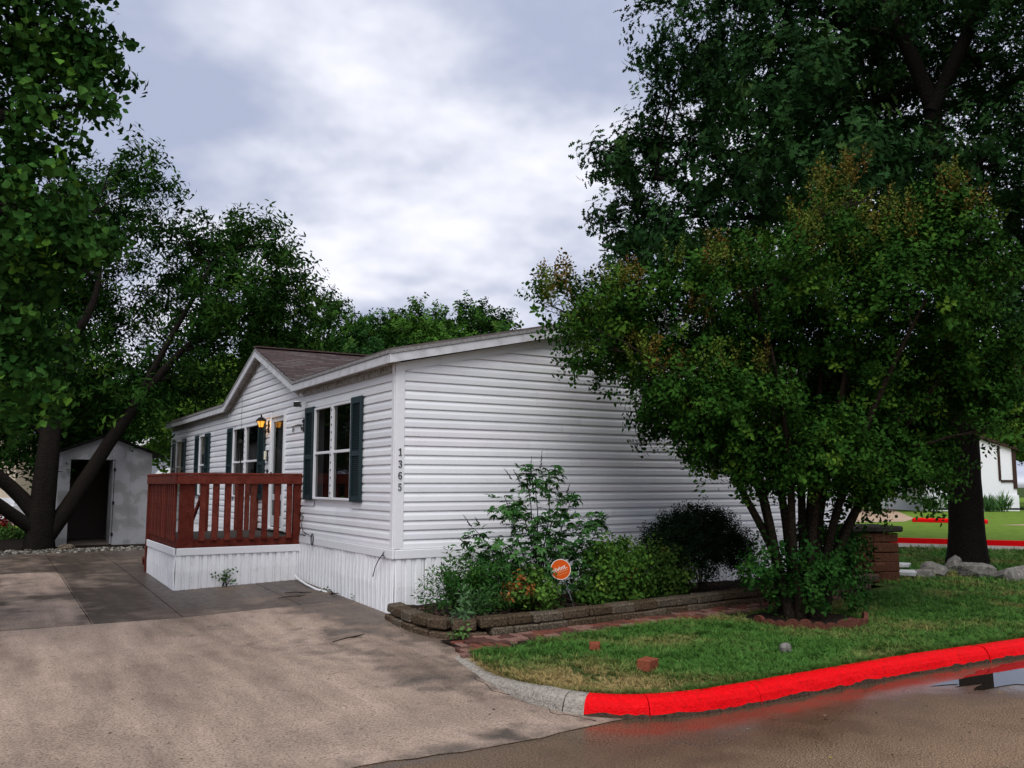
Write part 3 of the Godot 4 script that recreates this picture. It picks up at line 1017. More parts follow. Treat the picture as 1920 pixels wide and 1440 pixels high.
	cq.bevel(Vector3(WID - 0.045, 1.955, 0.012), Vector3(0.126, 2.33, 0.03), 0.006)
	part("corner_post", cq, M.trim, house)
	var cr := MB.new()
	cr.bevel(Vector3(-0.012, 1.955, -LEN + 0.035), Vector3(0.03, 2.33, 0.08), 0.006)
	part("corner_post", cr, M.trim, house)
	# --- band over the skirting, in lengths ---
	for s in [[0.03, -3.2], [-3.206, -3.755], [-6.3, -10.4], [-10.406, -LEN]]:
		var b := MB.new()
		b.bevel(Vector3(-0.018, 0.726, (s[0] + s[1]) * 0.5), Vector3(0.036, 0.116, absf(s[1] - s[0])), 0.008)
		b.box(Vector3(-0.01, 0.792, (s[0] + s[1]) * 0.5), Vector3(0.04, 0.010, absf(s[1] - s[0]) - 0.01))
		part("skirt_band", b, M.trim, house)
	for s in [[0.002, 3.9], [3.906, WID]]:
		var b := MB.new()
		b.bevel(Vector3((s[0] + s[1]) * 0.5, 0.726, 0.018), Vector3(s[1] - s[0], 0.116, 0.036), 0.008)
		b.box(Vector3((s[0] + s[1]) * 0.5 + 0.03, 0.792, 0.01), Vector3(s[1] - s[0] - 0.06, 0.010, 0.04))
		part("skirt_band", b, M.trim, house)
	# --- skirting ---
	skirt_run(house, Vector3(0.004, 0, 0.004), Vector3(WID, 0, 0.004), 0.675, Vector3.BACK, func(_p): return 0.0, rng)
	skirt_run(house, Vector3(-0.004, 0, 0.004), Vector3(-0.004, 0, -3.76), 0.675, Vector3.LEFT, func(p): return hy(p.x, p.z), rng)
	skirt_run(house, Vector3(-0.004, 0, -6.25), Vector3(-0.004, 0, -LEN), 0.675, Vector3.LEFT, func(p): return hy(p.x, p.z), rng)
	# --- roof ---
	var rb := MB.new()
	var xr := WID * 0.5
	var ry := roof_y(xr)
	var k := Vector3(xr, ry + 0.005, 0.15)
	slope_box(rb, Vector3(WID + 0.15, EAVE + 0.155, 0.15), k, Vector3(0, 0, -LEN - 0.3), 0, Vector3(0, 0.03, 0))
	# the front slope leaves room for the cross gable
	for q in [[0.15, DZ + DH, -0.15], [DZ + DH, DZ - DH, 0.35], [DZ - DH, -LEN - 0.15, -0.15]]:
		slope_box(rb, Vector3(q[2], EAVE + 0.155 + PITCH * (q[2] + 0.15), q[0]), Vector3(xr, ry + 0.005, q[0]), Vector3(0, 0, q[1] - q[0]), 0, Vector3(0, 0.03, 0))
	var roof := part("roof", rb, M.shingle1, house)
	# cross gable roof: two slabs and its shingles
	var dy := EAVE + 0.155 + DP * DH
	var dr := MB.new()
	for s in [-1, 1]:
		slope_box(dr, Vector3(-0.15, EAVE + 0.155, DZ + s * (DH + 0.0)), Vector3(-0.15, dy, DZ), Vector3(4.3, 0, 0), 0, Vector3(0, 0.02, 0))
	part("cross_gable_roof", dr, M.shingle2, house)
	var smats := [M.shingle1, M.shingle2, M.shingle3]
	var sl := sqrt(1 + DP * DP)
	var tab := MB.new()
	tab.bevel(Vector3(0, 0.0, 0), Vector3(0.294, 0.014, 0.20), 0.003)
	var tabm := tab.mesh()
	var rows_n := int(DH * sl / 0.135)
	var count := 0
	for r in rows_n + 1:
		var along := 0.135 * r
		var zc := DZ + DH - along / sl
		var yc := EAVE + 0.185 + DP * along / sl
		var off := 0.15 * (r % 2) + rng.randf_range(-0.02, 0.02)
		var x := -0.15 + 0.15 - off
		while x < 4.1:
			var ym := roof_y(x)
			if yc > ym - 0.02 and count < 290:
				var bas := Basis(Vector3.RIGHT, atan(DP) - 0.07)
				put("shingle", tabm, smats[rng.randi() % 3], roof, Transform3D(bas, Vector3(maxf(x, -0.02), yc + rng.randf_range(0.0, 0.002), zc - 0.06)))
				count += 1
			x += 0.305
	var rc := MB.new()
	rc.box(Vector3(2.0, dy + 0.03, DZ), Vector3(4.3, 0.02, 0.2))
	part("ridge_cap", rc, M.shingle3, house)
	# --- soffits, fascias and drip edges ---
	for s in [[0.15, DZ + DH], [DZ - DH, -LEN - 0.15]]:
		var zc: float = (s[0] + s[1]) * 0.5
		var l: float = absf(s[1] - s[0])
		var f := MB.new()
		f.bevel(Vector3(-0.152, EAVE + 0.055, zc), Vector3(0.024, 0.112, l), 0.004)
		part("fascia", f, M.fascia, house)
		var d := MB.new()
		d.bevel(Vector3(-0.158, EAVE + 0.133, zc), Vector3(0.036, 0.042, l), 0.004)
		part("drip_edge", d, M.drip, house)
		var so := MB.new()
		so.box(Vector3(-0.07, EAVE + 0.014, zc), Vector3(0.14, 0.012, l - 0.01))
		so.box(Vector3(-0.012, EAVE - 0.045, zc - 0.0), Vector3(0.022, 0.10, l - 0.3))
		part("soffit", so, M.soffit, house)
	for s in [-1, 1]:
		var e := Vector3(xr + s * (xr + 0.164), EAVE - 0.002, 0.14)
		var k1 := Vector3(xr, ry - 0.153, 0.14)
		var f := MB.new()
		slope_box(f, e, k1, Vector3(0, 0.112, 0), 0, Vector3(0, 0, 0.024))
		part("rake_fascia", f, M.fascia, house)
		var d := MB.new()
		slope_box(d, e + Vector3(0, 0.113, 0), k1 + Vector3(0, 0.113, 0), Vector3(0, 0.042, 0), 0, Vector3(0, 0, 0.036))
		part("drip_edge", d, M.drip, house)
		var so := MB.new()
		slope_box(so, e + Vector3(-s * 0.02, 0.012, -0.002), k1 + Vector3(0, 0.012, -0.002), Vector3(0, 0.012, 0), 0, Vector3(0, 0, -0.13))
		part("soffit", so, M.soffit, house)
		var fz := MB.new()
		slope_box(fz, Vector3(xr + s * (xr - 0.06), EAVE - 0.075, 0.001), Vector3(xr, ry - 0.255, 0.001), Vector3(0, 0.11, 0), 0, Vector3(0, 0, 0.024))
		part("frieze", fz, M.vinyl2, house)
		# cross gable rakes
		var e2 := Vector3(-0.164, EAVE - 0.002, DZ + s * DH)
		var k2 := Vector3(-0.164, dy - 0.158, DZ)
		var f2 := MB.new()
		slope_box(f2, e2, k2, Vector3(0, 0.112, 0), 0, Vector3(0.024, 0, 0))
		part("rake_fascia", f2, M.fascia, house)
		var d2 := MB.new()
		slope_box(d2, e2 + Vector3(-0.006, 0.113, 0), k2 + Vector3(-0.006, 0.113, 0), Vector3(0, 0.042, 0), 0, Vector3(0.036, 0, 0))
		part("drip_edge", d2, M.drip, house)
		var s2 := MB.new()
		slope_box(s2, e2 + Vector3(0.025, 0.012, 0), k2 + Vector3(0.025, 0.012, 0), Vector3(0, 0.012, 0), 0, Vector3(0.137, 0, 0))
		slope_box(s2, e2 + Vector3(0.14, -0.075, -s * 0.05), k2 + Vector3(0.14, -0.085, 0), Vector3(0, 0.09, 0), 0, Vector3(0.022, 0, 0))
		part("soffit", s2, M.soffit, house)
	# --- windows, shutters, door ---
	for w in wins:
		window(house, w[0], w[1], w[2], w[3], w[4])
	for s in [[1.05, 1.45], [3.08, 3.50], [5.86, 6.29], [8.27, 8.72], [10.42, 10.89], [11.56, 12.0], [13.2, 13.64], [14.51, 14.95]]:
		shutter(house, s[0], s[1], 1.345 if s[0] < 5 else 1.32, 2.79 if s[0] < 5 else 2.74)
	var dt := MB.new()
	for s in [door[0] + 0.04, door[1] - 0.04]:
		dt.bevel(Vector3(-0.014, (door[2] + door[3]) * 0.5, -s), Vector3(0.075, door[3] - door[2], 0.08), 0.006)
	dt.bevel(Vector3(-0.014, door[3] - 0.04, -(door[0] + door[1]) * 0.5), Vector3(0.074, 0.08, door[1] - door[0] - 0.16), 0.006)
	dt.bevel(Vector3(-0.014, door[2] + 0.02, -(door[0] + door[1]) * 0.5), Vector3(0.09, 0.04, door[1] - door[0] - 0.16), 0.006)
	part("door_frame", dt, M.trim, house)
	# storm door: stiles, rails, glass; the grey curtained leaf behind it
	var sd := MB.new()
	var a: float = door[0] + 0.082
	var b: float = door[1] - 0.082
	for s in [a + 0.03, b - 0.03]:
		sd.bevel(Vector3(-0.008, 1.82, -s), Vector3(0.03, 1.88, 0.06), 0.004)
	for yy in [0.95, 1.36, 2.73]:
		sd.bevel(Vector3(-0.008, yy, -(a + b) * 0.5), Vector3(0.028, 0.10 if yy > 1.0 else 0.18, b - a - 0.12), 0.004)
	var sdo := part("storm_door", sd, M.doorwhite, house)
	for q in [[1.04, 1.31], [1.41, 2.68]]:
		var g := MB.new()
		g.box(Vector3(-0.006, (q[0] + q[1]) * 0.5, -(a + b) * 0.5), Vector3(0.004, q[1] - q[0], b - a - 0.12))
		part("pane", g, M.glass, sdo)
	var hd := MB.new()
	hd.bevel(Vector3(-0.045, 1.74, -(b - 0.05)), Vector3(0.03, 0.12, 0.025), 0.006)
	part("handle", hd, M.black, sdo)
	var dl := MB.new()
	for i in 9:
		dl.box(Vector3(0.075 + 0.012 * (i % 2), 1.82, -lerpf(a, b, (i + 0.5) / 9.0)), Vector3(0.02, 2.0, (b - a) / 9.0 + 0.012), Basis(Vector3.UP, 0.35 if i % 2 else -0.35))
	part("door_leaf", dl, M.doorwhite, house)
	# --- house number on the corner post ---
	var font := SystemFont.new()
	font.font_names = PackedStringArray(["Droid Serif"])
	font.font_weight = 500
	var ys := [1.94, 1.79, 1.645, 1.505]
	var txt := "1365"
	for i in 4:
		var tm := TextMesh.new()
		tm.text = txt[i]
		tm.font = font
		tm.font_size = 64
		tm.pixel_size = 0.0019
		tm.depth = 0.012
		put("number_digit", tm, M.black, house, Transform3D(Basis.IDENTITY.scaled(Vector3(0.86, 1.0, 1.0)), Vector3(0.050, ys[i] + 0.05, 0.033)))

# ---------- things fixed to or leaning on the house ----------
func make_fittings() -> void:
	# lantern
	var l := thing("wall_lantern", "lit amber glass wall lantern beside the entrance door", "lantern", Vector3(0, 2.62, -5.68))
	l.scale = Vector3.ONE * 0.86
	var bp := MB.new()
	bp.bevel(Vector3(-0.03, 0.0, 0), Vector3(0.03, 0.26, 0.09), 0.006)
	bp.tube(PackedVector3Array([Vector3(-0.03, -0.03, 0), Vector3(-0.10, -0.10, 0), Vector3(-0.17, -0.09, 0), Vector3(-0.19, -0.03, 0)]), PackedFloat32Array([0.012, 0.012, 0.012, 0.014]), 6)
	part("bracket", bp, M.iron, l)
	var cage := MB.new()
	cage.lathe(Vector3(-0.19, -0.03, 0), PackedVector2Array([Vector2(0.0, -0.02), Vector2(0.03, -0.01), Vector2(0.055, 0.0), Vector2(0.058, 0.012), Vector2(0.0, 0.013)]), 6)
	cage.lathe(Vector3(-0.19, 0.11, 0), PackedVector2Array([Vector2(0.0, 0.0), Vector2(0.115, 0.0), Vector2(0.112, 0.018), Vector2(0.06, 0.07), Vector2(0.02, 0.085), Vector2(0.018, 0.115), Vector2(0.0, 0.15)]), 6)
	for k in 6:
		var q := TAU * k / 6.0
		cage.tube(PackedVector3Array([Vector3(-0.19 + cos(q) * 0.056, -0.03, sin(q) * 0.056), Vector3(-0.19 + cos(q) * 0.098, 0.11, sin(q) * 0.098)]), PackedFloat32Array([0.006, 0.006]), 4)
	part("cage", cage, M.iron, l)
	var glow := StandardMaterial3D.new()
	glow.albedo_color = Color(1.0, 0.75, 0.35)
	glow.emission_enabled = true
	glow.emission = Color(1.0, 0.66, 0.20)
	glow.emission_energy_multiplier = 1.1
	var gl := MB.new()
	gl.lathe(Vector3(-0.19, 0, 0), PackedVector2Array([Vector2(0.0, -0.015), Vector2(0.042, -0.014), Vector2(0.082, 0.105), Vector2(0.0, 0.106)]), 12)
	part("glowing_glass", gl, glow, l)
	var lamp := OmniLight3D.new()
	lamp.name = "lantern_light"
	lamp.position = Vector3(-0.19, 0.05, 0)
	lamp.light_color = Color(1.0, 0.72, 0.34)
	lamp.light_energy = 0.05
	lamp.light_size = 0.05
	lamp.omni_range = 12.0
	lamp.omni_attenuation = 2.0
	lamp.shadow_enabled = true
	l.add_child(lamp)
	# camera on the wall
	var c := thing("security_camera", "small white and black security camera above the shutter", "camera", Vector3(-0.02, 2.86, -3.52))
	var cb := MB.new()
	cb.tube(PackedVector3Array([Vector3(0, 0, 0), Vector3(-0.05, 0.02, 0), Vector3(-0.09, 0.0, -0.04)]), PackedFloat32Array([0.02, 0.012, 0.012]), 6)
	part("mount", cb, M.plastic, c)
	var cc := MB.new()
	var bs := Basis(Vector3.UP, 0.9)
	cc.bevel(Vector3(-0.13, 0.0, -0.08), Vector3(0.12, 0.09, 0.10), 0.012, bs)
	part("housing", cc, M.plastic, c)
	var cl := MB.new()
	cl.bevel(Vector3(-0.13, -0.004, -0.08) + bs * Vector3(-0.03, 0, 0.052), Vector3(0.10, 0.078, 0.008), 0.003, bs)
	cl.bevel(Vector3(-0.13, -0.004, -0.08) + bs * Vector3(-0.062, 0, 0.0), Vector3(0.008, 0.078, 0.09), 0.003, bs)
	part("front_glass", cl, M.black, c)
	# scrolled plant hanger
	var h := thing("plant_hanger", "black scrolled iron plant hanger beside the teal shutter", "bracket", Vector3(-0.025, 2.53, -3.62))
	var hb := MB.new()
	var arm := PackedVector3Array()
	var rr := PackedFloat32Array()
	for i in 12:
		arm.append(Vector3(-0.015, 0.02 * sin(PI * i / 11.0), -0.62 * i / 11.0))
		rr.append(0.007)
	hb.tube(arm, rr, 5)
	for s in [[Vector3(-0.015, -0.05, -0.55), 0.05, 1.0], [Vector3(-0.015, -0.06, -0.08), 0.045, -1.0], [Vector3(-0.015, 0.06, -0.04), 0.03, -1.0]]:
		var sp := PackedVector3Array()
		var sr := PackedFloat32Array()
		for i in 16:
			var q := TAU * 1.15 * i / 15.0
			var rad: float = s[1] * (1.0 - 0.045 * i)
			sp.append(s[0] + Vector3(0, sin(q) * rad, cos(q) * rad * s[2]))
			sr.append(0.005)
		hb.tube(sp, sr, 5)
	hb.tube(PackedVector3Array([Vector3(-0.015, 0.03, -0.30), Vector3(-0.015, 0.0, -0.18), Vector3(-0.015, -0.05, -0.06)]), PackedFloat32Array([0.006, 0.006, 0.006]), 5)
	part("scrollwork", hb, M.iron, h)
	var hp := MB.new()
	hp.bevel(Vector3(-0.008, 0.0, -0.01), Vector3(0.012, 0.22, 0.03), 0.003)
	part("back_plate", hp, M.iron, h)
	# candle sconce and cross by the door
	var s := thing("candle_sconce", "cream candle on a dark wall sconce left of the door", "sconce", Vector3(-0.02, 2.02, -5.70))
	var sh := MB.new()
	sh.bevel(Vector3(-0.05, 0, 0), Vector3(0.09, 0.012, 0.11), 0.003)
	sh.bevel(Vector3(-0.012, 0.08, 0), Vector3(0.014, 0.2, 0.04), 0.003)
	part("shelf", sh, M.iron, s)
	var sc := MB.new()
	sc.lathe(Vector3(-0.055, 0.006, 0.01), PackedVector2Array([Vector2(0, 0), Vector2(0.022, 0), Vector2(0.022, 0.15), Vector2(0.006, 0.155), Vector2(0, 0.155)]), 10)
	part("candle", sc, plain(0.72, 0.66, 0.50, 0.6), s)
	var x := thing("wall_cross", "small black cross hung on the siding left of the door", "cross", Vector3(-0.025, 1.78, -5.70))
	var xb := MB.new()
	xb.bevel(Vector3(0, 0.0, 0), Vector3(0.014, 0.17, 0.035), 0.004)
	xb.bevel(Vector3(0.0012, 0.03, 0), Vector3(0.014, 0.032, 0.12), 0.004)
	part("cross_bars", xb, M.iron, x)
	# black wires looped beside the deck
	var w := thing("coiled_wire", "black wire coiled against the siding beside the red deck", "wire", Vector3(-0.04, 0.78, -3.3))
	var wb := MB.new()
	for run in [[Vector3(0, 0.34, -0.42), Vector3(0, 0.30, -0.20), Vector3(0, 0.24, -0.26), Vector3(0, 0.16, -0.30), Vector3(0, 0.08, -0.20), Vector3(0, 0.04, -0.08), Vector3(0, 0.035, 0.10), Vector3(0, 0.0, 0.22)], [Vector3(0, 0.30, -0.40), Vector3(0, 0.34, -0.25), Vector3(0, 0.36, -0.22)], [Vector3(0, 0.0, -0.42), Vector3(0, 0.03, -0.25), Vector3(0, 0.01, -0.12), Vector3(0, 0.05, -0.05)]]:
		var ps := PackedVector3Array(run)
		var rs := PackedFloat32Array()
		for i in ps.size():
			rs.append(0.006)
		wb.tube(ps, rs, 5)
	var lp := PackedVector3Array()
	var lr := PackedFloat32Array()
	for i in 30:
		var q := TAU * 2.0 * i / 29.0
		lp.append(Vector3(-0.004 * (i / 15.0), -0.03 + sin(q) * 0.085, 0.27 + cos(q) * 0.05))
		lr.append(0.007)
	wb.tube(lp, lr, 5)
	part("wire_loops", wb, M.black, w)
	# wind chime under the cross gable eave
	var wc := thing("wind_chime", "dark wind chime hanging before the middle window", "wind chime", Vector3(-0.30, 2.25, -6.55))
	var cb2 := MB.new()
	cb2.tube(PackedVector3Array([Vector3(0, 0.16, 0), Vector3(0, 0.95, 0)]), PackedFloat32Array([0.003, 0.003]), 4)
	cb2.lathe(Vector3(0, 0.10, 0), PackedVector2Array([Vector2(0, 0.0), Vector2(0.06, 0.0), Vector2(0.055, 0.03), Vector2(0.01, 0.07), Vector2(0, 0.07)]), 8)
	part("top_disc", cb2, M.iron, wc)
	for k2 in 5:
		var q2 := TAU * k2 / 5.0
		var tb := MB.new()
		tb.tube(PackedVector3Array([Vector3(cos(q2) * 0.042, 0.09, sin(q2) * 0.042), Vector3(cos(q2) * 0.042, -0.16 - 0.03 * k2, sin(q2) * 0.042)]), PackedFloat32Array([0.011, 0.011]), 6)
		part("chime_tube", tb, M.iron, wc)
	# a cable hanging out of the skirting band
	var k := thing("hanging_cable", "black cable end hanging from the skirting band near the corner", "cable", Vector3(-0.05, 0.70, -0.25))
	var kb := MB.new()
	kb.tube(PackedVector3Array([Vector3(0.02, 0.06, 0.02), Vector3(-0.01, 0.0, 0.0), Vector3(-0.02, -0.06, -0.08), Vector3(-0.02, -0.16, -0.19), Vector3(-0.015, -0.28, -0.27)]), PackedFloat32Array([0.005, 0.007, 0.006, 0.006, 0.007]), 5)
	kb.tube(PackedVector3Array([Vector3(-0.01, 0.0, 0.0), Vector3(-0.012, 0.012, 0.05), Vector3(0.0, -0.03, 0.09)]), PackedFloat32Array([0.008, 0.008, 0.005]), 5)
	part("cable_run", kb, M.black, k)

# ---------- the deck ----------
func make_deck() -> void:
	var rng := rng_of(55)
	var d := thing("porch_deck", "red stained wooden porch deck with railing on white skirting", "deck")
	var mats := [M.red1, M.red2, M.red3]
	var zf := -3.76
	var zb := -6.25
	var xl := -1.85
	# floor boards
	var i := 0
	var z := zf - 0.02
	while z > zb + 0.07:
		var b := MB.new()
		b.bevel(Vector3(xl * 0.5 - 0.01, 0.735, z - 0.067), Vector3(-xl - 0.06, 0.034, 0.133), 0.004)
		part("floor_board", b, M.deckboard, d)
		z -= 0.14
	# rim boards
	var r := MB.new()
	r.bevel(Vector3(xl * 0.5, 0.70, zf + 0.0), Vector3(-xl - 0.02, 0.13, 0.04), 0.005)
	part("rim_board", r, M.red2, d)
	r = MB.new()
	r.bevel(Vector3(xl + 0.0, 0.70, (zf + zb) * 0.5), Vector3(0.04, 0.13, zf - zb - 0.05), 0.005)
	part("rim_board", r, M.red2, d)
	# posts
	for p in [[xl - 0.005, zf + 0.005, 0.61, 0.21, 0.10], [-0.07, zf + 0.012, 0.64, 0.125, 0.09], [xl - 0.03, zb - 0.05, 0.06, 0.09, 0.09], [-0.07, zb - 0.02, 0.70, 0.09, 0.09], [-0.95, zb - 0.02, 0.70, 0.09, 0.09]]:
		var b := MB.new()
		var xo := 0.10 if p[3] > 0.2 else 0.0
		b.bevel(Vector3(p[0] + xo, (p[2] + 1.72) * 0.5, p[1]), Vector3(p[3], 1.72 - p[2], p[4]), 0.006)
		part("post", b, mats[rng.randi() % 3], d)
	# front balusters
	for xx in [-1.53, -1.345, -1.155, -0.965, -0.775, -0.59, -0.40, -0.205]:
		var b := MB.new()
		b.bevel(Vector3(xx, 1.19, zf + 0.042), Vector3(0.086, 0.90, 0.038), 0.005, Basis(Vector3.BACK, rng.randf_range(-0.006, 0.006)))
		part("baluster", b, mats[rng.randi() % 3], d)
	# side balusters
	z = zf - 0.16
	while z > zb + 0.05:
		var b := MB.new()
		b.bevel(Vector3(xl - 0.042, 1.19, z), Vector3(0.038, 0.90, 0.086), 0.005)
		part("baluster", b, mats[rng.randi() % 3], d)
		z -= 0.165
	# back balusters
	for xx in [-0.22, -0.40, -0.58, -0.76]:
		var b := MB.new()
		b.bevel(Vector3(xx, 1.19, zb - 0.02), Vector3(0.086, 0.90, 0.036), 0.005)
		part("baluster", b, mats[rng.randi() % 3], d)
	# rails and caps
	for q in [[Vector3(xl * 0.5 - 0.03, 1.655, zf + 0.075), Vector3(-xl + 0.07, 0.13, 0.03)], [Vector3(xl - 0.078, 1.655, (zf + zb) * 0.5), Vector3(0.03, 0.13, zf - zb + 0.14)], [Vector3(-0.5, 1.655, zb - 0.05), Vector3(1.0, 0.10, 0.03)]]:
		var b := MB.new()
		b.bevel(q[0], q[1], 0.005)
		part("rail", b, mats[rng.randi() % 3], d)
	for q in [[Vector3(xl * 0.5 - 0.02, 1.74, zf + 0.02), Vector3(-xl + 0.13, 0.036, 0.15)], [Vector3(xl - 0.025, 1.7395, (zf + zb) * 0.5 - 0.06), Vector3(0.15, 0.036, zf - zb + 0.02)], [Vector3(-0.5, 1.725, zb - 0.02), Vector3(1.02, 0.036, 0.13)]]:
		var b := MB.new()
		b.bevel(q[0], q[1], 0.006)
		part("rail_cap", b, M.red1, d)
	# stair rail slanting down behind
	var sr := MB.new()
	slope_box(sr, Vector3(-0.95, 1.62, zb - 0.04), Vector3(-0.98, 0.75, zb - 1.25), Vector3(0.04, 0, 0), 0, Vector3(0, 0.10, 0))
	part("stair_rail", sr, M.red2, d)
	for k in 3:
		var b := MB.new()
		b.bevel(Vector3(-1.42, 0.60 - 0.17 * k, zb - 0.2 - 0.28 * k), Vector3(0.86, 0.04, 0.27), 0.005)
		b.box(Vector3(-1.42, (0.58 - 0.17 * k + 0.13) * 0.5, zb - 0.32 - 0.28 * k), Vector3(0.84, maxf(0.05, 0.58 - 0.17 * k - 0.13), 0.03))
		part("step", b, M.red3, d)
	# white band and skirting round the deck
	for q in [[Vector3(xl * 0.5 - 0.02, 0.585, zf + 0.055), Vector3(-xl + 0.03, 0.11, 0.03)], [Vector3(xl - 0.055, 0.585, (zf + zb) * 0.5 + 0.02), Vector3(0.03, 0.11, zf - zb + 0.02)]]:
		var b := MB.new()
		b.bevel(q[0], q[1], 0.006)
		part("skirt_band", b, M.trim, d)
	skirt_run(d, Vector3(xl - 0.035, 0, zf + 0.035), Vector3(-0.03, 0, zf + 0.035), 0.55, Vector3.BACK, func(p): return hy(p.x, p.z), rng)
	skirt_run(d, Vector3(xl - 0.035, 0, zf + 0.035), Vector3(xl - 0.035, 0, zb + 0.05), 0.55, Vector3.LEFT, func(p): return hy(p.x, p.z), rng)

# ---------- shed ----------
func make_shed() -> void:
	var s := thing("garden_shed", "weathered grey garden shed with dark open doorway behind tree", "shed", Vector3(-1.85, 0.13, -13.17))
	# local: x right, front face at z = 0
	var w := 2.05
	var h := 2.2
	var pk := 2.60
	var panels := [[-w * 0.5, -0.78, 0.0, 0], [0.19, 0.55, 0.0, 0], [0.552, w * 0.5, 0.0, 0]]
	for p in panels:
		var b := MB.new()
		b.prism(PackedVector2Array([Vector2(p[0], 0), Vector2(p[1], 0), Vector2(p[1], pk - (pk - h) * absf(p[1]) / (w * 0.5)), Vector2(p[0], pk - (pk - h) * absf(p[0]) / (w * 0.5))]), Vector3(0, 0, -0.03), Basis.IDENTITY, 0.03)
		part("wall_panel", b, M.shedwall, s)
	var tp := MB.new()
	tp.prism(PackedVector2Array([Vector2(-0.778, 2.04), Vector2(0.188, 2.04), Vector2(0.188, pk - (pk - h) * 0.188 / (w * 0.5)), Vector2(0, pk), Vector2(-0.778, pk - (pk - h) * 0.778 / (w * 0.5))]), Vector3(0, 0, -0.03), Basis.IDENTITY, 0.03)
	part("wall_panel", tp, M.shedwall, s)
	for sd in [-1, 1]:
		var b := MB.new()
		b.box(Vector3(sd * (w * 0.5 - 0.015), h * 0.5, -1.23), Vector3(0.03, h, 2.4))
		part("side_wall", b, M.shedwall, s)
	var bk := MB.new()
	bk.box(Vector3(0, h * 0.5, -2.42), Vector3(w - 0.06, h, 0.03))
	bk.box(Vector3(0, 0.02, -1.2), Vector3(w - 0.08, 0.03, 2.3))
	part("back_wall", bk, M.inside, s)
	var rf := MB.new()
	for sd in [-1, 1]:
		slope_box(rf, Vector3(sd * (w * 0.5 + 0.28), h - 0.08, 0.12), Vector3(0, pk + 0.015, 0.12), Vector3(0, 0.04, 0), 0, Vector3(0, 0, -2.7))
	part("roof", rf, M.dark, s)
	var dl := MB.new()
	dl.bevel(Vector3(0.16, 1.02, -0.36), Vector3(0.035, 2.0, 0.7), 0.004)
	part("door", dl, M.shedwall, s)
	var hg := MB.new()
	for yy in [0.25, 1.0, 1.8]:
		hg.box(Vector3(0.185, yy, 0.008), Vector3(0.05, 0.08, 0.012))
	part("hinge", hg, M.iron, s)

# ---------- garden bed, path, stones ----------
const BEDLINE := [[-0.06, 0.16], [-0.13, 0.75], [-0.12, 1.30], [0.03, 1.62], [0.40, 1.75], [1.0, 1.74], [1.7, 1.67], [2.3, 1.61], [3.5, 1.47], [5.6, 1.30], [7.7, 1.0]]

func rough_block(l: float, h: float, d: float, rng: RandomNumberGenerator) -> MB:
	var b := MB.new()
	b.bevel(Vector3.ZERO, Vector3(l, h, d), minf(h, d) * 0.16, Basis.IDENTITY, 0.007, rng)
	return b

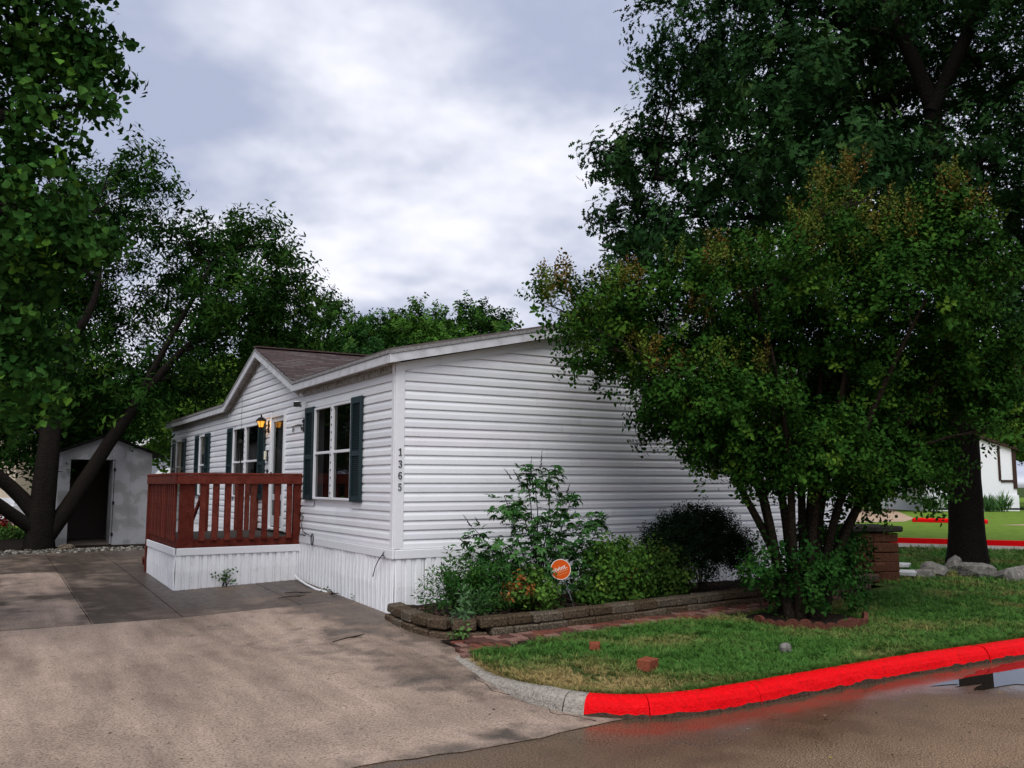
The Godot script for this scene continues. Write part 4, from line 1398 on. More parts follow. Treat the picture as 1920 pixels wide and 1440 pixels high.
func make_bed() -> void:
	var rng := rng_of(9)
	var wall := thing("retaining_wall", "low retaining wall of tan concrete blocks round the flower bed", "retaining wall")
	var cv := Curve3D.new()
	for i in BEDLINE.size():
		var p := Vector3(BEDLINE[i][0], 0, BEDLINE[i][1])
		var a := Vector3(BEDLINE[maxi(i - 1, 0)][0], 0, BEDLINE[maxi(i - 1, 0)][1])
		var c := Vector3(BEDLINE[mini(i + 1, BEDLINE.size() - 1)][0], 0, BEDLINE[mini(i + 1, BEDLINE.size() - 1)][1])
		var t := (c - a).normalized()
		cv.add_point(p, -t * p.distance_to(a) * 0.3, t * p.distance_to(c) * 0.3)
	var L := cv.get_baked_length()
	var mats := [M.block1, M.block2, M.block3]
	for course in 2:
		var s := 0.02 if course == 0 else 0.0
		while s < L - 0.2:
			var l := rng.randf_range(0.36, 0.42) if s > 2.2 else rng.randf_range(0.27, 0.33)
			var p := cv.sample_baked(s + l * 0.5, true)
			var t := (cv.sample_baked(s + l, true) - cv.sample_baked(s, true)).normalized()
			var bas := Basis(t, Vector3.UP, t.cross(Vector3.UP))
			var gy := hy(p.x, p.z) if p.x < 0.3 else 0.0
			var h := 0.09 if course == 0 else 0.11
			var y := gy + 0.02 if course == 0 else gy * 0.5 + 0.122
			var b := rough_block(l - 0.012, h, 0.20 if course == 0 else 0.185, rng)
			var o := t.cross(Vector3.UP) * (rng.randf_range(-0.012, 0.012) + (0.02 if course == 0 else 0.0))
			put("block", b.mesh(), mats[rng.randi() % 3], wall, Transform3D(bas * Basis(Vector3.UP, rng.randf_range(-0.03, 0.03)), Vector3(p.x, y, p.z) + o))
			s += l
	# mulch-dark soil heaped behind the wall
	var soil := MB.new()
	var n := 60
	for i in n:
		for j in 6:
			var c: Array[Vector3] = []
			for o in [[0, 0], [0, 1], [1, 1], [1, 0]]:
				var s: float = L * float(i + o[0]) / n
				var p := cv.sample_baked(s, true)
				var q := Vector3(maxf(p.x + 0.12, 0.03), 0, 0.02)
				var f: float = float(j + o[1]) / 6.0
				var r := q.lerp(p, f)
				c.append(Vector3(r.x, 0.108 + 0.03 * noi.get_noise_2d(r.x * 3.0, r.z * 3.0), r.z))
			soil.quad(c[0], c[1], c[2], c[3])
	struct("bed_soil", soil, M.soil)
	# bark chips
	var chip := MB.new()
	chip.bevel(Vector3.ZERO, Vector3(0.045, 0.007, 0.016), 0.002)
	var xs: Array[Transform3D] = []
	var cols: Array[Color] = []
	for k in 2600:
		var s := rng.randf() * minf(L, 6.5)
		var p := cv.sample_baked(s, true)
		var q := Vector3(maxf(p.x + 0.12, 0.03), 0, 0.05)
		var r := q.lerp(p, pow(rng.randf(), 0.6) * 0.97)
		r.y = 0.115 + 0.03 * noi.get_noise_2d(r.x * 3.0, r.z * 3.0)
		xs.append(Transform3D(Basis.from_euler(Vector3(rng.randf_range(-0.5, 0.5), rng.randf() * TAU, rng.randf_range(-0.5, 0.5))) * rng.randf_range(0.5, 1.3), r))
		var g := rng.randf()
		cols.append(Color(0.05, 0.025, 0.018).lerp(Color(0.15, 0.105, 0.08), g * g))
	var mm := multi("bark_mulch", chip.mesh(), M.dullleaf, xs, cols, self)
	tag(mm, "dark bark mulch over the flower bed soil", "mulch", "", "stuff")
	# brick path: herringbone laid in sand beside the bed wall
	var sand := MB.new()
	var path := Node3D.new()
	path.name = "brick_path"
	add_child(path)
	path.set_meta("kind", "structure")
	var bedp := PackedVector2Array()
	for i in 40:
		var p := cv.sample_baked(lerpf(1.75, L, i / 39.0), true)
		bedp.append(Vector2(p.x, p.z))
	var inner := func(x: float) -> float:
		for i in bedp.size() - 1:
			if bedp[i + 1].x >= x:
				return lerpf(bedp[i].y, bedp[i + 1].y, clampf((x - bedp[i].x) / maxf(bedp[i + 1].x - bedp[i].x, 0.001), 0.0, 1.0))
		return 1.1
	var outer := func(x: float) -> float:
		return lerpf(2.62, 2.20, sstep(-0.3, 0.75, x)) if x < 0.75 else lerpf(2.20, 1.80, clampf((x - 0.75) / 5.0, 0.0, 1.0))
	for i in 60:
		var xa := lerpf(-0.22, 7.4, i / 60.0)
		var xb := lerpf(-0.22, 7.4, (i + 1) / 60.0)
		sand.quad(Vector3(xa, -0.028, inner.call(xa)), Vector3(xa, -0.028, outer.call(xa) + 0.05), Vector3(xb, -0.028, outer.call(xb) + 0.05), Vector3(xb, -0.028, inner.call(xb)))
	part("sand_bed", sand, M.soil, path)
	var bms := []
	for k in 4:
		var b := MB.new()
		b.bevel(Vector3.ZERO, Vector3(0.183, 0.05, 0.084), 0.007, Basis.IDENTITY, 0.003, rng)
		bms.append(b.mesh())
	var bmats := [M.brick1, M.brick2, M.brick3]
	# simple herringbone: pairs stepped along the diagonal
	for r in range(-40, 90):
		for k in range(-30, 40):
			var base := Vector2(k * 0.2 + r * 0.1, r * 0.1 - k * 0.2)
			for v in 2:
				var ctr := base + (Vector2(0.10, 0.05) if v == 0 else Vector2(0.25, 0.0))
				var x := -0.5 + ctr.x
				var z := 1.2 + ctr.y
				if x < -0.40 or x > 6.2:
					continue
				if z < inner.call(x) + 0.10 or z > outer.call(x) - 0.03:
					continue
				var edge := -0.19 - 0.30 * (z - 2.0)
				if x < edge + 0.02:
					continue
				var bas := Basis(Vector3.UP, (PI * 0.5 if v == 1 else 0.0) + rng.randf_range(-0.03, 0.03)) * Basis(Vector3.RIGHT, rng.randf_range(-0.02, 0.02)) * Basis(Vector3.BACK, rng.randf_range(-0.02, 0.02))
				var gy := 0.35 * hy(x, z) if x < 0.0 else 0.0
				put("brick", bms[rng.randi() % 4], bmats[rng.randi() % 3], path, Transform3D(bas, Vector3(x + rng.randf_range(-0.003, 0.003), gy - 0.022 + rng.randf_range(-0.004, 0.003), z)))
	# scalloped terracotta edging round the crape myrtle
	var eg := thing("scalloped_edging", "scalloped terracotta edging curved round the multi-stem tree", "edging")
	var sc := PackedVector2Array()
	for i in 9:
		var q := PI * i / 8.0
		sc.append(Vector2(cos(q) * 0.075, 0.07 + sin(q) * 0.055))
	sc.append(Vector2(-0.075, -0.05))
	sc.append(Vector2(0.075, -0.05))
	for i in 13:
		var q := lerpf(deg_to_rad(40), deg_to_rad(185), i / 12.0)
		var p := Vector3(4.08 + cos(q) * 0.70, -0.05 - 0.02 * sin(q * 7.0), 2.80 + sin(q) * 0.66)
		var nrm := Vector3(cos(q), 0, sin(q))
		var bas := Basis(Vector3.UP.cross(nrm), Vector3.UP, nrm) * Basis(Vector3.RIGHT, rng.randf_range(-0.08, 0.08)) * Basis(Vector3.BACK, rng.randf_range(-0.06, 0.06))
		var b := MB.new()
		b.prism(sc, Vector3(0, 0, -0.022), Basis.IDENTITY, 0.044)
		put("edging_tile", b.mesh(), M.terracotta, eg, Transform3D(bas, p))
	struct("tree_ring_soil", flat_poly(circle(4.08, 2.80, 0.71, 0.67), -0.012), M.soil)
	# loose bricks and a stone on the grass
	var lb := [[Vector3(0.62, 0.045, 4.07), 0.5, "red clay brick lying on dry grass near the kerb", Vector3(0.21, 0.095, 0.12)], [Vector3(0.80, 0.028, 3.06), 0.9, "red clay brick half sunk in grass near the brick path", Vector3(0.20, 0.07, 0.10)]]
	for q in lb:
		var t := thing("loose_brick", q[2], "brick", q[0], q[1], "bricks lying on the front lawn")
		t.rotation.x = 0.05
		t.rotation.z = -0.06
		var b := MB.new()
		b.bevel(Vector3.ZERO, q[3], 0.006, Basis.IDENTITY, 0.004, rng)
		part("brick_body", b, M.brickred, t)
	var st := thing("lawn_stone", "pale rounded stone lying alone in the grass", "stone", Vector3(2.30, 0.025, 4.10))
	part("stone_body", blob(0.07, 0.06, 0.05, 4, 0.25), M.rock, st)
	# rocks round the oak
	var rk := [[10.35, 0.30, 0.42, 0.26, 0.32, "flat grey rock at the left of the oak's stone ring"], [10.45, 1.05, 0.44, 0.30, 0.36, "largest pale square faced rock in front of the oak trunk"], [10.6, 1.62, 0.44, 0.30, 0.34, "sloping pale rock at the right front of the oak"], [11.2, 0.15, 0.24, 0.30, 0.25, "small upright rock left behind the oak's stone ring"], [11.3, 1.75, 0.30, 0.22, 0.26, "dark rounded rock right beside the oak trunk"], [10.9, 2.2, 0.42, 0.16, 0.3, "flat tan rock at the far right of the oak"], [10.75, 0.68, 0.20, 0.18, 0.2, "small dark rock wedged between two larger rocks by the oak"], [9.75, 0.55, 0.22, 0.16, 0.2, "small dark rock beside the pale paving stones"]]
	for k in rk.size():
		var q: Array = rk[k]
		var t := thing("oak_rock", q[5], "rock", Vector3(q[0], q[3] * 0.26 - 0.03, q[1]), 0.4 + k * 1.1, "rocks round the oak tree")
		var rb := MB.new()
		rb.bevel(Vector3.ZERO, Vector3(q[2], q[3] * 0.85, q[4]) * 1.25, q[3] * 0.26, Basis.from_euler(Vector3(0.25, 0.0, -0.2)), q[3] * 0.16, rng)
		part("rock_body", rb, M.rock, t)
	for q in [[Vector3(9.55, 0.05, 0.30), "larger pale paving slab lying beside the oak rocks", 0.55], [Vector3(10.3, 0.10, -0.25), "small pale paving piece leaning behind the larger slab", 0.28]]:
		var t := thing("paving_slab", q[1], "paving slab", q[0], 0.5)
		var b := MB.new()
		b.bevel(Vector3.ZERO, Vector3(q[2], 0.06, q[2] * 0.7), 0.008, Basis.IDENTITY, 0.008, rng)
		part("slab_body", b, M.paver, t)
	# brown block pillar with cap
	var pl := thing("block_pillar", "brown masonry pillar with dark capstone beside the gable wall", "pillar", Vector3(8.66, -0.04, 0.10), deg_to_rad(-22))
	for r in 5:
		for c in 2:
			for s in 2:
				var b := MB.new()
				var w := 0.46 if (r + c) % 2 == 0 else 0.44
				b.bevel(Vector3((c - 0.5) * 0.46, 0.08 + r * 0.162, (s - 0.5) * 0.40), Vector3(0.452, 0.155, 0.392), 0.012, Basis.IDENTITY, 0.008, rng)
				part("block", b, M.pillar, pl)
	for c in 2:
		var cp := MB.new()
		cp.bevel(Vector3((c - 0.5) * 0.52, 0.875, 0), Vector3(0.515, 0.10, 0.92), 0.02, Basis.IDENTITY, 0.006, rng)
		part("capstone", cp, M.capdark, pl)
	var pw := thing("rubble_wall", "low brown block wall joining the masonry pillar", "wall", Vector3(7.75, -0.02, 0.30), deg_to_rad(-8))
	for k in 6:
		var b := rough_block(0.38, 0.16, 0.22, rng)
		put("block", b.mesh(), M.pillar, pw, Transform3D(Basis(Vector3.UP, rng.randf_range(-0.08, 0.08)), Vector3((k % 3) * 0.40 - 0.3 + (0.15 if k > 2 else 0.0), 0.07 + 0.16 * int(k / 3.0), 0.15)))
	# yard sign
	var sg := thing("yard_sign", "round orange security yard sign on a thin metal stake", "sign", Vector3(1.70, 0.14, 1.46))
	var stake := MB.new()
	stake.tube(PackedVector3Array([Vector3(0, -0.08, 0), Vector3(-0.09, 0.22, -0.03), Vector3(-0.155, 0.36, -0.045), Vector3(-0.19, 0.46, -0.05)]), PackedFloat32Array([0.006, 0.006, 0.006, 0.006]), 6)
	part("stake", stake, plain(0.22, 0.23, 0.24, 0.4, 0.6), sg)
	var face := Node3D.new()
	face.name = "sign_face"
	sg.add_child(face)
	face.position = Vector3(-0.19, 0.45, -0.035)
	face.basis = Basis(Vector3.UP, deg_to_rad(-33)) * Basis(Vector3.BACK, deg_to_rad(20))
	var disc := MB.new()
	var poly := circle(0, 0, 0.118, 0.118)
	disc.prism(poly, Vector3(0, 0, -0.003), Basis.IDENTITY, 0.006)
	part("disc", disc, M.orange, face)
	var ringm := MB.new()
	for i in 36:
		var a := TAU * i / 36.0
		var e := TAU * (i + 1) / 36.0
		ringm.quad(Vector3(cos(a) * 0.113, sin(a) * 0.113, 0.004), Vector3(cos(a) * 0.121, sin(a) * 0.121, 0.004), Vector3(cos(e) * 0.121, sin(e) * 0.121, 0.004), Vector3(cos(e) * 0.113, sin(e) * 0.113, 0.004))
	var white := plain(0.72, 0.66, 0.58, 0.5)
	part("rim", ringm, white, face)
	var font := SystemFont.new()
	font.font_names = PackedStringArray(["Droid Sans"])
	font.font_weight = 700
	var tm := TextMesh.new()
	tm.text = "vivint."
	tm.font = font
	tm.font_size = 48
	tm.pixel_size = 0.0013
	tm.depth = 0.003
	put("lettering", tm, white, face, Transform3D(Basis.IDENTITY, Vector3(-0.008, 0.012, 0.0055)))
	var bars := MB.new()
	bars.box(Vector3(0.016, -0.026, 0.0045), Vector3(0.125, 0.014, 0.002))
	bars.box(Vector3(-0.002, -0.056, 0.0045), Vector3(0.125, 0.007, 0.002))
	part("small_print", bars, plain(0.62, 0.22, 0.09, 0.5), face)

func circle(cx: float, cz: float, rx: float, rz: float, n := 40) -> PackedVector2Array:
	var p := PackedVector2Array()
	for i in n:
		p.append(Vector2(cx + cos(TAU * i / n) * rx, cz + sin(TAU * i / n) * rz))
	return p

func blob(rx: float, ry: float, rz: float, sd: int, rough := 0.3) -> MB:
	var b := MB.new()
	var s := SphereMesh.new()
	s.radial_segments = 14
	s.rings = 8
	var a := s.surface_get_arrays(0) if s.get_surface_count() == 0 else s.get_mesh_arrays()
	var v: PackedVector3Array = a[Mesh.ARRAY_VERTEX]
	var ix: PackedInt32Array = a[Mesh.ARRAY_INDEX]
	var f := FastNoiseLite.new()
	f.seed = sd
	f.frequency = 1.6
	f.noise_type = FastNoiseLite.TYPE_CELLULAR
	var p := PackedVector3Array()
	for q in v:
		var d := q.normalized()
		var r := 1.0 + f.get_noise_3dv(d) * rough
		var e := Vector3(signf(d.x) * pow(absf(d.x), 0.75), signf(d.y) * pow(absf(d.y), 0.75), signf(d.z) * pow(absf(d.z), 0.75))
		p.append(Vector3(e.x * rx, e.y * ry, e.z * rz) * r)
	for i in range(0, ix.size(), 3):
		b.otri(p[ix[i]], p[ix[i + 1]], p[ix[i + 2]], Vector3.ZERO)
	return b

func multi(called: String, mesh: Mesh, m: Material, xs: Array[Transform3D], cols: Array[Color], parent: Node) -> MultiMeshInstance3D:
	var mm := MultiMesh.new()
	mm.transform_format = MultiMesh.TRANSFORM_3D
	mm.use_colors = true
	mm.mesh = mesh
	mm.instance_count = xs.size()
	for i in xs.size():
		mm.set_instance_transform(i, xs[i])
		mm.set_instance_color(i, cols[i])
	var o := MultiMeshInstance3D.new()
	o.name = numbered(parent, called)
	o.multimesh = mm
	o.material_override = m
	parent.add_child(o)
	o.set_meta("kind", "stuff")
	return o

# ---------- litter on the drive ----------
func make_litter() -> void:
	var rng := rng_of(222)
	for q in [[Vector3(-0.95, 0, 1.05), 0.5, 0.55, "long brown twig lying alone on the drive"], [Vector3(-0.62, 0, -2.05), 0.2, 0.45, "dark twig on the damp slab near the skirting"], [Vector3(-0.45, 0, -2.35), -0.3, 0.38, "short twig lying on the drive nearest the deck corner"]]:
		var p: Vector3 = q[0]
		p.y = hy(p.x, p.z) + 0.008
		var t := thing("fallen_twig", q[3], "twig", p, q[1], "twigs on the drive")
		var b := MB.new()
		var l: float = q[2]
		b.tube(PackedVector3Array([Vector3(-l * 0.5, 0, 0), Vector3(-l * 0.15, 0.012, 0.02), Vector3(l * 0.2, 0.006, 0.01), Vector3(l * 0.5, 0, -0.03)]), PackedFloat32Array([0.005, 0.007, 0.006, 0.003]), 5)
		part("stem", b, M.smoothbark, t)
		b = MB.new()
		b.tube(PackedVector3Array([Vector3(-l * 0.1, 0.01, 0.02), Vector3(l * 0.05, 0.01, 0.07), Vector3(l * 0.15, 0.004, 0.10)]), PackedFloat32Array([0.004, 0.003, 0.002]), 5)
		part("side_shoot", b, M.smoothbark, t)
	var strip := thing("loose_trim_strip", "white plastic trim strip fallen against the foot of the skirting", "trim strip", Vector3(-0.09, 0.0, -2.9))
	var sb := MB.new()
	sb.tube(PackedVector3Array([Vector3(-0.02, 0.16, -0.72), Vector3(-0.03, 0.115, -0.45), Vector3(-0.06, 0.09, 0.0), Vector3(-0.05, 0.062, 0.42), Vector3(0.0, 0.055, 0.72)]), PackedFloat32Array([0.018, 0.018, 0.018, 0.018, 0.016]), 4)
	part("strip_body", sb, M.trim, strip)
	# small scatter of bits: leaves, chips and grit
	var chip := MB.new()
	chip.tri(Vector3(-0.5, 0, 0), Vector3(0.1, 0.06, 0.32), Vector3(0.5, 0, 0))
	chip.tri(Vector3(-0.5, 0, 0), Vector3(0.5, 0, 0), Vector3(0.0, 0.05, -0.3))
	var xs: Array[Transform3D] = []
	var cols: Array[Color] = []
	for i in 420:
		var x := -rng.randf() * 5.5 + 0.1
		var z := rng.randf_range(-6.0, 4.6)
		if rng.randf() < 0.35:
			x = rng.randf_range(-0.5, 9.0)
			z = rng.randf_range(5.1, 7.5)
		elif rng.randf() < 0.4:
			x = -0.05 - absf(rng.randfn(0.0, 0.35))
			z = rng.randf_range(-3.7, 0.2)
		var y := hy(x, z) + 0.004 if z < 4.85 else -0.134
		xs.append(Transform3D(Basis.from_euler(Vector3(0, rng.randf() * TAU, 0)) * rng.randf_range(0.010, 0.034), Vector3(x, y, z)))
		var g := rng.randf()
		cols.append(Color(0.05, 0.03, 0.018) if g < 0.6 else (Color(0.30, 0.26, 0.18) if g < 0.85 else Color(0.34, 0.27, 0.04)))
	var mm := multi("leaf_litter", chip.mesh(), M.dullleaf, xs, cols, self)
	tag(mm, "scattered leaf bits and grit on the paving", "litter", "", "stuff")

# ---------- neighbours ----------
func make_neighbours() -> void:
	# white home with brown trim across the side street
	var h := thing("distant_home", "white neighbouring home with dark brown trim across the street", "house", Vector3(41.95, 0.11, -18.5), deg_to_rad(-31.0))
	# local x to the right in view, +z towards the camera
	var w := 5.3
	var b := MB.new()
	b.prism(PackedVector2Array([Vector2(-w * 0.5, 0.85), Vector2(w * 0.5, 0.85), Vector2(w * 0.5, 3.35), Vector2(0, 4.15), Vector2(-w * 0.5, 3.35)]), Vector3(0, 0, -16), Basis.IDENTITY, 16.0)
	part("wall", b, M.homewhite, h)
	b = MB.new()
	b.box(Vector3(0, 0.42, -8), Vector3(w + 0.12, 0.86, 16.1))
	part("skirting", b, M.homewhite, h)
	for s in [-1, 1]:
		b = MB.new()
		slope_box(b, Vector3(s * (w * 0.5 + 0.25), 3.24, 0.2), Vector3(0, 4.2, 0.2), Vector3(0, 0.16, 0), 0, Vector3(0, 0, -16.4))
		part("roof", b, M.brown, h)
	for q in [[Vector3(w * 0.5 - 0.08, 2.3, 0.03), Vector3(0.2, 2.2, 0.06)], [Vector3(-w * 0.5 + 0.08, 2.1, 0.03), Vector3(0.2, 2.5, 0.06)], [Vector3(1.75, 2.6, 0.03), Vector3(0.12, 1.9, 0.06)], [Vector3(2.15, 1.62, 0.034), Vector3(0.7, 0.12, 0.06)], [Vector3(-1.2, 2.4, 0.03), Vector3(0.12, 2.2, 0.06)], [Vector3(0.3, 2.4, 0.03), Vector3(0.12, 2.4, 0.06)]]:
		b = MB.new()
		b.box(q[0], q[1])
		part("trim_board", b, M.brown, h)
	b = MB.new()
	b.box(Vector3(-0.45, 2.4, 0.02), Vector3(1.1, 1.2, 0.04))
	part("window", b, M.black, h)
	b = MB.new()
	b.box(Vector3(0.3, 0.12, 0.7), Vector3(5.0, 0.10, 0.12))
	part("border_timber", b, M.dark, h)
	var dk := thing("distant_deck", "dark wooden deck at the right of the white neighbouring home", "deck", Vector3(44.9, 0.11, -16.4), deg_to_rad(-31))
	b = MB.new()
	b.box(Vector3(1.3, 0.85, 0), Vector3(2.6, 0.12, 2.0))
	part("floor", b, M.dark, dk)
	for k in 7:
		b = MB.new()
		b.box(Vector3(0.1 + k * 0.4, 1.25, 1.0), Vector3(0.07, 0.75, 0.07))
		part("baluster", b, M.dark, dk)
	b = MB.new()
	b.box(Vector3(1.3, 1.66, 1.0), Vector3(2.7, 0.08, 0.12))
	part("rail", b, M.dark, dk)
	b = MB.new()
	b.box(Vector3(1.3, 0.4, 0.9), Vector3(2.6, 0.8, 0.05))
	part("lattice", b, M.dark, dk)
	var h2 := thing("distant_home", "low white home far behind the drive, half hidden by leaves", "house", Vector3(42.6, 0.1, -26.0), deg_to_rad(-31))
	b = MB.new()
	b.box(Vector3(-3.0, 1.7, -4), Vector3(10.0, 3.4, 6.0))
	part("wall", b, M.homewhite, h2)
	b = MB.new()
	b.box(Vector3(-3.0, 0.35, -0.97), Vector3(10.1, 0.12, 0.1))
	part("skirt_trim", b, M.brown, h2)
	b = MB.new()
	b.box(Vector3(-3.0, 3.5, -4), Vector3(10.6, 0.25, 6.6))
	part("roof", b, M.brown, h2)
	# beige home with a slate porch post, far left
	var h3 := thing("distant_home", "beige neighbouring home with slate porch post behind leaning tree", "house", Vector3(-5.0, 0.13, -31.2), deg_to_rad(-31))
	b = MB.new()
	b.box(Vector3(-3.0, 2.2, -3.0), Vector3(10.0, 2.6, 6.0))
	part("wall", b, M.beige, h3)
	b = MB.new()
	b.box(Vector3(-3.0, 0.45, -3.0), Vector3(10.1, 0.9, 6.1))
	part("skirting", b, M.homewhite, h3)
	b = MB.new()
	b.box(Vector3(-3.0, 3.62, -3.0), Vector3(10.8, 0.25, 7.4))
	part("roof", b, M.graywall, h3)
	b = MB.new()
	b.bevel(Vector3(1.55, 1.9, 0.9), Vector3(0.30, 2.4, 0.30), 0.02)
	b.bevel(Vector3(1.55, 0.92, 0.9), Vector3(0.55, 0.34, 0.50), 0.05)
	part("porch_post", b, M.slate, h3)
	b = MB.new()
	b.box(Vector3(0.2, 0.38, 0.8), Vector3(5.0, 0.5, 1.0))
	part("porch_base", b, M.homewhite, h3)
	# grey home behind the shed
	var h4 := thing("distant_home", "grey neighbouring home with white eave and arched window behind shed", "house", Vector3(2.0, 0.13, -28.4), deg_to_rad(-31))
	b = MB.new()
	b.box(Vector3(0.8, 1.4, -3.0), Vector3(5.2, 2.8, 6.0))
	part("wall", b, M.graywall, h4)
	for s in [1]:
		b = MB.new()
		slope_box(b, Vector3(-2.1, 2.70, 0.3), Vector3(1.2, 3.6, 0.3), Vector3(0, 0.22, 0), 0, Vector3(0, 0, -6.6))
		slope_box(b, Vector3(4.5, 2.70, 0.3), Vector3(1.2, 3.6, 0.3), Vector3(0, 0.22, 0), 0, Vector3(0, 0, -6.6))
		part("roof", b, M.homewhite, h4)
	b = MB.new()
	var ap := PackedVector2Array([Vector2(-0.55, 0.0), Vector2(0.55, 0.0), Vector2(0.55, 0.75)])
	for i in 9:
		ap.append(Vector2(cos(PI * i / 8.0) * 0.55, 0.75 + sin(PI * i / 8.0) * 0.4))
	ap.append(Vector2(-0.55, 0.75))
	b.prism(ap, Vector3(0.15, 0.95, 0.0), Basis.IDENTITY, 0.06)
	var aw := part("window", b, M.homewhite, h4)
	b = MB.new()
	b.box(Vector3(0.3, 1.3, 0.07), Vector3(0.6, 0.7, 0.02))
	part("pane", b, M.lace, aw)
	# a red kerb and pale street glimpsed past the shed
	var kb := MB.new()
	kb.box(Vector3(0.9, 0.21, -24.6), Vector3(6.0, 0.14, 0.2), Basis(Vector3.UP, -0.5))
	struct("rear_kerb", kb, M.kerbred)
	struct("rear_street", flat_poly(PackedVector2Array([Vector2(-8, -32), Vector2(-8, -25.5), Vector2(5, -25.8), Vector2(8, -28)]), 0.14), M.farpave)

# ---------- leaves ----------
# a leaf in the xz plane from the origin along +z, folded on its midrib; outline = half widths along the length
func add_leaf(b: MB, xf: Transform3D, l: float, half: Array, fold := 0.25, curl := 0.15) -> void:
	var n := half.size()
	var mid := []
	var lf := []
	var rt := []
	for i in n:
		var t := float(i) / (n - 1)
		var z := l * t
		var y := -curl * l * t * t
		mid.append(xf * Vector3(0, y, z))
		lf.append(xf * Vector3(-half[i] * l, y + fold * half[i] * l, z))
		rt.append(xf * Vector3(half[i] * l, y + fold * half[i] * l, z))
	for i in n - 1:
		if half[i] > 0.001:
			b.tri(mid[i], lf[i], lf[i + 1] if half[i + 1] > 0.001 else mid[i + 1])
			b.tri(mid[i], rt[i + 1] if half[i + 1] > 0.001 else mid[i + 1], rt[i])
		if half[i + 1] > 0.001:
			b.tri(mid[i], lf[i + 1], mid[i + 1])
			b.tri(mid[i], mid[i + 1], rt[i + 1])

const OVAL := [0.0, 0.30, 0.0]
const OVATE := [0.0, 0.33, 0.24, 0.0]
const DELTA := [0.12, 0.47, 0.40, 0.17, 0.0]
const LANCE := [0.0, 0.15, 0.0]
const LANCE4 := [0.0, 0.17, 0.13, 0.0]
const OAK := [0.03, 0.12, 0.33, 0.09, 0.36, 0.08, 0.20, 0.0]

# a twig along +y with leaves set round it
func sprig(rng: RandomNumberGenerator, n: int, length: float, leaf: float, outline: Array, spread: float, droop: float, jitter := 0.35, fold := 0.25) -> ArrayMesh:
	var b := MB.new()
	var tw := maxf(0.0016, length * 0.007)
	for a in 2:
		var sd := Vector3(tw, 0, 0) if a == 0 else Vector3(0, 0, tw)
		b.tri(-sd - Vector3.UP * length * 0.35, sd - Vector3.UP * length * 0.35, Vector3.UP * length)
	for i in n:
		var t := (i + 0.5) / n
		var az := i * 2.4 + rng.randf_range(-0.5, 0.5)
		var out := Vector3(cos(az), 0, sin(az))
		var d := (out * spread + Vector3.UP * (1.0 - spread) + Vector3(rng.randf_range(-1, 1), rng.randf_range(-1, 1), rng.randf_range(-1, 1)) * jitter - Vector3.UP * droop).normalized()
		var x := d.cross(Vector3.UP if absf(d.y) < 0.95 else Vector3.RIGHT).normalized()
		var bas := Basis(x, d.cross(x) * -1.0, d)
		bas = bas * Basis(Vector3.BACK, rng.randf_range(-0.9, 0.9))
		add_leaf(b, Transform3D(bas, Vector3.UP * length * t + out * 0.02), leaf * rng.randf_range(0.7, 1.15), outline, fold)
	return b.mesh()

# palmate leaf of five narrow leaflets
func palmate(rng: RandomNumberGenerator, l: float) -> ArrayMesh:
	var b := MB.new()
	for k in 5:
		var a := (k - 2) * 0.62 + rng.randf_range(-0.08, 0.08)
		var s: float = [0.62, 0.9, 1.0, 0.9, 0.62][k]
		add_leaf(b, Transform3D(Basis(Vector3.UP, a) * Basis(Vector3.RIGHT, 0.15 + rng.randf_range(-0.1, 0.15)), Vector3.ZERO), l * s, LANCE4, 0.35, 0.18)
	return b.mesh()

func along(d: Vector3, roll: float) -> Basis:
	var x := d.cross(Vector3.UP if absf(d.y) < 0.95 else Vector3.RIGHT).normalized()
	return Basis(d, roll) * Basis(x, d, x.cross(d))

func rdir(rng: RandomNumberGenerator) -> Vector3:
	var z := rng.randf_range(-1, 1)
	var a := rng.randf() * TAU
	return Vector3(cos(a) * sqrt(1 - z * z), z, sin(a) * sqrt(1 - z * z))

# fills lobes (x, y, z, radius, density) with sprigs; clumps and gaps come from noise in space
func fill(rng: RandomNumberGenerator, lobes: Array, per: float, up: float, size: float, pal: Array, gap: float, gapf: float, xs: Array, cols: Array, flat := 0.8) -> void:
	for lb in lobes:
		var c := Vector3(lb[0], lb[1], lb[2])
		var r: float = lb[3]
		var n := int(per * r * r * lb[4])
		for i in n:
			var d := rdir(rng)
			var q := r * pow(rng.randf_range(0.03, 1.0), 0.42)
			q *= 1.0 + 0.6 * noi.get_noise_3d(d.x * 2.3 + c.x, d.y * 2.3 + c.y, d.z * 2.3 + c.z)
			var p := c + Vector3(d.x, d.y * flat, d.z) * q
			var g := noi.get_noise_3d(p.x * gapf, p.y * gapf * 1.2, p.z * gapf)
			if g < gap - 0.35 * q / r * 0.0:
				continue
			var dir := (d * 0.8 + Vector3.UP * up + rdir(rng) * 0.7).normalized()
			xs[rng.randi() % xs.size()].append(Transform3D(along(dir, rng.randf() * TAU) * (size * rng.randf_range(0.75, 1.2)), p))
			var young := noi.get_noise_3d(p.x * gapf * 0.8 + 70.0, p.y * gapf * 0.8, p.z * gapf * 0.8)
			var k := clampf(rng.randf() * 0.75 + young * 0.9, 0.0, 1.0)
			var cc: Color = pal[0].lerp(pal[1], k * 1.25) if k < 0.72 else pal[1].lerp(pal[2], (k - 0.72) * 3.0)
			var v := rng.randf_range(0.82, 1.12)
			cols.append(Color(cc.r * v, cc.g * v, cc.b * v))

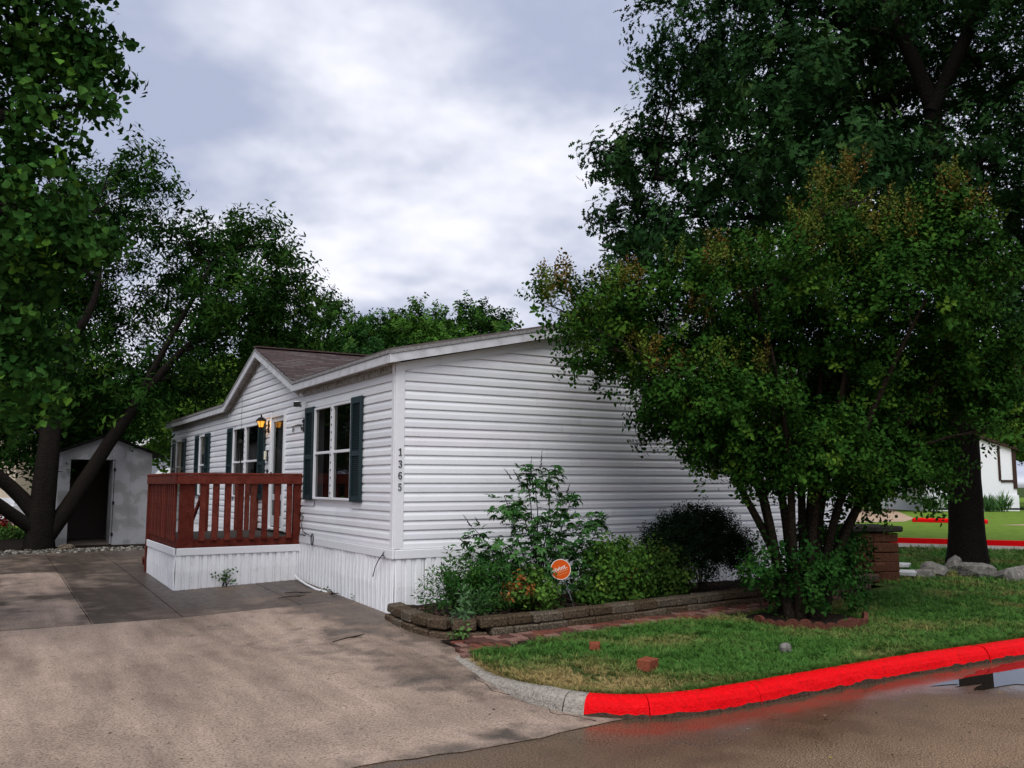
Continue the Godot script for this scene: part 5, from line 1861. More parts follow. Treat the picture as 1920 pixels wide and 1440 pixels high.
func crown(parent: Node, called: String, meshes: Array, rng: RandomNumberGenerator, lobes: Array, per: float, up: float, size: float, pal: Array, gap: float, gapf: float, mat: Material, flat := 0.8) -> void:
	var xs := []
	for k in meshes.size():
		var a: Array[Transform3D] = []
		xs.append(a)
	var cols := []
	fill(rng, lobes, per, up, size, pal, gap, gapf, xs, cols, flat)
	var at := 0
	for k in meshes.size():
		var cc: Array[Color] = []
		for i in xs[k].size():
			cc.append(cols[at])
			at += 1
		multi(called, meshes[k], mat, xs[k], cc, parent)

# ---------- wood ----------
func bend(a: Vector3, c: Vector3, rise: float, n: int, rng: RandomNumberGenerator, wob: float) -> PackedVector3Array:
	var p := PackedVector3Array()
	var m := a.lerp(c, 0.45) + Vector3.UP * rise
	for i in n + 1:
		var t := float(i) / n
		var q := a.lerp(m, t).lerp(m.lerp(c, t), t)
		if i > 0 and i < n:
			q += rdir(rng) * wob
		p.append(q)
	return p

func taper(n: int, r0: float, r1: float) -> PackedFloat32Array:
	var r := PackedFloat32Array()
	for i in n:
		r.append(lerpf(r0, r1, pow(float(i) / (n - 1), 0.8)))
	return r

# limbs reach from the nearest lower point of the skeleton into every lobe, then fork
func limbs(tree: Node, skel: Array, lobes: Array, rng: RandomNumberGenerator, m: Material, r_max: float, forks: int, rise := 0.4) -> void:
	for lb in lobes:
		var c := Vector3(lb[0], lb[1], lb[2])
		var best := Vector3.ZERO
		var bd := 1e9
		var br := 0.1
		for s in skel:
			var ps: PackedVector3Array = s[0]
			var rs: PackedFloat32Array = s[1]
			for i in ps.size():
				if ps[i].y > c.y - 0.15 * lb[3]:
					continue
				var d := ps[i].distance_to(c) + maxf(0.0, ps[i].y - c.y) * 3.0
				if d < bd:
					bd = d
					best = ps[i]
					br = rs[i]
		if bd > 1e8:
			continue
		var b := MB.new()
		var pts := bend(best, c, rise * bd * 0.2, 7, rng, bd * 0.02)
		var r0 := minf(br * 0.65, r_max)
		var rad := taper(pts.size(), r0, maxf(r0 * 0.25, 0.008))
		b.tube(pts, rad, 7)
		skel.append([pts, rad])
		for k in forks:
			var i := 3 + rng.randi() % 5
			var d := rdir(rng)
			d.y = absf(d.y) * 0.8 - 0.1
			var e: Vector3 = c + d * lb[3] * rng.randf_range(0.55, 0.95)
			var tp := bend(pts[i], e, 0.1 * lb[3], 4, rng, lb[3] * 0.04)
			b.tube(tp, taper(tp.size(), maxf(rad[i] * 0.5, 0.006), 0.004), 5, false)
		part("limb", b, m, tree)

func trunk_of(tree: Node, pts: PackedVector3Array, rad: PackedFloat32Array, m: Material, flare := 0.0, called := "trunk", sides := 12) -> Array:
	var c := Curve3D.new()
	c.bake_interval = 0.15
	for i in pts.size():
		var t := (pts[mini(i + 1, pts.size() - 1)] - pts[maxi(i - 1, 0)]) * 0.18
		c.add_point(pts[i], -t, t)
	var L := c.get_baked_length()
	var n := maxi(6, int(L / 0.35))
	var ps := PackedVector3Array()
	var rs := PackedFloat32Array()
	for i in n + 1:
		var s := L * i / n
		ps.append(c.sample_baked(s, true))
		var f := float(i) / n * (rad.size() - 1)
		var k := mini(int(f), rad.size() - 2)
		var r := lerpf(rad[k], rad[k + 1], f - k)
		r *= 1.0 + flare * exp(-s * 3.0)
		r *= 1.0 + 0.05 * noi.get_noise_2d(s * 2.0, pts[0].x)
		rs.append(r)
	var b := MB.new()
	b.tube(ps, rs, sides)
	part(called, b, m, tree)
	return [ps, rs]

# ---------- the trees ----------
func make_trees() -> void:
	var rng := rng_of(4242)
	# ---- oak on the right ----
	var oak_sp := []
	for k in 4:
		oak_sp.append(sprig(rng, 13, 0.42, 0.15, OAK, 0.75, 0.15, 0.35, 0.2))
	var oak := thing("oak_tree", "tall dark oak with ringed rocks at its thick trunk", "tree", Vector3.ZERO)
	var skel := []
	skel.append(trunk_of(oak, PackedVector3Array([Vector3(12.28, -0.1, -0.25), Vector3(12.24, 1.2, -0.2), Vector3(12.18, 3.0, -0.15), Vector3(12.0, 5.2, -0.1), Vector3(11.7, 7.6, 0.0), Vector3(11.55, 9.3, 0.0)]), PackedFloat32Array([0.33, 0.30, 0.28, 0.24, 0.19, 0.15]), M.bark, 0.35))
	skel.append(trunk_of(oak, PackedVector3Array([Vector3(11.55, 9.2, 0.0), Vector3(11.2, 10.6, -0.3), Vector3(10.5, 12.5, -0.7), Vector3(10.2, 14.5, -0.8)]), PackedFloat32Array([0.17, 0.14, 0.10, 0.05]), M.bark, 0.0, "main_limb", 8))
	skel.append(trunk_of(oak, PackedVector3Array([Vector3(11.5, 9.0, 0.0), Vector3(12.2, 10.6, 0.4), Vector3(13.2, 12.5, 0.7), Vector3(13.8, 14.5, 0.9)]), PackedFloat32Array([0.16, 0.13, 0.10, 0.05]), M.bark, 0.0, "main_limb", 8))
	skel.append(trunk_of(oak, PackedVector3Array([Vector3(11.95, 5.6, -0.1), Vector3(10.4, 6.6, -1.0), Vector3(8.8, 7.4, -2.3), Vector3(7.2, 7.9, -3.4)]), PackedFloat32Array([0.16, 0.13, 0.09, 0.05]), M.bark, 0.0, "main_limb", 8))
	skel.append(trunk_of(oak, PackedVector3Array([Vector3(12.0, 4.9, -0.1), Vector3(10.8, 5.4, 1.0), Vector3(9.8, 5.9, 1.9)]), PackedFloat32Array([0.13, 0.10, 0.06]), M.bark, 0.0, "main_limb", 8))
	var lob: Array = [[6.91, 10.25, -2.01, 1.09, 1.0], [8.0, 9.42, -3.33, 0.97, 1.0], [6.16, 8.12, -3.54, 0.54, 1.0], [7.59, 8.34, -4.08, 1.04, 1.0], [7.33, 7.11, -4.53, 0.72, 1.0], [6.2, 5.88, -1.95, 0.74, 1.0], [5.47, 5.42, -2.13, 0.44, 1.0], [10.18, 10.85, -3.62, 1.72, 1.0], [8.05, 7.39, -1.83, 1.36, 1.0], [7.29, 6.52, -2.25, 0.94, 1.0], [12.38, 10.08, -3.37, 2.11, 1.0], [10.08, 11.08, -1.41, 1.62, 1.0], [13.17, 11.95, -1.68, 1.72, 1.0], [11.45, 7.66, -1.07, 1.67, 1.0], [13.83, 10.61, -0.25, 1.64, 1.0], [11.96, 7.71, 1.22, 1.42, 1.0], [13.63, 6.89, -0.84, 1.75, 1.0], [16.31, 6.36, -0.73, 1.86, 1.0], [11.06, 3.47, 2.1, 1.09, 1.0], [11.05, 4.37, 1.62, 1.04, 1.0], [11.02, 2.83, 1.99, 0.46, 0.8], [9.31, 13.14, -1.92, 1.92, 1.0], [12.7, 14.2, -1.08, 2.28, 1.0], [7.89, 13.03, -3.69, 1.06, 1.0], [11.38, 11.27, 1.87, 1.68, 1.0], [10.94, 6.83, -3.22, 1.45, 1.0], [16.08, 8.55, 1.12, 2.19, 1.0], [14.45, 11.16, 2.25, 2.12, 1.0], [7.34, 6.64, 0.87, 1.32, 1.0], [7.04, 8.18, 0.31, 1.09, 1.0], [15.53, 10.32, -2.53, 2.0, 0.7], [13.95, 11.91, -3.27, 2.0, 0.7]]
	limbs(oak, skel, lob, rng, M.bark, 0.10, 8)
	crown(oak, "foliage", oak_sp, rng, lob, 230.0, 0.15, 1.0, [Color(0.010, 0.032, 0.009), Color(0.024, 0.064, 0.017), Color(0.045, 0.088, 0.020)], -0.03, 0.9, M.leaf)
	# ---- crape myrtle ----
	var cm := thing("crape_myrtle", "multi-stemmed crape myrtle with bronze new shoots before gable wall", "tree", Vector3.ZERO)
	var cm_sp := []
	for k in 4:
		cm_sp.append(sprig(rng, 15, 0.30, 0.064, OVATE, 0.7, -0.05, 0.35, 0.3))
	skel = []
	var stems: Array = [[[4.16, -0.05, 2.41], [4.09, 0.84, 2.33], [3.87, 1.74, 2.29], [3.72, 2.63, 2.12], [3.43, 3.53, 2.02]], [[4.25, -0.05, 2.46], [4.07, 0.69, 2.39], [3.63, 1.42, 2.35], [3.1, 2.16, 2.34], [2.48, 2.89, 2.34]], [[4.34, -0.05, 2.44], [4.19, 0.96, 2.48], [4.04, 1.98, 2.48], [3.89, 2.99, 2.56], [3.65, 4.0, 2.56]], [[4.37, -0.05, 2.54], [4.43, 1.11, 2.51], [4.42, 2.27, 2.53], [4.47, 3.43, 2.56], [4.5, 4.59, 2.59]], [[4.44, -0.05, 2.54], [4.52, 1.1, 2.54], [4.6, 2.25, 2.64], [4.77, 3.4, 2.66], [4.9, 4.55, 2.71]], [[4.46, -0.05, 2.58], [4.57, 1.03, 2.63], [4.68, 2.12, 2.83], [4.83, 3.2, 3.04], [5.01, 4.29, 3.33]], [[4.49, -0.05, 2.61], [4.61, 0.89, 2.76], [4.65, 1.84, 3.12], [4.74, 2.78, 3.55], [4.86, 3.73, 4.07]], [[4.55, -0.05, 2.61], [4.8, 0.84, 2.74], [5.15, 1.72, 3.09], [5.62, 2.61, 3.43], [6.23, 3.5, 3.88]], [[4.15, -0.05, 2.68], [4.02, 0.76, 2.71], [3.86, 1.56, 2.85], [3.63, 2.37, 2.99], [3.33, 3.17, 3.1]], [[4.29, -0.05, 2.73], [4.29, 0.86, 2.76], [4.41, 1.77, 2.87], [4.56, 2.69, 3.07], [4.65, 3.6, 3.19]], [[4.04, -0.05, 2.62], [3.96, 0.67, 2.51], [3.84, 1.4, 2.46], [3.69, 2.12, 2.3], [3.52, 2.84, 2.15]], [[4.64, -0.05, 2.61], [4.65, 0.6, 2.78], [4.86, 1.25, 2.98], [5.0, 1.9, 3.23], [5.26, 2.55, 3.47]]]
	for s in stems:
		var pts := PackedVector3Array()
		for q in s:
			pts.append(Vector3(q[0], q[1], q[2]))
		skel.append(trunk_of(cm, pts, PackedFloat32Array([0.062, 0.05, 0.042, 0.030, 0.018]), M.smoothbark, 0.25, "stem", 8))
	lob = [[1.53, 3.78, 1.24, 0.25, 0.8], [1.29, 3.47, 2.15, 0.33, 1.0], [2.55, 3.72, 0.98, 0.42, 1.0], [2.35, 3.8, 1.79, 0.33, 1.0], [2.25, 3.29, 1.09, 0.41, 1.0], [2.98, 3.47, 1.17, 0.67, 1.0], [3.27, 3.97, 1.8, 0.48, 1.0], [4.11, 4.41, 1.88, 0.39, 1.0], [3.45, 3.84, 2.64, 0.45, 1.0], [3.61, 3.24, 1.7, 0.8, 1.0], [2.54, 2.81, 1.84, 0.41, 1.0], [3.47, 2.53, 1.21, 0.44, 1.0], [4.3, 3.62, 1.99, 0.78, 1.0], [3.42, 3.95, 3.33, 0.52, 1.0], [3.78, 4.68, 3.56, 0.3, 1.0], [4.2, 4.85, 3.64, 0.26, 1.0], [5.23, 4.86, 2.5, 0.43, 1.0], [4.82, 4.44, 3.45, 0.46, 1.0], [4.73, 3.66, 2.84, 0.88, 1.0], [4.95, 3.8, 3.76, 0.73, 1.0], [5.65, 4.94, 3.84, 0.3, 1.0], [5.51, 4.54, 3.99, 0.36, 1.0], [5.76, 4.26, 4.19, 0.42, 1.0], [5.36, 4.65, 3.45, 0.3, 1.0], [6.17, 3.51, 3.79, 0.64, 1.0], [6.39, 3.06, 3.1, 0.92, 1.0], [5.11, 2.73, 2.82, 0.82, 1.0], [4.62, 2.71, 1.94, 0.75, 1.0], [3.89, 2.35, 1.63, 0.51, 1.0], [3.5, 1.83, 2.51, 0.27, 0.7], [5.98, 2.15, 2.54, 0.69, 1.0], [6.47, 2.76, 3.66, 0.46, 1.0], [5.69, 2.19, 4.31, 0.17, 0.7], [6.31, 2.03, 3.02, 0.3, 0.7], [5.07, 1.64, 3.55, 0.22, 0.6], [4.28, 1.97, 2.65, 0.46, 0.6], [4.83, 1.71, 2.83, 0.4, 0.8], [5.12, 1.71, 3.23, 0.46, 0.8], [5.36, 1.61, 3.6, 0.27, 0.8], [5.02, 1.44, 2.9, 0.3, 0.7], [4.26, 1.64, 2.48, 0.3, 0.6], [5.37, 2.36, 2.26, 0.65, 1.0], [2.9, 2.54, 2.25, 0.48, 1.0], [3.14, 2.05, 2.44, 0.4, 1.0], [3.53, 1.86, 2.65, 0.37, 1.0], [3.77, 2.08, 2.94, 0.51, 1.0], [4.16, 1.89, 3.15, 0.47, 1.0], [4.71, 1.9, 3.24, 0.48, 1.0], [6.15, 2.0, 2.82, 0.57, 1.0], [5.55, 1.78, 3.22, 0.27, 0.6], [3.18, 2.45, 2.75, 0.53, 1.0], [2.95, 1.96, 2.08, 0.22, 0.7]]
	limbs(cm, skel, lob, rng, M.smoothbark, 0.028, 9, 0.2)
	crown(cm, "foliage", cm_sp, rng, lob, 1300.0, 0.55, 1.0, [Color(0.012, 0.042, 0.006), Color(0.032, 0.088, 0.012), Color(0.085, 0.155, 0.018)], -0.02, 1.4, M.leaf)
	# bronze shoots on the upper outside
	var tip_sp := [sprig(rng, 15, 0.22, 0.044, OVATE, 0.6, -0.3, 0.4), sprig(rng, 16, 0.24, 0.038, OVATE, 0.5, -0.35, 0.5)]
	var xs := []
	for k in 2:
		var aa: Array[Transform3D] = []
		xs.append(aa)
	var cl := []
	for k in 2:
		var ca: Array[Color] = []
		cl.append(ca)
	for lb in lob:
		var c := Vector3(lb[0], lb[1], lb[2])
		if lb[1] < 2.4:
			continue
		for e in 3:
			var d := rdir(rng)
			d.y = absf(d.y) + 0.4
			d = d.normalized()
			var ctr: Vector3 = c + d * lb[3] * 0.95
			var bronze := rng.randf()
			for j in 9:
				var p: Vector3 = ctr + rdir(rng) * 0.13 + Vector3.UP * rng.randf() * 0.16
				var k := rng.randi() % 2
				xs[k].append(Transform3D(along((Vector3.UP + rdir(rng) * 0.5).normalized(), rng.randf() * TAU) * rng.randf_range(0.8, 1.2), p))
				cl[k].append(Color(0.135, 0.078, 0.020).lerp(Color(0.085, 0.130, 0.020), clampf(bronze * 1.3 + rng.randf_range(-0.2, 0.2), 0.0, 1.0)))
	for k in 2:
		multi("new_shoots", tip_sp[k], M.leaf, xs[k], cl[k], cm)
	# ---- cottonwood hanging in from the left ----
	var cw := thing("cottonwood_tree", "cottonwood with large drooping leaves hanging in from the left edge", "tree", Vector3.ZERO)
	var cw_sp := []
	for k in 4:
		cw_sp.append(sprig(rng, 9, 0.30, 0.080, DELTA, 0.55, 0.75, 0.45, 0.2))
	skel = []
	skel.append(trunk_of(cw, PackedVector3Array([Vector3(-7.6, -0.12, -0.9), Vector3(-7.5, 2.0, -0.8), Vector3(-7.2, 4.5, -0.6), Vector3(-6.9, 7.5, -0.3), Vector3(-6.8, 10.0, -0.2)]), PackedFloat32Array([0.30, 0.26, 0.22, 0.16, 0.08]), M.bark, 0.3))
	lob = [[-4.19, 6.28, 0.31, 0.66, 1.0], [-3.93, 5.88, 0.31, 0.47, 1.0], [-3.75, 6.18, 0.66, 0.27, 1.0], [-4.28, 5.2, 0.38, 0.56, 1.0], [-3.8, 5.26, 0.95, 0.29, 1.0], [-3.96, 5.08, 0.76, 0.24, 1.0], [-3.87, 4.1, 0.82, 0.44, 1.0], [-4.18, 4.01, 0.81, 0.51, 1.0], [-3.7, 4.0, 0.49, 0.32, 1.0], [-4.22, 3.24, 0.43, 0.44, 1.0], [-3.99, 2.95, -0.09, 0.36, 1.0], [-4.05, 2.49, 0.72, 0.31, 1.0], [-4.2, 2.41, -0.39, 0.28, 1.0], [-4.79, 5.98, -0.03, 0.71, 1.0], [-4.75, 4.42, -0.48, 0.73, 1.0], [-4.66, 3.02, -0.58, 0.67, 1.0], [-4.09, 7.08, 0.3, 0.61, 1.0], [-4.52, 4.69, 0.1, 0.43, 1.0], [-4.03, 4.39, 1.01, 0.3, 1.0], [-5.68, 6.0, -0.62, 0.93, 1.0], [-5.56, 4.19, -0.11, 0.87, 1.0], [-5.46, 6.93, 0.16, 0.89, 1.0], [-5.88, 3.04, -1.03, 0.82, 1.0], [-5.32, 2.59, -0.6, 0.64, 1.0], [-4.42, 7.52, 0.73, 0.79, 1.0], [-6.48, 5.26, -1.42, 1.01, 1.0]]
	limbs(cw, skel, lob, rng, M.bark, 0.05, 9, 1.0)
	crown(cw, "foliage", cw_sp, rng, lob, 620.0, -0.5, 1.0, [Color(0.014, 0.048, 0.009), Color(0.036, 0.094, 0.018), Color(0.085, 0.19, 0.022)], -0.10, 2.0, M.leaf)
	# the leaves that show largest, one by one
	var single := []
	for k in 3:
		var b := MB.new()
		add_leaf(b, Transform3D.IDENTITY, 0.085, DELTA, 0.12 + 0.1 * k, 0.2)
		single.append(b.mesh())
	var lm := []
	for c in [Color(0.028, 0.080, 0.014), Color(0.045, 0.115, 0.020), Color(0.10, 0.22, 0.026)]:
		var m2: StandardMaterial3D = M.leaf.duplicate()
		m2.vertex_color_use_as_albedo = false
		m2.albedo_color = lin(c.r, c.g, c.b)
		lm.append(m2)
	for i in 290:
		var lb: Array = lob[rng.randi() % lob.size()]
		var d := rdir(rng)
		var p: Vector3 = Vector3(lb[0], lb[1], lb[2]) + Vector3(d.x, d.y * 0.8, absf(d.z)) * lb[3] * rng.randf_range(0.8, 1.05)
		var dir := (Vector3.DOWN * 1.2 + rdir(rng)).normalized()
		put("leaf", single[i % 3], lm[(i * 7 + i / 5) % 3], cw, Transform3D(along(dir, rng.randf() * TAU) * Basis(Vector3.RIGHT, -PI * 0.5) * rng.randf_range(0.8, 1.2), p))
	# ---- leaning tree by the shed ----
	var el := thing("leaning_tree", "dark spreading tree with low forked limbs beside the shed", "tree", Vector3.ZERO)
	var el_sp := []
	for k in 4:
		el_sp.append(sprig(rng, 14, 0.6, 0.17, LANCE4, 0.75, 0.12, 0.4, 0.3))
	skel = []
	skel.append(trunk_of(el, PackedVector3Array([Vector3(-3.25, 0.05, -12.2), Vector3(-3.22, 1.2, -12.2), Vector3(-3.15, 2.6, -12.3), Vector3(-3.0, 4.3, -12.7), Vector3(-2.3, 6.2, -13.0), Vector3(-2.3, 8.0, -13.4)]), PackedFloat32Array([0.27, 0.25, 0.20, 0.12, 0.07, 0.03]), M.bark, 0.3))
	skel.append(trunk_of(el, PackedVector3Array([Vector3(-3.22, 0.7, -12.2), Vector3(-3.7, 1.35, -12.3), Vector3(-4.4, 2.0, -12.2), Vector3(-5.6, 3.2, -12.0), Vector3(-6.6, 4.8, -12.0)]), PackedFloat32Array([0.17, 0.15, 0.13, 0.10, 0.06]), M.bark, 0.0, "main_limb", 9))
	skel.append(trunk_of(el, PackedVector3Array([Vector3(-3.25, 0.5, -12.2), Vector3(-3.9, 1.0, -12.0), Vector3(-4.8, 1.7, -11.6), Vector3(-6.0, 2.4, -11.2)]), PackedFloat32Array([0.15, 0.13, 0.11, 0.08]), M.bark, 0.0, "main_limb", 9))
	skel.append(trunk_of(el, PackedVector3Array([Vector3(-3.15, 0.35, -12.2), Vector3(-2.75, 1.0, -12.3), Vector3(-2.25, 1.9, -12.5), Vector3(-1.5, 3.2, -12.7), Vector3(-0.3, 4.9, -12.8), Vector3(1.3, 6.3, -12.6)]), PackedFloat32Array([0.19, 0.17, 0.14, 0.10, 0.07, 0.03]), M.bark, 0.0, "main_limb", 9))
	skel.append(trunk_of(el, PackedVector3Array([Vector3(-1.5, 3.2, -12.7), Vector3(-0.2, 6.0, -12.9), Vector3(0.6, 7.5, -12.8), Vector3(1.9, 7.9, -12.5)]), PackedFloat32Array([0.10, 0.07, 0.05, 0.03]), M.bark, 0.0, "main_limb", 8))
	lob = [[-2.93, 8.33, -15.51, 1.0, 1.0], [-1.56, 9.67, -13.37, 0.61, 0.7], [-0.99, 8.89, -12.75, 0.47, 0.6], [-2.01, 9.03, -15.92, 1.33, 1.0], [-0.56, 8.05, -13.56, 0.7, 0.8], [0.88, 8.22, -13.96, 0.8, 1.0], [1.24, 7.79, -11.98, 0.61, 1.0], [1.38, 6.84, -11.37, 0.8, 1.0], [2.35, 6.3, -12.29, 0.77, 1.0], [2.83, 5.48, -13.3, 0.66, 1.0], [0.71, 6.16, -11.75, 1.19, 1.0], [0.43, 7.5, -14.36, 1.02, 1.0], [-0.03, 6.13, -15.37, 1.49, 0.6], [-1.66, 6.93, -15.75, 1.46, 0.45], [-2.9, 6.65, -16.6, 1.61, 1.0], [-3.09, 4.24, -13.59, 1.55, 1.0], [-1.48, 4.52, -15.21, 1.57, 0.7], [0.04, 4.33, -15.32, 1.03, 1.0], [-3.67, 2.97, -14.29, 1.17, 1.0], [-2.25, 3.02, -14.37, 1.08, 1.0], [0.63, 5.03, -12.36, 0.94, 0.8], [1.78, 5.59, -12.69, 0.84, 1.0], [-4.95, 5.53, -16.29, 2.07, 1.0], [-5.05, 3.07, -16.89, 1.53, 1.0], [-5.15, 8.65, -17.49, 2.19, 1.0], [-3.69, 7.06, -13.56, 1.16, 1.0], [-1.24, 3.36, -12.8, 0.71, 0.8]]
	limbs(el, skel, lob, rng, M.bark, 0.07, 9, 0.6)
	crown(el, "foliage", el_sp, rng, lob, 330.0, 0.05, 1.0, [Color(0.010, 0.034, 0.006), Color(0.026, 0.070, 0.011), Color(0.060, 0.120, 0.017)], -0.02, 1.0, M.leaf)
	var db := MB.new()
	for q in [[Vector3(-2.6, 7.6, -12.4), Vector3(-2.35, 8.5, -12.2), Vector3(-2.0, 9.1, -12.1), Vector3(-1.6, 9.25, -12.0)], [Vector3(-2.35, 8.5, -12.2), Vector3(-2.25, 9.0, -12.2), Vector3(-2.1, 9.5, -12.3)], [Vector3(-2.5, 8.0, -12.3), Vector3(-2.1, 8.35, -12.2), Vector3(-1.75, 8.55, -12.2)]]:
		db.tube(PackedVector3Array(q), taper(q.size(), 0.022, 0.006), 5)
	part("dead_branch", db, M.bark, el)
	# ---- trees behind ----
	var far_sp := []
	for k in 3:
		far_sp.append(sprig(rng, 26, 0.8, 0.18, OVATE, 0.7, 0.1, 0.45, 0.3))
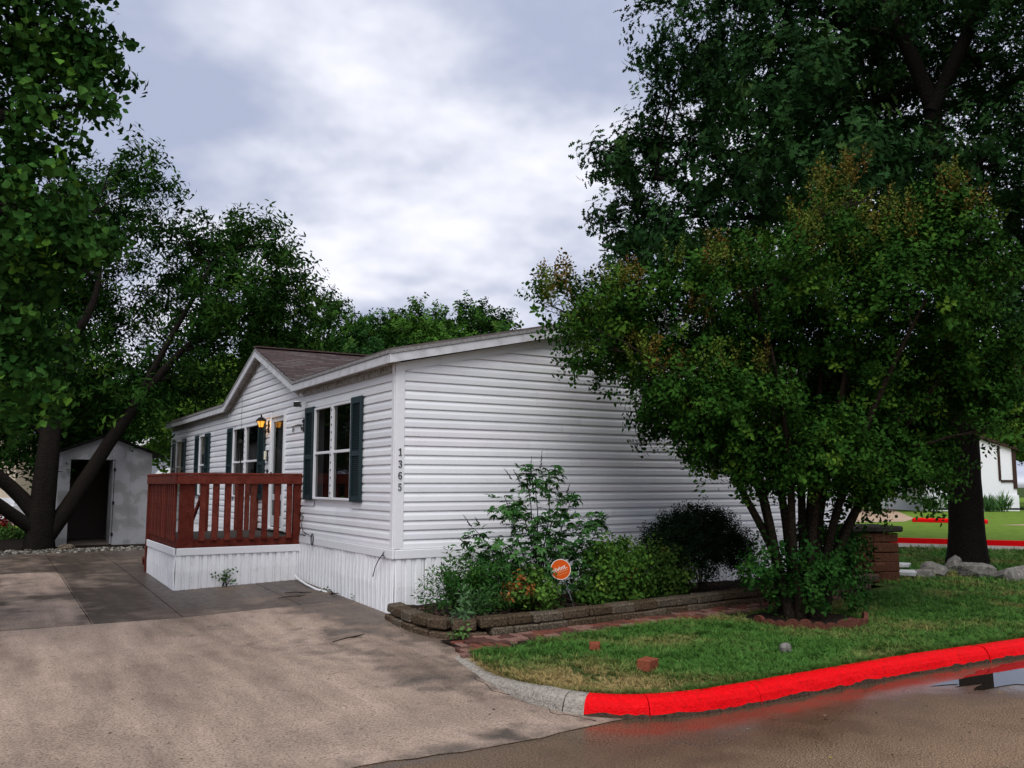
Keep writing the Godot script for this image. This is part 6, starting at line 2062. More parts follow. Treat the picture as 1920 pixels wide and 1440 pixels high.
	var backs: Array = [{"label": "tall green tree just right of the leaning tree's crown", "base": [10.12, 0.1, -32.75], "top": 11.02, "lobes": [[10.12, 10.22, -32.75, 1.0, 1.0], [11.07, 5.36, -33.04, 1.09, 1.0], [10.79, 7.27, -32.05, 0.87, 1.0], [10.84, 7.91, -31.85, 0.96, 1.0], [10.24, 6.51, -31.72, 0.8, 1.0], [9.36, 6.73, -31.57, 0.79, 1.0], [9.29, 7.72, -31.93, 1.03, 1.0], [8.66, 7.8, -32.61, 0.91, 1.0], [8.98, 8.16, -33.26, 0.91, 1.0], [9.68, 6.14, -33.89, 0.94, 1.0], [10.27, 6.93, -33.69, 0.91, 1.0], [11.27, 6.71, -33.81, 1.07, 1.0], [11.16, 7.1, -33.06, 0.8, 1.0]], "c0": [0.018, 0.056, 0.01], "c1": [0.046, 0.115, 0.018], "per": 95}, {"label": "dark narrow tree between the tall tree and the roof ridge", "base": [11.42, 0.1, -29.62], "top": 9.52, "lobes": [[11.42, 8.93, -29.62, 0.77, 1.0], [12.43, 7.76, -29.36, 0.79, 1.0], [12.28, 6.53, -28.96, 0.61, 1.0], [11.72, 4.93, -29.0, 0.78, 1.0], [11.68, 4.76, -28.93, 0.81, 1.0], [11.23, 7.59, -28.94, 0.61, 1.0], [10.4, 7.57, -29.36, 0.83, 1.0], [10.31, 4.52, -29.69, 0.78, 1.0], [10.5, 4.79, -30.16, 0.78, 1.0], [11.29, 5.62, -30.33, 0.73, 1.0], [11.63, 5.07, -30.41, 0.65, 1.0], [12.05, 5.88, -30.51, 0.68, 1.0], [12.14, 5.98, -30.12, 0.6, 1.0]], "c0": [0.012, 0.042, 0.009], "c1": [0.032, 0.085, 0.016], "per": 95}, {"label": "bright green round tree in the middle above the roof", "base": [14.27, 0.1, -29.09], "top": 10.33, "lobes": [[14.27, 9.38, -29.09, 1.18, 1.0], [16.13, 6.46, -29.09, 1.19, 1.0], [15.85, 7.88, -28.68, 1.16, 1.0], [14.98, 7.41, -27.82, 1.25, 1.0], [14.58, 7.84, -28.0, 1.26, 1.0], [13.54, 7.72, -27.87, 0.97, 1.0], [13.34, 7.17, -28.29, 1.02, 1.0], [12.68, 8.69, -28.74, 1.01, 1.0], [13.19, 8.28, -29.98, 1.13, 1.0], [13.46, 4.85, -30.03, 1.09, 1.0], [14.16, 6.24, -30.28, 1.02, 1.0], [15.07, 8.85, -29.96, 1.09, 1.0], [15.57, 8.2, -29.71, 1.22, 1.0]], "c0": [0.026, 0.072, 0.011], "c1": [0.065, 0.15, 0.021], "per": 95}, {"label": "mid green tree right of the bright round tree above the roof", "base": [17.01, 0.1, -29.79], "top": 10.75, "lobes": [[17.01, 9.98, -29.79, 0.96, 1.0], [18.19, 8.03, -29.74, 1.01, 1.0], [18.23, 9.06, -29.21, 0.88, 1.0], [17.7, 8.02, -29.04, 0.95, 1.0], [16.5, 5.98, -28.45, 0.79, 1.0], [16.69, 7.96, -28.86, 1.01, 1.0], [16.0, 8.65, -29.58, 0.83, 1.0], [15.66, 5.3, -29.71, 0.76, 1.0], [16.27, 6.47, -30.54, 0.92, 1.0], [16.69, 6.37, -30.59, 0.87, 1.0], [17.0, 7.45, -30.79, 1.04, 1.0], [17.53, 5.45, -30.9, 0.82, 1.0], [17.88, 8.75, -30.15, 1.02, 1.0]], "c0": [0.018, 0.056, 0.01], "c1": [0.046, 0.115, 0.018], "per": 95}, {"label": "small tree at the right end of the row above the roof", "base": [18.92, 0.1, -29.81], "top": 10.42, "lobes": [[18.92, 9.96, -29.81, 0.63, 1.0], [19.85, 6.35, -30.12, 0.64, 1.0], [19.44, 7.61, -29.35, 0.62, 1.0], [19.11, 7.94, -29.15, 0.68, 1.0], [18.81, 5.26, -29.02, 0.58, 1.0], [18.57, 7.62, -29.0, 0.6, 1.0], [18.31, 7.42, -29.21, 0.52, 1.0], [18.11, 5.3, -30.07, 0.68, 1.0], [18.23, 7.79, -29.98, 0.61, 1.0], [18.53, 6.7, -30.56, 0.54, 1.0], [18.77, 7.78, -30.39, 0.64, 1.0], [19.39, 6.29, -30.57, 0.53, 1.0], [19.69, 4.97, -30.36, 0.59, 1.0]], "c0": [0.012, 0.042, 0.009], "c1": [0.032, 0.085, 0.016], "per": 95}, {"label": "green tree in the second row between the tall and bright trees", "base": [14.82, 0.1, -41.66], "top": 11.98, "lobes": [[14.82, 11.04, -41.66, 1.15, 1.0], [16.44, 7.19, -41.99, 1.0, 1.0], [16.14, 9.19, -41.03, 1.01, 1.0], [15.09, 6.78, -40.57, 0.91, 1.0], [15.33, 8.97, -40.08, 0.94, 1.0], [14.45, 9.05, -40.34, 1.19, 1.0], [13.39, 6.19, -41.18, 1.03, 1.0], [13.41, 8.21, -41.31, 0.95, 1.0], [13.24, 5.63, -42.19, 1.19, 1.0], [14.44, 7.32, -43.42, 1.09, 1.0], [14.92, 10.17, -43.2, 1.14, 1.0], [15.43, 7.81, -43.27, 1.11, 1.0], [15.8, 9.18, -42.01, 1.13, 1.0]], "c0": [0.026, 0.072, 0.011], "c1": [0.065, 0.15, 0.021], "per": 95}, {"label": "darker tree in the second row behind the bright round tree", "base": [18.45, 0.1, -41.83], "top": 12.19, "lobes": [[18.45, 11.22, -41.83, 1.19, 1.0], [19.96, 7.83, -41.84, 0.98, 1.0], [19.39, 8.03, -41.26, 1.17, 1.0], [19.28, 10.27, -40.53, 1.27, 1.0], [18.95, 8.63, -40.17, 0.93, 1.0], [17.94, 5.97, -40.67, 1.12, 1.0], [17.13, 9.83, -41.59, 1.19, 1.0], [16.74, 8.52, -41.31, 1.28, 1.0], [17.15, 7.26, -42.91, 1.23, 1.0], [18.13, 7.72, -43.59, 1.21, 1.0], [18.44, 5.8, -42.99, 0.94, 1.0], [18.79, 8.01, -42.99, 1.19, 1.0], [19.7, 8.75, -42.5, 1.03, 1.0]], "c0": [0.012, 0.042, 0.009], "c1": [0.032, 0.085, 0.016], "per": 95}, {"label": "mid green tree in the second row near the roof peak", "base": [22.98, 0.1, -39.12], "top": 12.13, "lobes": [[22.98, 11.16, -39.12, 1.19, 1.0], [24.68, 7.5, -39.17, 0.98, 1.0], [24.09, 7.34, -37.87, 1.06, 1.0], [23.73, 6.64, -37.74, 0.91, 1.0], [23.38, 6.25, -37.44, 1.09, 1.0], [22.64, 6.39, -37.92, 1.07, 1.0], [22.21, 6.09, -38.34, 0.97, 1.0], [21.86, 5.67, -39.11, 1.09, 1.0], [21.49, 5.81, -39.84, 1.07, 1.0], [22.36, 10.24, -40.02, 0.99, 1.0], [22.51, 6.36, -40.51, 1.16, 1.0], [23.44, 5.81, -40.2, 1.2, 1.0], [24.3, 7.81, -40.24, 1.28, 1.0]], "c0": [0.018, 0.056, 0.01], "c1": [0.046, 0.115, 0.018], "per": 95}, {"label": "dark tree low behind the cross gable ridge", "base": [10.51, 0.1, -25.47], "top": 7.61, "lobes": [[10.51, 6.98, -25.47, 0.81, 1.0], [11.37, 4.33, -25.61, 0.84, 1.0], [11.26, 3.81, -24.93, 0.8, 1.0], [10.67, 3.54, -24.42, 0.62, 1.0], [10.77, 3.64, -24.69, 0.63, 1.0], [9.76, 4.14, -24.48, 0.88, 1.0], [9.5, 6.32, -24.86, 0.87, 1.0], [9.67, 5.37, -25.14, 0.87, 1.0], [9.63, 6.11, -25.64, 0.65, 1.0], [9.98, 5.59, -26.22, 0.87, 1.0], [10.22, 5.76, -26.58, 0.84, 1.0], [11.18, 4.63, -26.52, 0.73, 1.0], [11.37, 4.99, -26.26, 0.69, 1.0]], "c0": [0.012, 0.042, 0.009], "c1": [0.032, 0.085, 0.016], "per": 95}, {"label": "yellow green tree seen through the leaning tree's branches", "base": [3.05, 0.1, -24.08], "top": 6.41, "lobes": [[3.05, 5.65, -24.08, 0.95, 1.0], [4.34, 4.54, -24.43, 0.95, 1.0], [4.12, 3.38, -23.58, 0.95, 1.0], [3.97, 4.93, -23.36, 0.94, 1.0], [3.37, 5.15, -23.12, 0.93, 1.0], [1.99, 4.14, -23.11, 1.01, 1.0], [2.03, 3.93, -23.72, 0.75, 1.0], [1.56, 3.25, -23.96, 0.91, 1.0], [2.16, 4.65, -24.27, 0.8, 1.0], [2.31, 4.64, -24.69, 0.91, 1.0], [2.67, 5.46, -25.01, 0.8, 1.0], [3.67, 4.99, -25.03, 0.92, 1.0], [4.21, 3.47, -24.43, 0.78, 1.0]], "c0": [0.036, 0.085, 0.01], "c1": [0.095, 0.185, 0.022], "per": 95}, {"label": "green tree behind the far end of the white home", "base": [5.41, 0.1, -26.18], "top": 8.16, "lobes": [[5.41, 7.42, -26.18, 0.93, 1.0], [6.71, 4.14, -26.63, 0.71, 1.0], [6.01, 6.69, -25.43, 0.73, 1.0], [5.92, 6.48, -25.34, 0.9, 1.0], [5.26, 6.62, -24.86, 0.82, 1.0], [4.77, 4.13, -25.25, 0.97, 1.0], [4.18, 4.44, -25.59, 0.88, 1.0], [4.1, 4.02, -26.14, 0.82, 1.0], [4.64, 5.57, -26.61, 0.94, 1.0], [4.71, 5.75, -27.23, 0.77, 1.0], [5.23, 4.86, -27.65, 0.84, 1.0], [5.6, 4.31, -27.14, 1.0, 1.0], [6.73, 6.99, -26.65, 0.9, 1.0]], "c0": [0.026, 0.072, 0.011], "c1": [0.065, 0.15, 0.021], "per": 95}, {"label": "yellow green tree directly above the shed roof", "base": [3.24, 0.1, -36.87], "top": 6.98, "lobes": [[3.24, 6.06, -36.87, 1.14, 1.0], [4.6, 4.41, -36.38, 1.23, 1.0], [4.42, 4.59, -35.54, 1.16, 1.0], [4.26, 5.81, -35.37, 0.98, 1.0], [2.84, 3.51, -35.77, 1.14, 1.0], [2.74, 5.03, -35.53, 0.88, 1.0], [2.06, 4.45, -36.47, 1.0, 1.0], [1.65, 4.04, -37.18, 0.9, 1.0], [1.98, 3.46, -37.35, 0.92, 1.0], [2.75, 5.97, -38.37, 1.24, 1.0], [3.63, 3.69, -38.13, 0.98, 1.0], [3.92, 4.76, -38.14, 1.0, 1.0], [4.45, 4.53, -37.17, 1.21, 1.0]], "c0": [0.036, 0.085, 0.01], "c1": [0.095, 0.185, 0.022], "per": 95}, {"label": "dark tree behind the shed at the left edge", "base": [-2.26, 0.1, -40.17], "top": 7.25, "lobes": [[-2.26, 5.78, -40.17, 1.74, 1.0], [-0.39, 4.06, -39.7, 1.8, 1.0], [-0.55, 4.9, -39.94, 1.64, 1.0], [-1.1, 3.95, -39.03, 1.78, 1.0], [-2.18, 5.64, -37.42, 1.9, 1.0], [-2.53, 3.4, -38.4, 1.58, 1.0], [-3.55, 4.94, -39.18, 1.38, 1.0], [-4.1, 5.69, -39.89, 1.57, 1.0], [-3.79, 4.61, -40.7, 1.69, 1.0], [-3.26, 5.7, -42.65, 1.47, 1.0], [-2.97, 5.65, -42.55, 1.62, 1.0], [-0.67, 4.17, -41.75, 1.42, 1.0], [-0.82, 5.96, -42.02, 1.86, 1.0]], "c0": [0.012, 0.042, 0.009], "c1": [0.032, 0.085, 0.016], "per": 95}, {"label": "dark tree left of the shed roof", "base": [0.04, 0.1, -34.1], "top": 5.52, "lobes": [[0.04, 4.63, -34.1, 1.09, 1.0], [1.53, 4.63, -34.14, 1.13, 1.0], [1.11, 3.73, -33.36, 0.89, 1.0], [1.1, 4.77, -33.03, 1.03, 1.0], [0.13, 3.59, -32.85, 1.13, 1.0], [-0.76, 2.93, -32.58, 0.95, 1.0], [-1.1, 4.46, -33.47, 1.14, 1.0], [-1.33, 2.65, -34.59, 1.04, 1.0], [-1.11, 3.2, -34.82, 1.09, 1.0], [-0.17, 4.06, -35.14, 0.97, 1.0], [0.06, 4.7, -35.77, 1.07, 1.0], [0.51, 2.98, -35.72, 0.97, 1.0], [1.22, 3.18, -34.42, 1.18, 1.0]], "c0": [0.012, 0.042, 0.009], "c1": [0.032, 0.085, 0.016], "per": 95}, {"label": "tree behind the neighbouring home at the right edge", "base": [61.04, 0.1, -20.99], "top": 10.42, "lobes": [[61.04, 8.55, -20.99, 2.19, 1.0], [63.34, 6.43, -20.14, 1.87, 1.0], [63.33, 8.88, -20.46, 1.72, 1.0], [62.57, 5.12, -19.31, 2.05, 1.0], [60.41, 7.42, -17.8, 2.27, 1.0], [60.73, 8.8, -18.61, 1.71, 1.0], [58.99, 5.91, -19.23, 2.07, 1.0], [58.86, 8.78, -20.16, 1.77, 1.0], [59.56, 8.93, -22.67, 2.16, 1.0], [60.18, 5.02, -23.0, 2.23, 1.0], [60.46, 8.22, -23.17, 2.31, 1.0], [61.6, 7.02, -24.38, 1.95, 1.0], [62.76, 8.91, -22.9, 1.87, 1.0]], "c0": [0.018, 0.056, 0.01], "c1": [0.046, 0.115, 0.018], "per": 95}, {"label": "dark tree right of the gable above the far drive", "base": [37.45, 0.1, -21.05], "top": 6.9, "lobes": [[37.45, 5.82, -21.05, 1.31, 1.0], [38.71, 2.35, -21.43, 1.15, 1.0], [38.27, 2.62, -20.11, 1.42, 1.0], [37.71, 2.84, -18.99, 1.16, 1.0], [36.88, 4.74, -19.53, 1.14, 1.0], [37.24, 4.92, -19.57, 1.35, 1.0], [36.02, 4.05, -20.32, 1.19, 1.0], [35.5, 2.65, -21.1, 1.26, 1.0], [36.19, 2.57, -22.55, 1.43, 1.0], [37.12, 2.93, -22.34, 1.09, 1.0], [36.72, 3.52, -23.0, 1.39, 1.0], [37.7, 5.43, -22.22, 1.35, 1.0], [39.25, 4.0, -21.29, 1.34, 1.0]], "c0": [0.012, 0.042, 0.009], "c1": [0.032, 0.085, 0.016], "per": 95}, {"label": "green tree behind the far drive beside white home", "base": [56.58, 0.1, -30.7], "top": 11.32, "lobes": [[56.58, 9.25, -30.7, 2.41, 1.0], [59.49, 6.24, -31.68, 1.95, 1.0], [58.81, 6.65, -29.16, 2.13, 1.0], [58.3, 7.24, -28.53, 2.63, 1.0], [55.34, 8.69, -27.3, 2.06, 1.0], [54.52, 4.26, -29.08, 2.24, 1.0], [54.0, 7.51, -29.79, 2.06, 1.0], [53.85, 6.47, -31.77, 2.26, 1.0], [53.98, 6.78, -33.51, 2.19, 1.0], [55.63, 6.14, -32.77, 2.52, 1.0], [57.08, 8.81, -32.91, 2.14, 1.0], [58.77, 4.83, -32.41, 2.28, 1.0], [59.4, 8.89, -31.32, 2.41, 1.0]], "c0": [0.026, 0.072, 0.011], "c1": [0.065, 0.15, 0.021], "per": 95}, {"label": "tree behind the oak far across the street", "base": [45.41, 0.1, -30.36], "top": 11.15, "lobes": [[45.41, 9.28, -30.36, 2.19, 1.0], [47.82, 6.54, -30.63, 1.96, 1.0], [48.12, 8.81, -29.15, 2.1, 1.0], [47.07, 5.72, -28.77, 2.12, 1.0], [46.01, 5.41, -28.35, 1.87, 1.0], [45.0, 9.09, -27.6, 2.06, 1.0], [42.35, 8.58, -29.3, 2.34, 1.0], [42.4, 4.18, -30.22, 2.32, 1.0], [42.96, 8.9, -31.47, 1.88, 1.0], [43.16, 7.12, -32.67, 1.73, 1.0], [44.49, 3.49, -32.69, 2.28, 1.0], [46.05, 5.83, -32.66, 2.04, 1.0], [47.87, 7.49, -31.96, 1.99, 1.0]], "c0": [0.012, 0.042, 0.009], "c1": [0.032, 0.085, 0.016], "per": 95}, {"label": "olive tree past the right end of the white neighbouring home", "base": [50.42, 0.1, -17.97], "top": 7.98, "lobes": [[50.42, 6.51, -17.97, 1.74, 1.0], [53.03, 5.9, -18.84, 1.37, 1.0], [52.62, 6.85, -16.83, 1.36, 1.0], [52.12, 5.04, -16.66, 1.85, 1.0], [49.91, 5.03, -16.07, 1.66, 1.0], [49.08, 4.94, -16.75, 1.37, 1.0], [48.96, 6.67, -17.33, 1.63, 1.0], [48.76, 4.43, -18.07, 1.6, 1.0], [48.89, 4.6, -19.58, 1.9, 1.0], [49.57, 4.34, -20.01, 1.5, 1.0], [50.96, 5.39, -19.61, 1.69, 1.0], [51.41, 6.59, -20.26, 1.83, 1.0], [52.13, 3.88, -18.56, 1.58, 1.0]], "c0": [0.036, 0.085, 0.01], "c1": [0.095, 0.185, 0.022], "per": 95}]
	for q in backs:
		var t := thing("background_tree", q.label, "tree", Vector3.ZERO, 0.0, "trees behind the home")
		var base := Vector3(q.base[0], q.base[1], q.base[2])
		var top: float = q.top
		skel = [trunk_of(t, PackedVector3Array([base, base + Vector3(0.1, top * 0.3, 0.1), base + Vector3(-0.1, top * 0.6, 0), base + Vector3(0, top * 0.85, 0.1)]), PackedFloat32Array([0.22, 0.18, 0.12, 0.05]), M.bark, 0.2, "trunk", 8)]
		limbs(t, skel, q.lobes, rng, M.bark, 0.07, 4)
		var c0 := Color(q.c0[0], q.c0[1], q.c0[2])
		var c1 := Color(q.c1[0], q.c1[1], q.c1[2])
		crown(t, "foliage", far_sp, rng, q.lobes, q.per, 0.25, 1.0, [c0, c1, c1.lerp(Color(0.10, 0.16, 0.03), 0.5)], -0.16, 0.7, M.leaf)

# ---------- shrubs ----------
func shrub(called: String, label: String, category: String, base: Vector3, lobes: Array, meshes: Array, per: float, up: float, pal: Array, stems: int, rng: RandomNumberGenerator, gap := -0.25, gapf := 3.0, group := "") -> Node3D:
	var t := thing(called, label, category, Vector3.ZERO, 0.0, group)
	var b := MB.new()
	for k in stems:
		var lb: Array = lobes[k % lobes.size()]
		var a := base + Vector3(rng.randf_range(-0.1, 0.1), 0, rng.randf_range(-0.1, 0.1))
		var p := bend(a, Vector3(lb[0], lb[1], lb[2]) + rdir(rng) * lb[3] * 0.5, 0.05, 5, rng, 0.015)
		b.tube(p, taper(p.size(), 0.012, 0.004), 5)
	part("stems", b, M.smoothbark, t)
	crown(t, "foliage", meshes, rng, lobes, per, up, 1.0, pal, gap, gapf, M.leaf, 0.9)
	return t

func make_shrubs() -> void:
	var rng := rng_of(999)
	# chaste tree with palmate leaves and dark spent flower spikes
	var lob: Array = [[1.474, 1.609, 0.95, 0.251, 1.0], [1.319, 1.739, 0.95, 0.144, 1.0], [1.712, 1.675, 0.95, 0.174, 1.0], [1.015, 1.353, 0.95, 0.206, 1.0], [1.242, 1.221, 0.95, 0.221, 1.0], [1.831, 1.343, 0.95, 0.188, 1.0], [2.035, 1.407, 0.95, 0.135, 1.0], [1.434, 1.055, 0.95, 0.295, 1.0], [0.614, 0.983, 0.95, 0.151, 1.0], [0.723, 0.793, 0.95, 0.177, 1.0], [0.979, 0.751, 0.95, 0.288, 1.0], [1.909, 0.977, 0.95, 0.335, 1.0], [2.323, 1.066, 0.95, 0.191, 1.0], [2.45, 1.131, 0.95, 0.124, 1.0], [1.432, 0.668, 0.95, 0.457, 1.0], [1.986, 0.578, 0.95, 0.402, 1.0], [1.053, 0.465, 0.95, 0.384, 1.0], [1.586, 0.339, 0.95, 0.393, 1.0], [2.152, 0.736, 0.95, 0.27, 1.0]]
	var pm := []
	for k in 4:
		pm.append(palmate(rng, 0.105))
	var v := thing("chaste_tree", "airy green shrub with finger-like leaves and dark flower spikes", "shrub", Vector3.ZERO)
	var skel := []
	var vb := Vector3(1.62, 0.12, 0.85)
	var vi := 0
	for lb in lob:
		vi += 1
		if vi % 2 == 0 and lb[1] < 0.8:
			continue
		var b := MB.new()
		var p := bend(vb + Vector3(rng.randf_range(-0.12, 0.12), 0, rng.randf_range(-0.1, 0.1)), Vector3(lb[0], lb[1] + lb[3] * 0.5, lb[2]), 0.08, 7, rng, 0.015)
		b.tube(p, taper(p.size(), 0.013, 0.004), 5)
		part("stem", b, M.smoothbark, v)
	var lm := []
	for c in [Color(0.024, 0.084, 0.020), Color(0.042, 0.118, 0.028), Color(0.065, 0.150, 0.045)]:
		var m2: StandardMaterial3D = M.leaf.duplicate()
		m2.vertex_color_use_as_albedo = false
		m2.albedo_color = lin(c.r, c.g, c.b)
		lm.append(m2)
	var cnt := 0
	for lb in lob:
		var n := int(clampf(lb[3] * lb[3] * 330.0, 8, 60) * lb[4])
		for i in n:
			if cnt >= 295:
				break
			var d := rdir(rng)
			var p: Vector3 = Vector3(lb[0], lb[1], lb[2]) + d * lb[3] * rng.randf_range(0.45, 1.0)
			var dir := (Vector3(d.x, d.y * 0.3, d.z) + Vector3(0, -0.15, 0) + rdir(rng) * 0.5).normalized()
			var x := dir.cross(Vector3.UP).normalized()
			var bas := Basis(x, dir.cross(x) * -1.0, dir) * Basis(Vector3.BACK, rng.randf_range(-0.5, 0.5))
			put("leaf", pm[rng.randi() % 4], lm[rng.randi() % 3], v, Transform3D(bas * rng.randf_range(0.75, 1.2), p))
			cnt += 1
	# the many leaves inside
	var xs := []
	var cols := []
	for k in 4:
		var a: Array[Transform3D] = []
		xs.append(a)
	for lb in lob:
		for i in int(lb[3] * lb[3] * 700.0 * lb[4]):
			var d := rdir(rng)
			var p: Vector3 = Vector3(lb[0], lb[1], lb[2]) + d * lb[3] * pow(rng.randf(), 0.5)
			var dir := (Vector3(d.x, d.y * 0.3, d.z) + rdir(rng) * 0.7).normalized()
			var x := dir.cross(Vector3.UP).normalized()
			xs[i % 4].append(Transform3D(Basis(x, dir.cross(x) * -1.0, dir) * rng.randf_range(0.7, 1.1), p))
	for k in 4:
		var cc: Array[Color] = []
		for i in xs[k].size():
			cc.append(Color(0.020, 0.070, 0.016).lerp(Color(0.044, 0.120, 0.028), rng.randf()))
		multi("inner_leaves", pm[k], M.leaf, xs[k], cc, v)
	for sp in [[1.538, 1.761, 0.95, 0.025, 0.245, 0.0], [1.397, 1.674, 0.95, 0.009, 0.256, 0.0], [1.128, 1.641, 0.95, -0.113, 0.141, 0.0], [1.242, 1.609, 0.95, -0.099, 0.162, 0.0], [1.929, 1.475, 0.95, 0.05, 0.114, 0.0], [2.407, 1.064, 0.95, 0.13, 0.113, 0.0], [0.578, 1.077, 0.95, -0.122, 0.158, 0.0], [0.685, 1.106, 0.95, -0.072, 0.095, 0.0], [0.543, 0.892, 0.95, -0.156, 0.067, 0.0], [2.074, 1.172, 0.95, -0.016, 0.081, 0.0]]:
		var b := MB.new()
		var p0 := Vector3(sp[0], sp[1], sp[2])
		var dr := Vector3(sp[3], sp[4], sp[5])
		b.tube(PackedVector3Array([p0, p0 + dr * 0.5 + Vector3(0.004, 0, 0), p0 + dr]), PackedFloat32Array([0.003, 0.0025, 0.0015]), 4)
		for i in 13:
			b.bevel(p0 + dr * (0.15 + 0.85 * i / 12.0) + rdir(rng) * 0.006, Vector3(0.018, 0.012, 0.018) * (1.15 - 0.045 * i), 0.004)
		part("flower_spike", b, plain(0.035, 0.03, 0.03, 0.9), v)
	# nandina shrubs, yellow green
	var nd := []
	for k in 3:
		nd.append(sprig(rng, 12, 0.16, 0.055, OVATE, 0.8, 0.25, 0.35, 0.3))
	shrub("nandina_shrub", "leafy yellow green shrub right of the airy palmate shrub", "shrub", Vector3(2.75, 0.12, 0.95), [[2.336, 0.643, 1.15, 0.268, 1.0], [2.632, 0.664, 1.15, 0.258, 1.0], [2.416, 0.376, 1.15, 0.335, 1.0], [2.755, 0.323, 1.15, 0.286, 1.0], [2.847, 0.587, 1.15, 0.171, 1.0], [2.248, 0.255, 1.15, 0.266, 1.0], [2.581, 0.168, 1.15, 0.236, 1.0]], nd, 1500.0, 0.1, [Color(0.035, 0.090, 0.016), Color(0.070, 0.150, 0.022), Color(0.13, 0.20, 0.03)], 6, rng, -0.2, 3.0, "shrubs in the flower bed")
	shrub("nandina_shrub", "darker olive green shrub left of the round clipped bush", "shrub", Vector3(3.3, 0.12, 0.95), [[3.199, 0.602, 1.1, 0.224, 1.0], [3.424, 0.522, 1.1, 0.212, 1.0], [3.192, 0.328, 1.1, 0.293, 1.0], [3.558, 0.342, 1.1, 0.213, 1.0], [3.37, 0.18, 1.1, 0.246, 1.0]], nd, 1400.0, 0.1, [Color(0.026, 0.062, 0.012), Color(0.06, 0.105, 0.018), Color(0.11, 0.11, 0.02)], 6, rng, -0.2, 3.0, "shrubs in the flower bed")
	shrub("nandina_shrub", "small pale green shrub in front beside the orange sign stake", "shrub", Vector3(1.75, 0.12, 1.45), [[1.17, 0.38, 1.42, 0.161, 1.0], [1.28, 0.282, 1.42, 0.149, 1.0], [1.061, 0.296, 1.42, 0.135, 1.0]], nd, 1500.0, 0.1, [Color(0.05, 0.11, 0.02), Color(0.10, 0.19, 0.03), Color(0.16, 0.22, 0.04)], 4, rng, -0.25, 3.0, "shrubs in the flower bed")
	shrub("nandina_shrub", "small shrub with orange red young leaves near the yard sign", "shrub", Vector3(1.32, 0.12, 1.42), [[0.975, 0.409, 1.42, 0.08, 1.0], [0.86, 0.357, 1.42, 0.073, 1.0], [1.025, 0.286, 1.42, 0.074, 1.0], [0.967, 0.53, 1.42, 0.043, 1.0]], nd, 1200.0, 0.3, [Color(0.20, 0.07, 0.018), Color(0.32, 0.14, 0.045), Color(0.12, 0.13, 0.03)], 4, rng, -0.3, 3.0, "shrubs in the flower bed")
	shrub("nandina_shrub", "tuft of orange leaves low on the yellow green shrub", "shrub", Vector3(2.9, 0.3, 1.2), [[2.658, 0.492, 1.35, 0.06, 1.0]], nd, 1200.0, 0.3, [Color(0.28, 0.08, 0.015), Color(0.36, 0.16, 0.04), Color(0.14, 0.14, 0.03)], 2, rng, -0.4, 3.0, "shrubs in the flower bed")
	# feathery low herbs at the front corner
	var hb := []
	for k in 3:
		hb.append(sprig(rng, 22, 0.22, 0.07, LANCE, 0.7, -0.05, 0.4, 0.3))
	shrub("feathery_herb", "dense feathery green herb mound at the bed corner", "plant", Vector3(0.75, 0.12, 1.05), [[0.208, 0.395, 1.0, 0.195, 1.0], [0.449, 0.441, 1.0, 0.235, 1.0], [0.696, 0.458, 1.0, 0.25, 1.0], [0.95, 0.382, 1.0, 0.253, 1.0], [0.312, 0.269, 1.0, 0.172, 1.0], [0.591, 0.293, 1.0, 0.217, 1.0], [0.877, 0.262, 1.0, 0.221, 1.0], [1.098, 0.31, 1.0, 0.191, 1.0]], hb, 900.0, 0.6, [Color(0.022, 0.072, 0.014), Color(0.044, 0.115, 0.022), Color(0.07, 0.15, 0.024)], 8, rng, -0.3, 3.0, "low plants in the flower bed")
	shrub("feathery_herb", "small feathery sprout at the front of the bed by the blocks", "plant", Vector3(0.75, 0.12, 1.62), [[0.386, 0.259, 1.62, 0.105, 1.0], [0.353, 0.193, 1.62, 0.081, 1.0], [0.691, 0.295, 1.62, 0.071, 1.0]], hb, 700.0, 0.8, [Color(0.035, 0.085, 0.024), Color(0.06, 0.13, 0.035), Color(0.07, 0.15, 0.03)], 3, rng, -0.4, 3.0, "low plants in the flower bed")
	shrub("feathery_herb", "grey green sprig nearest the corner block of the bed", "plant", Vector3(0.42, 0.12, 1.55), [[0.16, 0.255, 1.55, 0.104, 1.0], [0.226, 0.194, 1.55, 0.093, 1.0]], hb, 600.0, 0.8, [Color(0.045, 0.085, 0.045), Color(0.08, 0.13, 0.07), Color(0.07, 0.15, 0.05)], 3, rng, -0.4, 3.0, "low plants in the flower bed")
	# clipped yaupon; the shade on it is painted into its very dark greens
	var yp := []
	for k in 3:
		yp.append(sprig(rng, 20, 0.16, 0.030, OVATE, 0.7, 0.0, 0.4, 0.3))
	shrub("clipped_bush", "round clipped bush on bare stems before the gable, shade in its colour", "bush", Vector3(4.2, 0.12, 0.85), [[4.088, 0.875, 0.9, 0.407, 1.0], [3.652, 0.817, 0.9, 0.305, 1.0], [4.638, 0.784, 0.9, 0.34, 1.0], [3.416, 0.719, 0.9, 0.186, 1.0], [4.945, 0.661, 0.9, 0.214, 1.0], [4.191, 1.019, 0.9, 0.282, 1.0], [3.8, 0.992, 0.9, 0.205, 1.0], [4.542, 0.973, 0.9, 0.226, 1.0], [4.036, 0.662, 0.95, 0.44, 0.7], [4.938, 0.44, 0.95, 0.167, 0.7], [3.557, 0.61, 0.95, 0.215, 0.8]], yp, 2600.0, 0.2, [Color(0.009, 0.020, 0.009), Color(0.016, 0.034, 0.014), Color(0.024, 0.042, 0.016)], 9, rng, -0.35, 3.0)
	# suckers and big leaved shrubs under the crape myrtle
	var sk := []
	for k in 3:
		sk.append(sprig(rng, 13, 0.24, 0.064, OVATE, 0.75, 0.05, 0.35, 0.3))
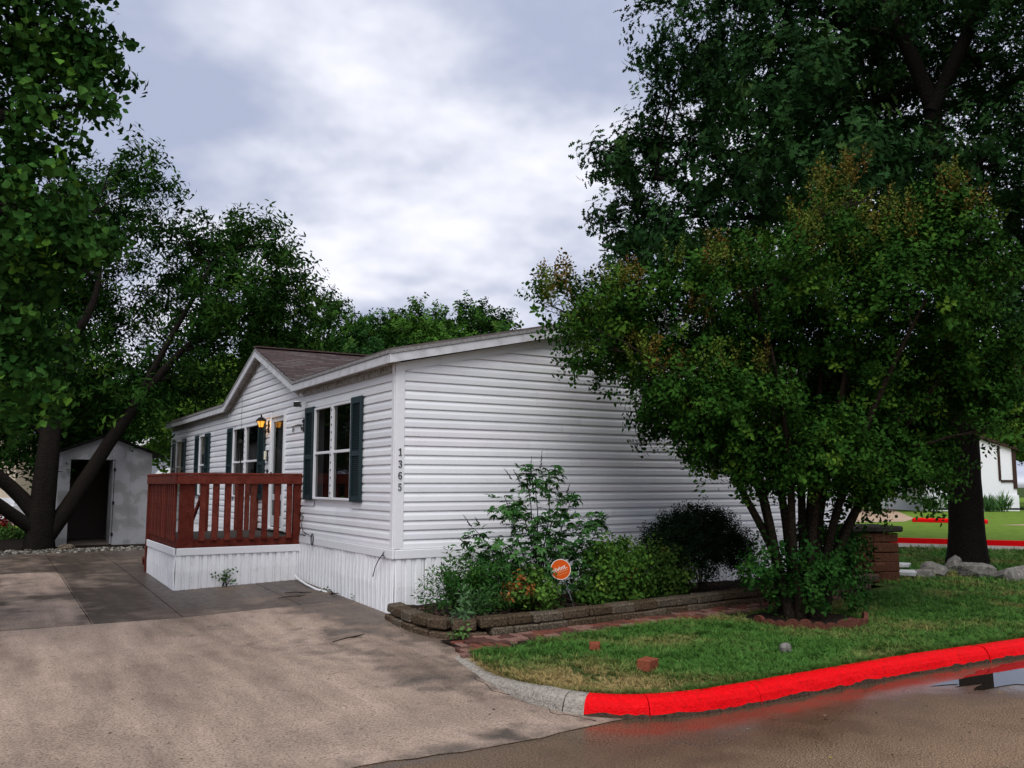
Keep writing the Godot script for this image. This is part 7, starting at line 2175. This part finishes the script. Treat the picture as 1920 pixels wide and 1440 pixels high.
	shrub("broadleaf_shrub", "broad leaved green shrub round the feet of the crape myrtle stems", "shrub", Vector3(4.6, 0.05, 2.2), [[3.78, 0.62, 2.53, 0.29, 1.0], [4.06, 0.56, 2.78, 0.32, 1.0], [4.66, 0.65, 2.67, 0.36, 1.0], [4.24, 0.37, 2.85, 0.29, 1.0], [4.2, 0.33, 2.39, 0.23, 1.0], [4.94, 0.38, 2.76, 0.27, 1.0], [3.62, 0.47, 2.55, 0.18, 1.0], [4.77, 0.12, 2.64, 0.17, 0.4], [4.18, 0.16, 2.65, 0.16, 0.4]], sk, 560.0, 0.4, [Color(0.012, 0.048, 0.009), Color(0.030, 0.090, 0.016), Color(0.045, 0.115, 0.02)], 8, rng, -0.2, 2.2)
	shrub("broadleaf_shrub", "broad leaved green shrub in front of the brown masonry pillar", "shrub", Vector3(6.6, 0.05, 1.6), [[5.79, 0.63, 2.05, 0.26, 1.0], [5.61, 0.88, 1.99, 0.26, 1.0], [5.81, 0.39, 2.15, 0.2, 1.0], [5.89, 0.87, 1.94, 0.22, 1.0], [5.52, 0.77, 1.79, 0.29, 1.0]], sk, 560.0, 0.4, [Color(0.012, 0.044, 0.009), Color(0.028, 0.082, 0.015), Color(0.045, 0.115, 0.02)], 8, rng, -0.2, 2.2)
	# weeds on the drive
	var wd := []
	for k in 2:
		wd.append(sprig(rng, 6, 0.08, 0.05, OVATE, 0.8, 0.1, 0.3, 0.3))
	shrub("drive_weed", "leafy weed sprouting at the foot of the deck skirting", "weed", Vector3(-1.12, 0.06, -3.62), [[-1.12, 0.17, -3.60, 0.10, 1.0], [-1.28, 0.22, -3.60, 0.07, 1.0]], wd, 900.0, 0.6, [Color(0.05, 0.11, 0.03), Color(0.08, 0.17, 0.04), Color(0.08, 0.17, 0.04)], 3, rng, -0.6, 3.0)
	shrub("drive_weed", "tiny weeds along the foot of the house skirting", "weed", Vector3(-0.07, 0.04, -2.0), [[-0.06, 0.07, -2.25, 0.05, 1.0], [-0.05, 0.05, -1.75, 0.05, 1.0], [-0.05, 0.04, -1.2, 0.04, 1.0]], wd, 900.0, 0.6, [Color(0.07, 0.10, 0.03), Color(0.10, 0.16, 0.05), Color(0.08, 0.17, 0.04)], 2, rng, -0.6, 3.0)
	shrub("drive_weed", "grassy weed growing out of the corner of the block wall", "weed", Vector3(0.0, -0.02, 1.88), [[-0.06, 0.0, 1.88, 0.07, 1.0]], wd, 2200.0, 0.7, [Color(0.06, 0.12, 0.03), Color(0.10, 0.19, 0.05), Color(0.08, 0.17, 0.04)], 2, rng, -0.6, 3.0)
	# red flowers and leaves at the far left
	var fl := []
	for k in 2:
		fl.append(sprig(rng, 14, 0.2, 0.09, OVATE, 0.8, 0.0, 0.4, 0.3))
	shrub("flower_clump", "bright green clump under red flowers at the left edge", "flowers", Vector3(-4.0, 0.13, -17.2), [[-3.79, 0.131, -17.2, 0.285, 1.0], [-3.57, 0.195, -17.2, 0.229, 1.0], [-4.037, 0.139, -17.2, 0.341, 1.0], [-3.599, 0.054, -17.2, 0.2, 1.0]], fl, 380.0, 0.5, [Color(0.08, 0.18, 0.04), Color(0.16, 0.30, 0.07), Color(0.2, 0.34, 0.09)], 4, rng, -0.2, 2.0)
	shrub("flower_clump", "row of red flowers behind the leaning tree", "flowers", Vector3(-4.0, 0.13, -18.0), [[-3.856, 0.453, -18.0, 0.176, 1.0], [-3.713, 0.406, -18.0, 0.132, 1.0], [-4.072, 0.458, -18.0, 0.205, 1.0], [-3.898, 0.744, -18.0, 0.147, 1.0], [-4.114, 0.748, -18.0, 0.175, 1.0]], fl, 380.0, 0.5, [Color(0.40, 0.012, 0.012), Color(0.55, 0.03, 0.03), Color(0.05, 0.12, 0.03)], 4, rng, -0.1, 2.0)
	shrub("iris_row", "row of upright green leaves along the white neighbouring home", "plants", Vector3(42, 0.12, -17.5), [[39.1, 0.36, -19.21, 0.29, 1.0], [39.47, 0.3, -18.99, 0.29, 1.0], [39.54, 0.31, -18.58, 0.28, 1.0], [41.75, 0.31, -17.42, 0.29, 1.0], [42.04, 0.36, -17.23, 0.34, 1.0], [42.27, 0.34, -17.0, 0.34, 1.0], [42.62, 0.31, -16.83, 0.28, 1.0]], [grass_tuft(rng, 18, 0.75, 0.05, 0.35)], 60.0, 1.6, [Color(0.05, 0.12, 0.04), Color(0.10, 0.20, 0.06), Color(0.1, 0.2, 0.06)], 2, rng, -0.6, 2.0)

func grass_tuft(rng: RandomNumberGenerator, n: int, h: float, w: float, lean: float) -> ArrayMesh:
	var b := MB.new()
	for i in n:
		var a := rng.randf() * TAU
		var o := Vector3(cos(a), 0, sin(a)) * rng.randf() * h * 0.35
		var d := Vector3(cos(a + rng.randf_range(-0.8, 0.8)), 0, sin(a + rng.randf_range(-0.8, 0.8)))
		var l := h * rng.randf_range(0.55, 1.1)
		var le := lean * rng.randf_range(0.4, 1.5)
		var sd := Vector3(-d.z, 0, d.x) * w * 0.5
		var p0 := o
		var p1 := o + Vector3.UP * l * 0.55 + d * l * le * 0.35
		var p2 := o + Vector3.UP * l * (1.0 - le * 0.3) + d * l * le
		b.tri(p0 - sd, p0 + sd, p1 + sd * 0.8)
		b.tri(p0 - sd, p1 + sd * 0.8, p1 - sd * 0.8)
		b.tri(p1 - sd * 0.8, p1 + sd * 0.8, p2)
	return b.mesh()

func make_grass() -> void:
	var rng := rng_of(31)
	var tf := [grass_tuft(rng, 15, 0.072, 0.006, 1.0), grass_tuft(rng, 15, 0.058, 0.0055, 1.4), grass_tuft(rng, 13, 0.09, 0.006, 1.1)]
	var cv := kerb_curve()
	var poly := PackedVector2Array()
	var s := 0.0
	while s < cv.get_baked_length():
		var p := cv.sample_baked(s, true)
		poly.append(Vector2(p.x + 0.03, p.z - 0.02))
		s += 0.15
	for q in [[17.4, 4.6], [17.2, -1.3], [15.8, -4.4], [13.9, -6.6], [10.5, -12.0], [8.7, -12.0], [8.7, -0.3], [8.2, 1.3], [5.6, 1.80], [3.0, 2.04], [1.5, 2.18], [0.75, 2.26], [0.2, 2.50]]:
		poly.append(Vector2(q[0], q[1]))
	var xs := []
	var cl := []
	for k in 3:
		var a: Array[Transform3D] = []
		var c: Array[Color] = []
		xs.append(a)
		cl.append(c)
	var tries := 0
	for zone in [[-0.6, 3.6, 1.9, 4.95, 1150.0], [3.6, 8.0, 1.3, 5.0, 620.0], [8.0, 17.5, -2.0, 5.0, 170.0], [8.5, 17.5, -12.0, -2.0, 55.0]]:
		var n := int((zone[1] - zone[0]) * (zone[3] - zone[2]) * zone[4])
		for i in n:
			var p := Vector2(rng.randf_range(zone[0], zone[1]), rng.randf_range(zone[2], zone[3]))
			if not Geometry2D.is_point_in_polygon(p, poly):
				continue
			if Vector2((p.x - 4.08) / 0.73, (p.y - 2.80) / 0.69).length() < 1.0:
				continue
			var bare := noi.get_noise_2d(p.x * 1.1 + 30.0, p.y * 1.1)
			var patch := noi.get_noise_2d(p.x * 0.55, p.y * 0.55 + 11.0)
			# worn strip beside the drive and bare earth by the bricks
			var near := clampf((1.3 - p.x) * 0.9, 0.0, 1.0) * clampf((p.y - 2.6) * 0.9, 0.0, 1.0)
			var dead := clampf(patch * 1.5 + near * 0.95 - 0.05 + clampf((p.y - 4.2) * 0.5, 0.0, 0.2) + rng.randf_range(-0.3, 0.3), 0.0, 1.0)
			if bare < -0.26 + near * 0.28 and rng.randf() < 0.8:
				continue
			if Vector2((p.x - 0.35) / 0.30, (p.y - 2.55) / 0.16).length() < 1.0 and rng.randf() < 0.85:
				continue
			var k := rng.randi() % 3
			var far := 1.0 + clampf((p.x - 6.0) * 0.10, 0.0, 0.9)
			var sc := rng.randf_range(0.55, 1.15) * far * (0.75 if dead > 0.55 else 1.0)
			xs[k].append(Transform3D(Basis.from_euler(Vector3(rng.randf_range(-0.2, 0.2), rng.randf() * TAU, rng.randf_range(-0.2, 0.2))) * sc, Vector3(p.x, -0.036, p.y)))
			var g := Color(0.040, 0.104, 0.019).lerp(Color(0.082, 0.190, 0.038), rng.randf())
			cl[k].append(g.lerp(Color(0.38, 0.27, 0.115) * rng.randf_range(0.6, 1.15), dead * 0.92))
	# scattered taller weeds and clover clumps
	for i in 110:
		var p := Vector2(rng.randf_range(-0.3, 8.0), rng.randf_range(2.2, 4.8))
		if not Geometry2D.is_point_in_polygon(p, poly):
			continue
		var k := rng.randi() % 3
		xs[k].append(Transform3D(Basis.from_euler(Vector3(rng.randf_range(-0.3, 0.3), rng.randf() * TAU, rng.randf_range(-0.3, 0.3))) * rng.randf_range(1.0, 1.5), Vector3(p.x, -0.036, p.y)))
		cl[k].append(Color(0.06, 0.15, 0.03).lerp(Color(0.16, 0.21, 0.06), rng.randf()))
	# overhanging fringe along the kerb
	for i in 2600:
		var so := rng.randf_range(0.25, 9.5)
		var p := cv.sample_baked(so, true)
		var t := (cv.sample_baked(so + 0.03, true) - p).normalized()
		var q := p + Vector3(t.z, 0, -t.x) * rng.randf_range(-0.01, 0.10)
		var k := rng.randi() % 3
		var dead := clampf((2.6 - so) * 0.5 + rng.randf_range(-0.2, 0.5), 0.0, 1.0)
		var yb := lerpf(-0.03, hy(p.x, p.z), clampf(1.2 - so * 0.6, 0.0, 1.0)) - 0.005
		xs[k].append(Transform3D(Basis.from_euler(Vector3(rng.randf_range(-0.4, 0.4), rng.randf() * TAU, rng.randf_range(-0.4, 0.4))) * rng.randf_range(0.5, 1.0), Vector3(q.x, yb, q.z)))
		cl[k].append(Color(0.05, 0.10, 0.02).lerp(Color(0.36, 0.26, 0.11) * rng.randf_range(0.6, 1.15), dead * 0.85))
	for k in 3:
		var mm := multi("lawn_grass", tf[k], M.grass, xs[k], cl[k], self)
		tag(mm, ["short blades of lawn grass between path and kerb", "fine bent blades of lawn grass between path and kerb", "taller blades of lawn grass between path and kerb"][k], "grass", "", "stuff")
	# gravel strip before the shed
	var gx: Array[Transform3D] = []
	var gc: Array[Color] = []
	for i in 900:
		var p := Vector3(rng.randf_range(-6.5, -0.3), 0.145, rng.randf_range(-11.9, -10.7))
		gx.append(Transform3D(Basis.from_euler(Vector3(rng.randf() * 3, rng.randf() * 3, 0)) * rng.randf_range(0.4, 1.6), p))
		var g := rng.randf()
		gc.append(Color(0.06, 0.055, 0.045).lerp(Color(0.32, 0.30, 0.26), g * g))
	var peb := blob(0.035, 0.02, 0.03, 3, 0.3)
	var gm := multi("gravel_strip", peb.mesh(), M.dullleaf, gx, gc, self)
	tag(gm, "strip of loose gravel in front of the shed", "gravel", "", "stuff")
	var lr := thing("mossy_rock", "brown rock at the foot of the leaning tree", "rock", Vector3(-2.75, 0.17, -11.6))
	part("rock_body", blob(0.24, 0.14, 0.2, 12, 0.5), M.block1, lr)

func _ready() -> void:
	make_view()
	make_materials()
	make_ground()
	make_far_right()
	make_house()
	make_deck()
	make_shed()
	make_neighbours()
	make_trees()
	make_bed()
	make_shrubs()
	make_grass()
	make_fittings()
	make_litter()
